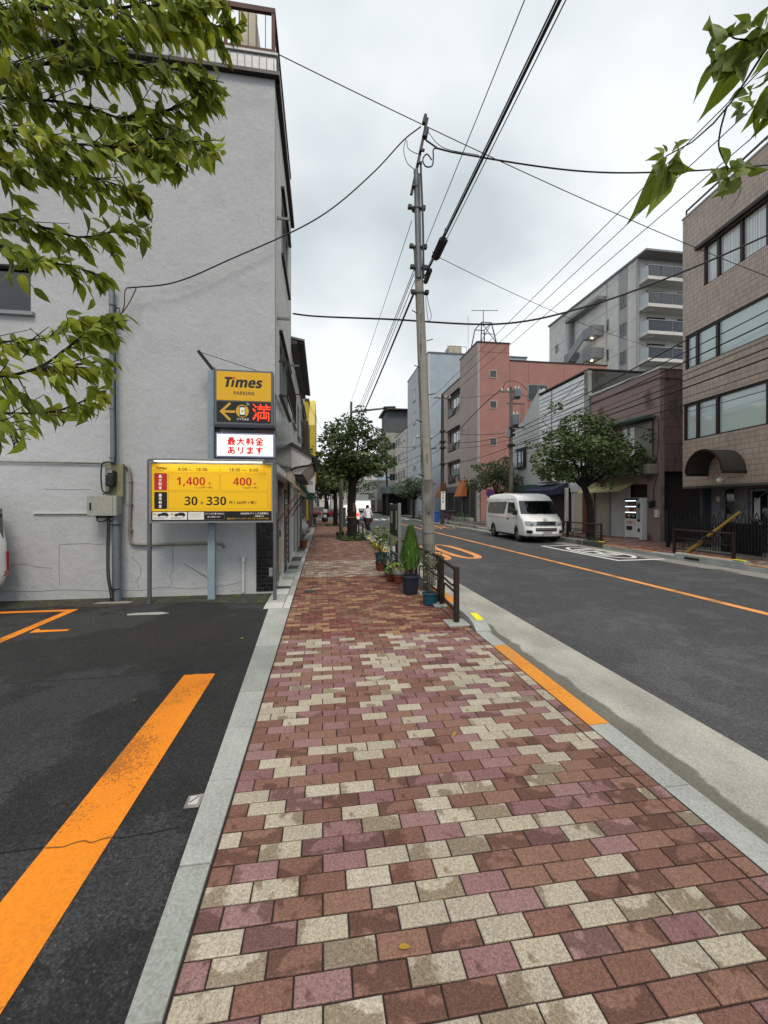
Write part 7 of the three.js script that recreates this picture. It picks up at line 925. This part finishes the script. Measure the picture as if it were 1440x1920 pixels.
  const em = new THREE.TorusGeometry(0.07, 0.01, 6, 20).scale(1.3, 0.8, 1).rotateX(-0.4).translate(0, 1.03, 2.53); part(gr, 'emblem', [em, new THREE.TorusGeometry(0.035, 0.008, 6, 16).rotateX(-0.4).translate(0, 1.03, 2.53)], chrome);
  part(t, 'lower_grille', F(1.0, 0.13, 0, 0.6, 2.68, 0.04), M.black); part(t, 'bumper_bar', F(1.02, 0.02, 0, 0.6, 2.705, 0.02), mat(0x8b8e90, 0.4)); part(t, 'number_plate', new THREE.BoxGeometry(0.4, 0.2, 0.015).translate(0.02, 0.42, 2.735), mat(0x9b9d9c, 0.6)); part(t, 'bumper_lip', F(1.5, 0.03, 0, 0.33, 2.66, 0.06), mat(0x8b8e90, 0.5)); part(t, 'wiper', [cyl(new THREE.Vector3(-0.5, 1.275, 2.19), new THREE.Vector3(0.1, 1.31, 2.17), 0.01, 0.01, 5), cyl(new THREE.Vector3(0.1, 1.275, 2.19), new THREE.Vector3(0.65, 1.31, 2.14), 0.01, 0.01, 5)], M.black);
  part(t, 'rear_window', shape(new THREE.BoxGeometry(1.4, 0.55, 0.02).translate(0, 1.55, -2.66)), carGlass); part(t, 'rear_reflector', shape(new THREE.BoxGeometry(1.6, 0.09, 0.03).translate(0, 0.62, -2.72)), redLamp); return t;
}
const van = makeVan('white high roof passenger van parked at the far kerb facing the camera', [9.87, roadY(9.9), 19.75], -0.055, 'white vans');
copyOf(van, 'passenger_van', 'white van tail just showing at the left edge of the parking lot', [-7.3, 0, 6.75], -Math.PI / 2 + 0.1, 0.87);

function makeCar(name, label, cat, pos, turn, paint, o = {}) {
  const t = thing(name, label, cat, pos, undefined, turn, true), hw = o.hw || 0.84, sh = sideShape(o.prof || [[-2.1, 0.35], [-2.15, 0.75], [-2.0, 0.95], [-1.5, 1.4], [-0.9, 1.47], [0.3, 1.45], [1.0, 0.98], [1.9, 0.85], [2.1, 0.6], [2.1, 0.3]]);
  const sq = (g) => { g = g.index ? g.toNonIndexed() : g; const p = g.attributes.position; for (let i = 0; i < p.count; i++) { const y = p.getY(i); p.setX(i, p.getX(i) * (y > 0.9 ? 1 - 0.34 * (y - 0.9) : 1)); } g.computeVertexNormals(); return g; };
  const ex = (s, x0, x1, b = 0) => { const g = new THREE.ExtrudeGeometry(s, { depth: x1 - x0 - 2 * b, bevelEnabled: b > 0, bevelSize: b * 0.7, bevelOffset: -b * 0.7, bevelThickness: b, bevelSegments: 3 }); g.translate(0, 0, b); g.rotateY(-Math.PI / 2); g.translate(x1, 0, 0); return g; };
  part(t, 'body', toCreasedNormals(sq(ex(sh, -hw, hw, 0.06)), 0.6), paint); for (const sd of [-1, 1]) for (const z of [1.3, -1.3]) wheel(t, sd * (hw - 0.1), z, 0.3, 0.18);
  const win = sideShape([[-1.62, 0.98], [-1.3, 1.34], [0.2, 1.37], [0.72, 0.99]]); for (const sd of [-1, 1]) part(t, 'side_window', sq(ex(win, sd > 0 ? hw - 0.005 : -hw - 0.005, sd > 0 ? hw + 0.005 : -hw + 0.005)), carGlass);
  part(t, 'rear_window', sq(new THREE.BoxGeometry(1.35, 0.4, 0.02).rotateX(0.7).translate(0, 1.2, -1.83)), carGlass); for (const sd of [-1, 1]) { part(t, 'tail_lamp', new RoundedBoxGeometry(0.26, 0.22, 0.05, 1, 0.02).translate(sd * 0.62, 0.84, -2.13), o.lit || redLamp); part(t, 'headlight', new RoundedBoxGeometry(0.3, 0.14, 0.06, 1, 0.02).translate(sd * 0.6, 0.7, 2.1), lampGlass); } part(t, 'rear_bumper', new RoundedBoxGeometry(1.66, 0.18, 0.12, 2, 0.05).translate(0, 0.48, -2.16), paint); return t;
}
makeCar('parked_car', 'silver car tail poking out between the house fronts on the left', 'car', [-2.75, 0, 19.35], -Math.PI / 2, phys(0x8f9a9c, 0.3, { metalness: 0.4, clearcoat: 0.6 })); makeCar('red_car', 'small red car far down the left side of the street', 'car', [-0.2, -0.1, 58], Math.PI / 2 + 0.2, phys(0x5a1218, 0.3, { clearcoat: 0.8 }));
makeCar('stopped_car', 'white car with glowing red tail lamps beyond the forked tree', 'car', [2.55, -0.1, 40], Math.PI, paintWhite, { lit: mat(0xff2a18, 0.4, { emissive: 0xff2010, emissiveIntensity: 2.5 }), prof: [[-2.1, 0.35], [-2.15, 0.8], [-2.05, 1.1], [-1.85, 1.6], [-1.4, 1.72], [0.5, 1.7], [1.2, 1.05], [1.9, 0.9], [2.1, 0.6], [2.1, 0.3]] }); for (const sd of [-1, 1]) { const L = new THREE.PointLight(0xff3018, 0.06); L.position.copy(V(2.55 + sd * 0.62, 0.75, 37.75)); scene.add(L); }
{ // box truck facing the camera
  const t = thing('box_truck', 'white box truck facing the camera far along the road', 'truck', [4.3, -0.1, 46], undefined, 0, true); part(t, 'cargo_box', new RoundedBoxGeometry(2.1, 2.2, 4.2, 1, 0.03).translate(-0.25, 1.75, -2.6), mat(0x9da2a3, 0.5, { map: grainT })); const cab = sideShape([[-0.4, 0.5], [-0.4, 2.15], [0.7, 2.2], [0.95, 2.1], [1.3, 1.35], [1.35, 0.6], [1.3, 0.4]]), g = new THREE.ExtrudeGeometry(cab, { depth: 1.7, bevelEnabled: true, bevelSize: 0.04, bevelThickness: 0.08, bevelSegments: 3 }); g.rotateY(-Math.PI / 2).translate(0.85, 0, 0); part(t, 'cab', g, phys(0x8d9292, 0.35, { clearcoat: 0.6 })); part(t, 'windscreen', new THREE.BoxGeometry(1.5, 0.72, 0.03).rotateX(-0.44).translate(0, 1.68, 1.2), carGlass); part(t, 'bumper', new RoundedBoxGeometry(1.8, 0.3, 0.2, 2, 0.05).translate(0, 0.5, 1.35), M.white); for (const sd of [-1, 1]) { part(t, 'headlight', new RoundedBoxGeometry(0.26, 0.16, 0.06, 1, 0.03).translate(sd * 0.68, 0.72, 1.43), mat(0xffffff, 0.3, { emissive: 0xfff0d8, emissiveIntensity: 0.9 })); part(t, 'mirror', new RoundedBoxGeometry(0.16, 0.3, 0.08, 1, 0.03).translate(sd * 1.08, 1.6, 1.1), M.black); wheel(t, sd * 0.78, 0.5, 0.38, 0.22); wheel(t, sd * 0.78, -3.4, 0.38, 0.3); } part(t, 'grille', new THREE.BoxGeometry(1.1, 0.2, 0.03).translate(0, 1.0, 1.4), M.darkMetal); part(t, 'chassis', new THREE.BoxGeometry(0.9, 0.25, 5).translate(0, 0.5, -2.2), M.black);
}
{ // scooter parked under the trees
  const t = thing('scooter', 'pale scooter parked on the left pavement under the third tree', 'scooter', [0.15, 0, 39.4], undefined, 0.15, true), z3 = (x, y, z) => new THREE.Vector3(x, y, z); for (const z of [-0.6, 0.6]) part(t, 'wheel', new THREE.TorusGeometry(0.2, 0.06, 8, 20).rotateY(Math.PI / 2).translate(0, 0.26, z), M.rubber); part(t, 'rear_body', new RoundedBoxGeometry(0.34, 0.4, 0.8, 3, 0.1).translate(0, 0.6, 0.35), M.white); part(t, 'seat', new RoundedBoxGeometry(0.3, 0.1, 0.7, 2, 0.04).translate(0, 0.84, 0.3), M.black); part(t, 'front_shield', new RoundedBoxGeometry(0.4, 0.6, 0.1, 2, 0.04).rotateX(0.2).translate(0, 0.7, -0.42), M.white); part(t, 'floor', new RoundedBoxGeometry(0.3, 0.08, 0.5, 1, 0.02).translate(0, 0.38, -0.15), M.black); part(t, 'handlebar', cyl(z3(-0.33, 1.05, -0.42), z3(0.33, 1.05, -0.42), 0.02), M.black); part(t, 'tail_box', new RoundedBoxGeometry(0.4, 0.34, 0.36, 2, 0.06).translate(0, 1.05, 0.72), M.white);
  const cn = thing('utility_cabinet', 'teal roadside cabinet next to the second left tree', 'cabinet', [1.5, 0, 31.5]); part(cn, 'box', bx(1.25, 1.75, 0, 1.35, 31.3, 31.7, 0.02), mat(0x2f4a4c, 0.6, { map: grainT })); part(cn, 'cap', bx(1.22, 1.78, 1.35, 1.41, 31.27, 31.73, 0.01), M.darkMetal);
}
// ---------------------------------------------------------------- cyclist riding away
function bodyMesh(bones, lo, hi, cell, k = 0.045) { // bones: [a, b, ra, rb, colour]; smooth union of tapered capsules
  const c = new THREE.Vector3().addVectors(lo, hi).multiplyScalar(0.5), half = Math.max(hi.x - lo.x, hi.y - lo.y, hi.z - lo.z) / 2, n = Math.ceil(2 * half / cell), mc = new MarchingCubes(n, new THREE.MeshStandardMaterial(), false, false, 60000); mc.isolation = 0;
  const p = new THREE.Vector3(), q = new THREE.Vector3(), d = new THREE.Vector3(), dist = (b) => { d.subVectors(b[1], b[0]); const t = clamp(q.subVectors(p, b[0]).dot(d) / Math.max(1e-6, d.lengthSq())); return q.copy(b[0]).addScaledVector(d, t).distanceTo(p) - lerp(b[2], b[3], t); };
  for (let z = 0; z < n; z++) for (let y = 0; y < n; y++) for (let x = 0; x < n; x++) { p.set(c.x + (x - n / 2) / (n / 2) * half, c.y + (y - n / 2) / (n / 2) * half, c.z + (z - n / 2) / (n / 2) * half); let v = 9; for (const b of bones) { const e = dist(b), h = Math.max(k - Math.abs(v - e), 0) / k; v = Math.min(v, e) - h * h * k * 0.25; } mc.field[x + y * n + z * n * n] = -v; }
  mc.update(); const cnt = mc.count, P = new Float32Array(cnt * 3), N = new Float32Array(cnt * 3), C = new Float32Array(cnt * 3);
  for (let i = 0; i < cnt; i++) { p.set(mc.positionArray[3 * i] * half + c.x, mc.positionArray[3 * i + 1] * half + c.y, mc.positionArray[3 * i + 2] * half + c.z); P.set([p.x, p.y, p.z], 3 * i); N.set([mc.normalArray[3 * i], mc.normalArray[3 * i + 1], mc.normalArray[3 * i + 2]], 3 * i); let best = 9, col = null; for (const b of bones) { const e = dist(b); if (e < best) { best = e; col = b[4]; } } C.set([col.r, col.g, col.b], 3 * i); }
  const g = new THREE.BufferGeometry(); g.setAttribute('position', new THREE.BufferAttribute(P, 3)); g.setAttribute('normal', new THREE.BufferAttribute(N, 3)); g.setAttribute('color', new THREE.BufferAttribute(C, 3)); return g;
}
{
  const bike = bicycle('bicycle ridden by the person in white on the road', 2.72, roadY(2.7), 25.1, Math.PI / 2 + 0.06, 0x4a4c50);
  const t = thing('person', 'person in white shirt and dark trousers cycling away on the road', 'person', [2.72, roadY(2.7), 25.1], undefined, Math.PI / 2 + 0.06, true), v = (a, b, c) => new THREE.Vector3(a, b, c), W = new THREE.Color(0xd8dade), S = new THREE.Color(0xb58468), D = new THREE.Color(0x1d1c20), Hc = new THREE.Color(0x17120f), Sh = new THREE.Color(0x2a2522);
  const B = [[v(-0.24, 0.94, 0), v(-0.1, 1.16, 0), 0.15, 0.15, W], [v(-0.1, 1.16, 0), v(0.02, 1.36, 0), 0.155, 0.15, W], [v(0.0, 1.38, -0.15), v(0.0, 1.38, 0.15), 0.075, 0.075, W], [v(0.04, 1.44, 0), v(0.08, 1.54, 0), 0.055, 0.052, S], [v(0.1, 1.62, 0), v(0.11, 1.66, 0), 0.095, 0.1, Hc], [v(0.15, 1.6, 0), v(0.16, 1.63, 0), 0.075, 0.075, S], [v(0.21, 1.6, 0), v(0.22, 1.6, 0), 0.02, 0.016, S], [v(0.11, 1.61, -0.1), v(0.11, 1.63, -0.1), 0.018, 0.02, S], [v(0.11, 1.61, 0.1), v(0.11, 1.63, 0.1), 0.018, 0.02, S]];
  for (const sd of [-1, 1]) { const el = v(0.06, 1.13, sd * 0.27), hd = v(0.16, 1.04, sd * 0.26); B.push([v(0.01, 1.38, sd * 0.17), el, 0.06, 0.048, W], [el, hd, 0.042, 0.032, S], [hd, v(0.21, 1.035, sd * 0.25), 0.034, 0.03, S]); for (let f = 0; f < 4; f++) B.push([v(0.2, 1.045, sd * (0.225 + f * 0.02)), v(0.235 - f * 0.004, 1.01, sd * (0.225 + f * 0.02)), 0.01, 0.009, S]); B.push([v(0.17, 1.02, sd * 0.225), v(0.2, 0.995, sd * 0.215), 0.011, 0.01, S]); const kn = sd > 0 ? v(0.14, 0.62, 0.13) : v(0.12, 0.78, -0.14), an = sd > 0 ? v(-0.02, 0.29, 0.13) : v(-0.22, 0.44, -0.13); B.push([v(-0.2, 0.92, sd * 0.09), kn, 0.1, 0.068, D], [kn, an, 0.062, 0.04, D], [an, v(an.x + 0.12, an.y - 0.05, an.z), 0.042, 0.035, Sh]); }
  part(t, 'body', bodyMesh(B, v(-0.45, 0.1, -0.45), v(0.45, 1.85, 0.45), 0.016, 0.04), mat(0xffffff, 0.8, { vertexColors: true }), { keepUV: true });
  const bag = thing('rear_basket_bag', 'dark red bag on the rear rack of the ridden bicycle', 'bag', [2.72, roadY(2.7) + 0.7, 24.6], undefined, Math.PI / 2 + 0.06, true); part(bag, 'bag', new RoundedBoxGeometry(0.32, 0.22, 0.4, 2, 0.05).translate(-0.05, 0.13, 0), mat(0x3d1c1e, 0.8)); part(bag, 'flap', new RoundedBoxGeometry(0.34, 0.04, 0.42, 1, 0.015).translate(-0.05, 0.25, 0), mat(0x2c1517, 0.8));
}
// ---------------------------------------------------------------- the cherry tree whose boughs reach in from the left, and a second one above the kerb
const boughs = [
  [[-1.674, 3.602, 2.269], [-1.522, 3.594, 2.247], [-1.183, 3.609, 2.247], [-1.003, 3.587, 2.271], [-0.813, 3.562, 2.293]], // A
  [[-1.757, 3.953, 2.382], [-1.598, 3.969, 2.359], [-1.334, 3.972, 2.32], [-1.105, 4.046, 2.337], [-0.865, 4.161, 2.352], [-0.591, 4.281, 2.412], [-0.456, 4.32, 2.443]], // B
  [[-1.506, 3.28, 2.042], [-1.37, 3.273, 2.022], [-1.147, 3.25, 2.04], [-0.927, 3.274, 2.058], [-0.727, 3.255, 2.079]], // C
  [[-1.59, 2.875, 2.156], [-1.446, 2.826, 2.134], [-1.32, 2.778, 2.166], [-1.22, 2.799, 2.202], [-1.109, 2.803, 2.287]], // D
  [[-1.785, 3.18, 2.488], [-1.508, 3.124, 2.447], [-1.316, 3.118, 2.519], [-1.108, 3.195, 2.539], [-0.98, 3.258, 2.571]], // D2
  [[-1.423, 2.157, 1.929], [-1.294, 2.17, 1.91], [-1.184, 2.216, 1.944], [-1.053, 2.347, 1.975], [-0.977, 2.454, 2.014], [-0.939, 2.507, 2.059]], // E
  [[-1.184, 2.216, 1.944], [-1.075, 2.248, 1.978], [-0.965, 2.284, 2.013]], // E2
  [[-1.59, 2.061, 2.156], [-1.446, 2.064, 2.134], [-1.239, 2.082, 2.154], [-1.119, 2.149, 2.187], [-1.07, 2.201, 2.23]], // F
  [[-1.339, 1.968, 1.815], [-1.218, 1.948, 1.797], [-1.173, 1.917, 1.791], [-1.147, 1.886, 1.787]], // G
  [[-1.506, 3.773, 2.042], [-1.234, 3.785, 2.002], [-1.015, 3.903, 2.071], [-0.766, 4.035, 2.135], [-0.593, 4.167, 2.21]], // H
  [[-1.632, 3.255, 2.212], [-1.371, 3.27, 2.224], [-1.147, 3.259, 2.242], [-0.99, 3.244, 2.269], [-0.905, 3.228, 2.307]], // I
  [[-1.59, 3.625, 2.156], [-1.288, 3.702, 2.161], [-1.018, 3.754, 2.172], [-0.708, 3.781, 2.177], [-0.54, 3.779, 2.203]], // J
  [[-1.003, 3.587, 2.271], [-0.769, 3.679, 2.287], [-0.566, 3.797, 2.307]], // K
  [[-0.927, 3.274, 2.058], [-0.698, 3.354, 2.074], [-0.527, 3.36, 2.1]], // L
  [[-1.674, 2.43, 2.269], [-1.472, 2.43, 2.239], [-1.302, 2.475, 2.265], [-1.201, 2.576, 2.3]], // O
  [[-1.674, 4.162, 2.269], [-1.27, 4.162, 2.209], [-0.805, 4.261, 2.242], [-0.566, 4.357, 2.307]], // Q
];
const hangLeaves = [[1.432, 3.133, 1.582, 1.404, 3.199, 1.598], [1.456, 3.154, 1.591, 1.448, 3.196, 1.6], [1.498, 3.178, 1.611, 1.464, 3.141, 1.522], [1.413, 3.101, 1.561, 1.415, 3.143, 1.638], [1.42, 3.09, 1.585, 1.329, 2.978, 1.565], [1.493, 3.167, 1.649, 1.396, 2.91, 1.589], [1.508, 3.147, 1.631, 1.456, 2.956, 1.581], [1.499, 3.145, 1.612, 1.467, 3.006, 1.533], [1.495, 3.124, 1.612, 1.517, 3.053, 1.627], [1.465, 3.15, 1.605, 1.443, 3.075, 1.62], [1.739, 3.127, 1.58, 1.643, 3.097, 1.495], [1.713, 3.109, 1.593, 1.613, 3.02, 1.574], [1.683, 3.069, 1.551, 1.56, 2.883, 1.502], [1.751, 3.107, 1.598, 1.652, 2.948, 1.551], [1.744, 3.081, 1.584, 1.737, 2.997, 1.596], [1.786, 3.088, 1.577, 1.799, 3.005, 1.593], [1.741, 3.104, 1.552, 1.835, 3.134, 1.571], [1.794, 3.101, 1.549, 1.9, 3.103, 1.58], [1.83, 3.144, 1.587, 1.716, 2.99, 1.489], [1.702, 3.076, 1.531, 1.72, 3.017, 1.505], [1.771, 3.736, 1.605, 1.561, 3.54, 1.56], [1.757, 3.685, 1.573, 1.662, 3.585, 1.526], [1.722, 3.624, 1.566, 1.564, 3.474, 1.552], [1.693, 3.569, 1.554, 1.617, 3.446, 1.572], [1.777, 3.647, 1.565, 1.684, 3.434, 1.608], [1.834, 3.638, 1.567, 1.707, 3.477, 1.608], [1.871, 3.643, 1.579, 1.754, 3.412, 1.61], [1.824, 3.714, 1.567, 1.728, 3.655, 1.496], [1.881, 3.76, 1.578, 1.917, 3.8, 1.582], [1.939, 3.795, 1.574, 1.853, 3.688, 1.535], [1.89, 3.719, 1.562, 1.75, 3.594, 1.5], [1.84, 3.455, 1.581, 1.74, 3.37, 1.553], [1.799, 3.387, 1.532, 1.689, 3.199, 1.488], [1.808, 3.394, 1.588, 1.792, 3.333, 1.604], [1.839, 3.382, 1.506, 1.843, 3.251, 1.57], [1.887, 3.609, 1.532, 1.783, 3.497, 1.486], [1.875, 3.464, 1.522, 1.848, 3.43, 1.564], [1.955, 3.591, 1.568, 1.781, 3.372, 1.472], [1.951, 3.689, 1.543, 1.795, 3.504, 1.47], [1.958, 3.459, 1.552, 1.837, 3.254, 1.504], [1.985, 3.621, 1.565, 1.956, 3.533, 1.578], [1.925, 3.514, 1.536, 1.939, 3.457, 1.583], [1.876, 3.324, 1.523, 1.799, 3.23, 1.474], [1.964, 3.735, 1.539, 1.815, 3.566, 1.465], [1.93, 3.36, 1.504, 1.88, 3.193, 1.508]];
const hangTwigs = [[[2.057, 3.819, 1.516], [1.896, 3.619, 1.539], [1.844, 3.542, 1.547], [1.773, 3.423, 1.557], [1.707, 3.341, 1.567], [1.632, 3.255, 1.578], [1.537, 3.184, 1.592], [1.463, 3.148, 1.603]], [[1.721, 3.361, 1.565], [1.693, 3.255, 1.569], [1.688, 3.184, 1.57], [1.721, 3.103, 1.565], [1.726, 3.081, 1.564]], [[1.844, 3.619, 1.547], [1.802, 3.647, 1.553], [1.755, 3.654, 1.56], [1.726, 3.676, 1.564]], [[2.01, 3.7, 1.523], [1.896, 3.619, 1.539]]];
const leafGeos = (() => { // ovate leaf, drip tip, folded along the midrib and bent; length 1 along +x
  const out = []; for (let v = 0; v < 5; v++) {
    const rows = [0, 0.12, 0.3, 0.5, 0.7, 0.86, 1], wd = [0.012, 0.14, 0.205, 0.2, 0.125, 0.042, 0.0], P = [], I = [], bend = [0.22, 0.35, 0.1, 0.45, 0.28][v], fold = [0.3, 0.18, 0.42, 0.25, 0.5][v], tw = [0.05, -0.1, 0.12, 0, -0.05][v];
    rows.forEach((x, i) => { const y = -bend * x * x, w = wd[i] * (1 + 0.06 * Math.sin(i * 3 + v)); for (const k of [-1, 0, 1]) P.push(x, y + (k ? w * fold : 0) + (k * w * tw), k * w); }); for (let i = 0; i + 1 < rows.length; i++) for (let k = 0; k < 2; k++) { const a = i * 3 + k; I.push(a, a + 1, a + 3, a + 1, a + 4, a + 3); }
    const g = new THREE.BufferGeometry(); g.setAttribute('position', new THREE.Float32BufferAttribute(P, 3)); g.setIndex(I); g.computeVertexNormals(); g.setAttribute('uv', new THREE.Float32BufferAttribute(P.flatMap((_, i) => (i % 3 === 0 ? [P[i], P[i + 2]] : [])), 2)); out.push(g);
  } return out;
})();
{
  const leafT = tex(256, 1, (i, x, y) => { const u = x / 256, v = Math.abs(((y / 256 + 0.5) % 1) - 0.5) * 1, vein = Math.abs(((u * 9 - v * 12) % 1 + 1) % 1 - 0.5) > 0.44 || v < 0.008; const k = (vein ? 1.0 : 0.86) + 0.16 * (nA[((y * 2) % 512) * 512 + ((x * 2) % 512)] - 0.5); return [k, k, k * 0.95]; });
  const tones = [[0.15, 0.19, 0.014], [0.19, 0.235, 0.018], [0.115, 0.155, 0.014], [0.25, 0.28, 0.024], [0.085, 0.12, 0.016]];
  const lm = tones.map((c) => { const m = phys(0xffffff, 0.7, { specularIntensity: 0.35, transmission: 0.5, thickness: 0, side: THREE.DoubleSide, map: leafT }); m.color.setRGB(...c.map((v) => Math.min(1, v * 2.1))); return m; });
  const bark = mat(0x241d19, 0.9, { map: grainT });
  const place = (p, dir, len, roll, wide = 1) => { const x = dir.clone().normalize(), up = new THREE.Vector3(0, 1, 0); if (Math.abs(x.y) > 0.95) up.set(0.3, 0.2, 1).normalize(); const z = new THREE.Vector3().crossVectors(x, up).normalize(), y = new THREE.Vector3().crossVectors(z, x); const q = new THREE.Matrix4().makeBasis(x, y, z); return new THREE.Matrix4().makeTranslation(p.x, p.y, p.z).multiply(q).multiply(new THREE.Matrix4().makeRotationX(roll)).multiply(new THREE.Matrix4().makeScale(len, len, len * wide)); };
  const ca = Math.cos(Math.atan(116 / 785)), sa = Math.sin(Math.atan(116 / 785)), view = (v) => { const s = -v.z, d = v.x * sa + s * ca, r = v.x * ca - s * sa; return [d > 0.05 ? 720 + 785 * r / d : -9e3, d > 0.05 ? 946 - 785 * (v.y - 1.65) / d : -9e3, d]; };
  const t = thing('cherry_tree', 'leafy cherry tree whose boughs hang in from the upper left', 'tree', [-3.6, 0, 0.2]);
  const fork = [-3.1, 2.5, 0.9], tr = part(t, 'trunk', limb([V(-3.6, 0, 0.2), V(-3.55, 1.0, 0.25), V(-3.4, 1.8, 0.5), V(...fork)], 0.16, 0.09, 14, 12), bark);
  const lim = (px, py) => { // outline of the crown toward the street (where twigs end)
    const prof = [[-300, 470], [0, 470], [60, 475], [110, 445], [200, 430], [280, 435], [330, 420], [345, 345], [390, 318], [402, 275], [425, 298], [470, 285], [520, 232], [545, 240], [560, 190], [600, 262], [650, 262], [690, 245], [720, 222], [780, 208], [812, 150], [830, 66], [855, 55], [870, -50]]; for (let i = 0; i + 1 < prof.length; i++) if (py >= prof[i][0] && py < prof[i + 1][0]) return lerp(prof[i][1], prof[i + 1][1], (py - prof[i][0]) / (prof[i + 1][0] - prof[i][0])); return -100; };
  const leaves = [];
  boughs.forEach((b, bi) => {
    const root = bi < 6 || bi > 6; const start = b[0][0] < -1.4; const pts = b.map((p) => V(...p)); if (start) pts.unshift(V(fork[0], fork[1], fork[2]), V(lerp(fork[0], b[0][0], 0.55), lerp(fork[1], b[0][1], 0.6), lerp(fork[2], b[0][2], 0.5)));
    part(t, 'bough', limb(pts, start ? 0.02 : 0.008, 0.0035, 40, 6), bark);
    const c = new THREE.CatmullRomCurve3(b.map((p) => V(...p))), len = c.getLength(), n = Math.round(len / (b[0][1] > 3.1 ? 0.0125 : 0.017)); const twigs = [];
    for (let i = 1; i <= n; i++) {
      const k = i / n, p = c.getPointAt(k), d = c.getTangentAt(k), tip = k > 0.93; const [, py] = view(p), dens = py < 340 ? 1 : 0.78; if (rnd() > dens && !tip) continue;
      const dir = d.clone().multiplyScalar(0.7).add(new THREE.Vector3(rr(-0.5, 0.7), rr(-0.9, 0.6), rr(-0.75, 0.75))).normalize(), L = tip ? 0.06 : rr(0.05, 0.27) * (1 - 0.5 * k), e = p.clone().addScaledVector(dir, L).add(new THREE.Vector3(0, -0.15 * L, 0)); const ev = view(e); if (ev[0] > lim(ev[0], ev[1]) - 12) continue; twigs.push(cyl(p, e, 0.0028, 0.0016, 4));
      const m = tip ? 6 : 2 + Math.floor(rnd() * 3.6); for (let j = 0; j < m; j++) { const q = p.clone().lerp(e, (j + 1) / m), ld = dir.clone().multiplyScalar(0.55).add(new THREE.Vector3(rr(-0.5, 0.9), rr(-1.25, -0.1), rr(-0.8, 0.8))).normalize(); leaves.push({ q, m: place(q, ld, rr(0.055, 0.108), rr(0.25, 1.8) * (rnd() < 0.5 ? -1 : 1)), g: Math.floor(rnd() * 5), c: Math.floor(rnd() * 5), v: view(q) }); }
    }
    if (twigs.length) part(t, 'twig', twigs, bark, { stuff: true });
  });
  const tipOf = (l) => view(new THREE.Vector3(1, -0.25, 0).applyMatrix4(l.m)); const keep = leaves.filter((l) => { const a = tipOf(l); return a[0] < lim(a[0], a[1]) + rr(-6, 6) && l.v[0] < lim(l.v[0], l.v[1]); });
  const shown = keep.filter((l) => l.v[0] > -20 && l.v[1] > -20).sort((a, b) => a.v[2] - b.v[2]), near = new Set(shown.slice(0, 300)); const inv = new THREE.Matrix4().makeTranslation(-t.position.x, -t.position.y, -t.position.z);
  for (const l of near) { const m = part(t, 'leaf', leafGeos[l.g], lm[l.c], { keepUV: true, local: true }); m.applyMatrix4(inv.clone().multiply(l.m)); }
  for (let k = 0; k < 5; k++) { const G = keep.filter((l) => !near.has(l) && l.c === k).map((l) => leafGeos[l.g].clone().applyMatrix4(l.m)); if (G.length) part(t, 'foliage', G, lm[k], { keepUV: true, stuff: true }); }
  const t2 = thing('cherry_tree', 'drooping cherry leaves darkened for backlit shade on thin twigs at the upper right corner', 'tree', [1.75, 0, -1.8]); const f2 = [1.9, 4.6, -0.9];
  part(t2, 'trunk', limb([V(1.75, 0, -1.8), V(1.72, 1.5, -1.75), V(1.78, 3, -1.6), V(...f2)], 0.13, 0.07, 14, 10), bark); hangTwigs.forEach((b, i) => { const pts = b.map((p) => V(...p)); if (i === 0) pts.unshift(V(...f2), V(2.2, 4.75, 0.4)); part(t2, 'bough', limb(pts, i ? 0.004 : 0.014, 0.0028, 30, 6), bark); });
  const more = hangLeaves.filter((h, i) => i > 19 || i % 2).map((h) => { const o = [rr(-0.02, 0.05), rr(-0.03, 0.03), rr(-0.03, 0.03)]; return h.map((v, i) => v + o[i % 3] + (i > 2 ? rr(-0.01, 0.01) : 0)); }); for (const h of [...hangLeaves, ...more]) { const p = V(h[0], h[1], h[2]), q = V(h[3], h[4], h[5]), d = q.clone().sub(p), L = d.length(); const gi = Math.floor(rnd() * 5); const m = part(t2, 'leaf', leafGeos[gi], lm[rnd() < 0.5 ? 4 : 2], { keepUV: true, local: true }); const mm = place(p, d.add(new THREE.Vector3(0, L * 0.2, 0)), L * 1.02, rr(0.95, 2.0) * (rnd() < 0.5 ? -1 : 1), 0.78); m.applyMatrix4(new THREE.Matrix4().makeTranslation(-t2.position.x, -t2.position.y, -t2.position.z).multiply(mm)); }  // only the two darkest leaf tones: backlit shade is put into the colour
  // fallen leaves on the ground
  const dry = [mat(0x9a7a22, 0.8, { side: THREE.DoubleSide }), mat(0x6a4a1e, 0.8, { side: THREE.DoubleSide }), mat(0x7d8a2c, 0.8, { side: THREE.DoubleSide })];
  [[0.28, 1.52, 'yellow fallen leaf lying on a brick in the middle of the pavement'], [-1.55, 3.75, 'dry fallen leaf on the lot beside the wide orange line'], [-0.95, 5.3, 'small fallen leaf on the asphalt close to the edging kerb'], [0.95, 2.9, 'brown fallen leaf on the paving near the orange kerb'], [1.75, 4.1, 'curled fallen leaf by the orange painted kerb']].forEach(([x, sv, label], i) => { const m = new THREE.Mesh(leafGeos[i % 5], dry[i % 3]); m.name = numbered('fallen_leaf'); m.castShadow = m.receiveShadow = true; tag(m, label, 'leaf', 'fallen leaves'); m.scale.setScalar(0.05); m.rotation.set(0.1, i * 1.3, 0.05); m.position.copy(V(x, 0.016, sv)); scene.add(m); });
}
renderer.render(scene, camera);
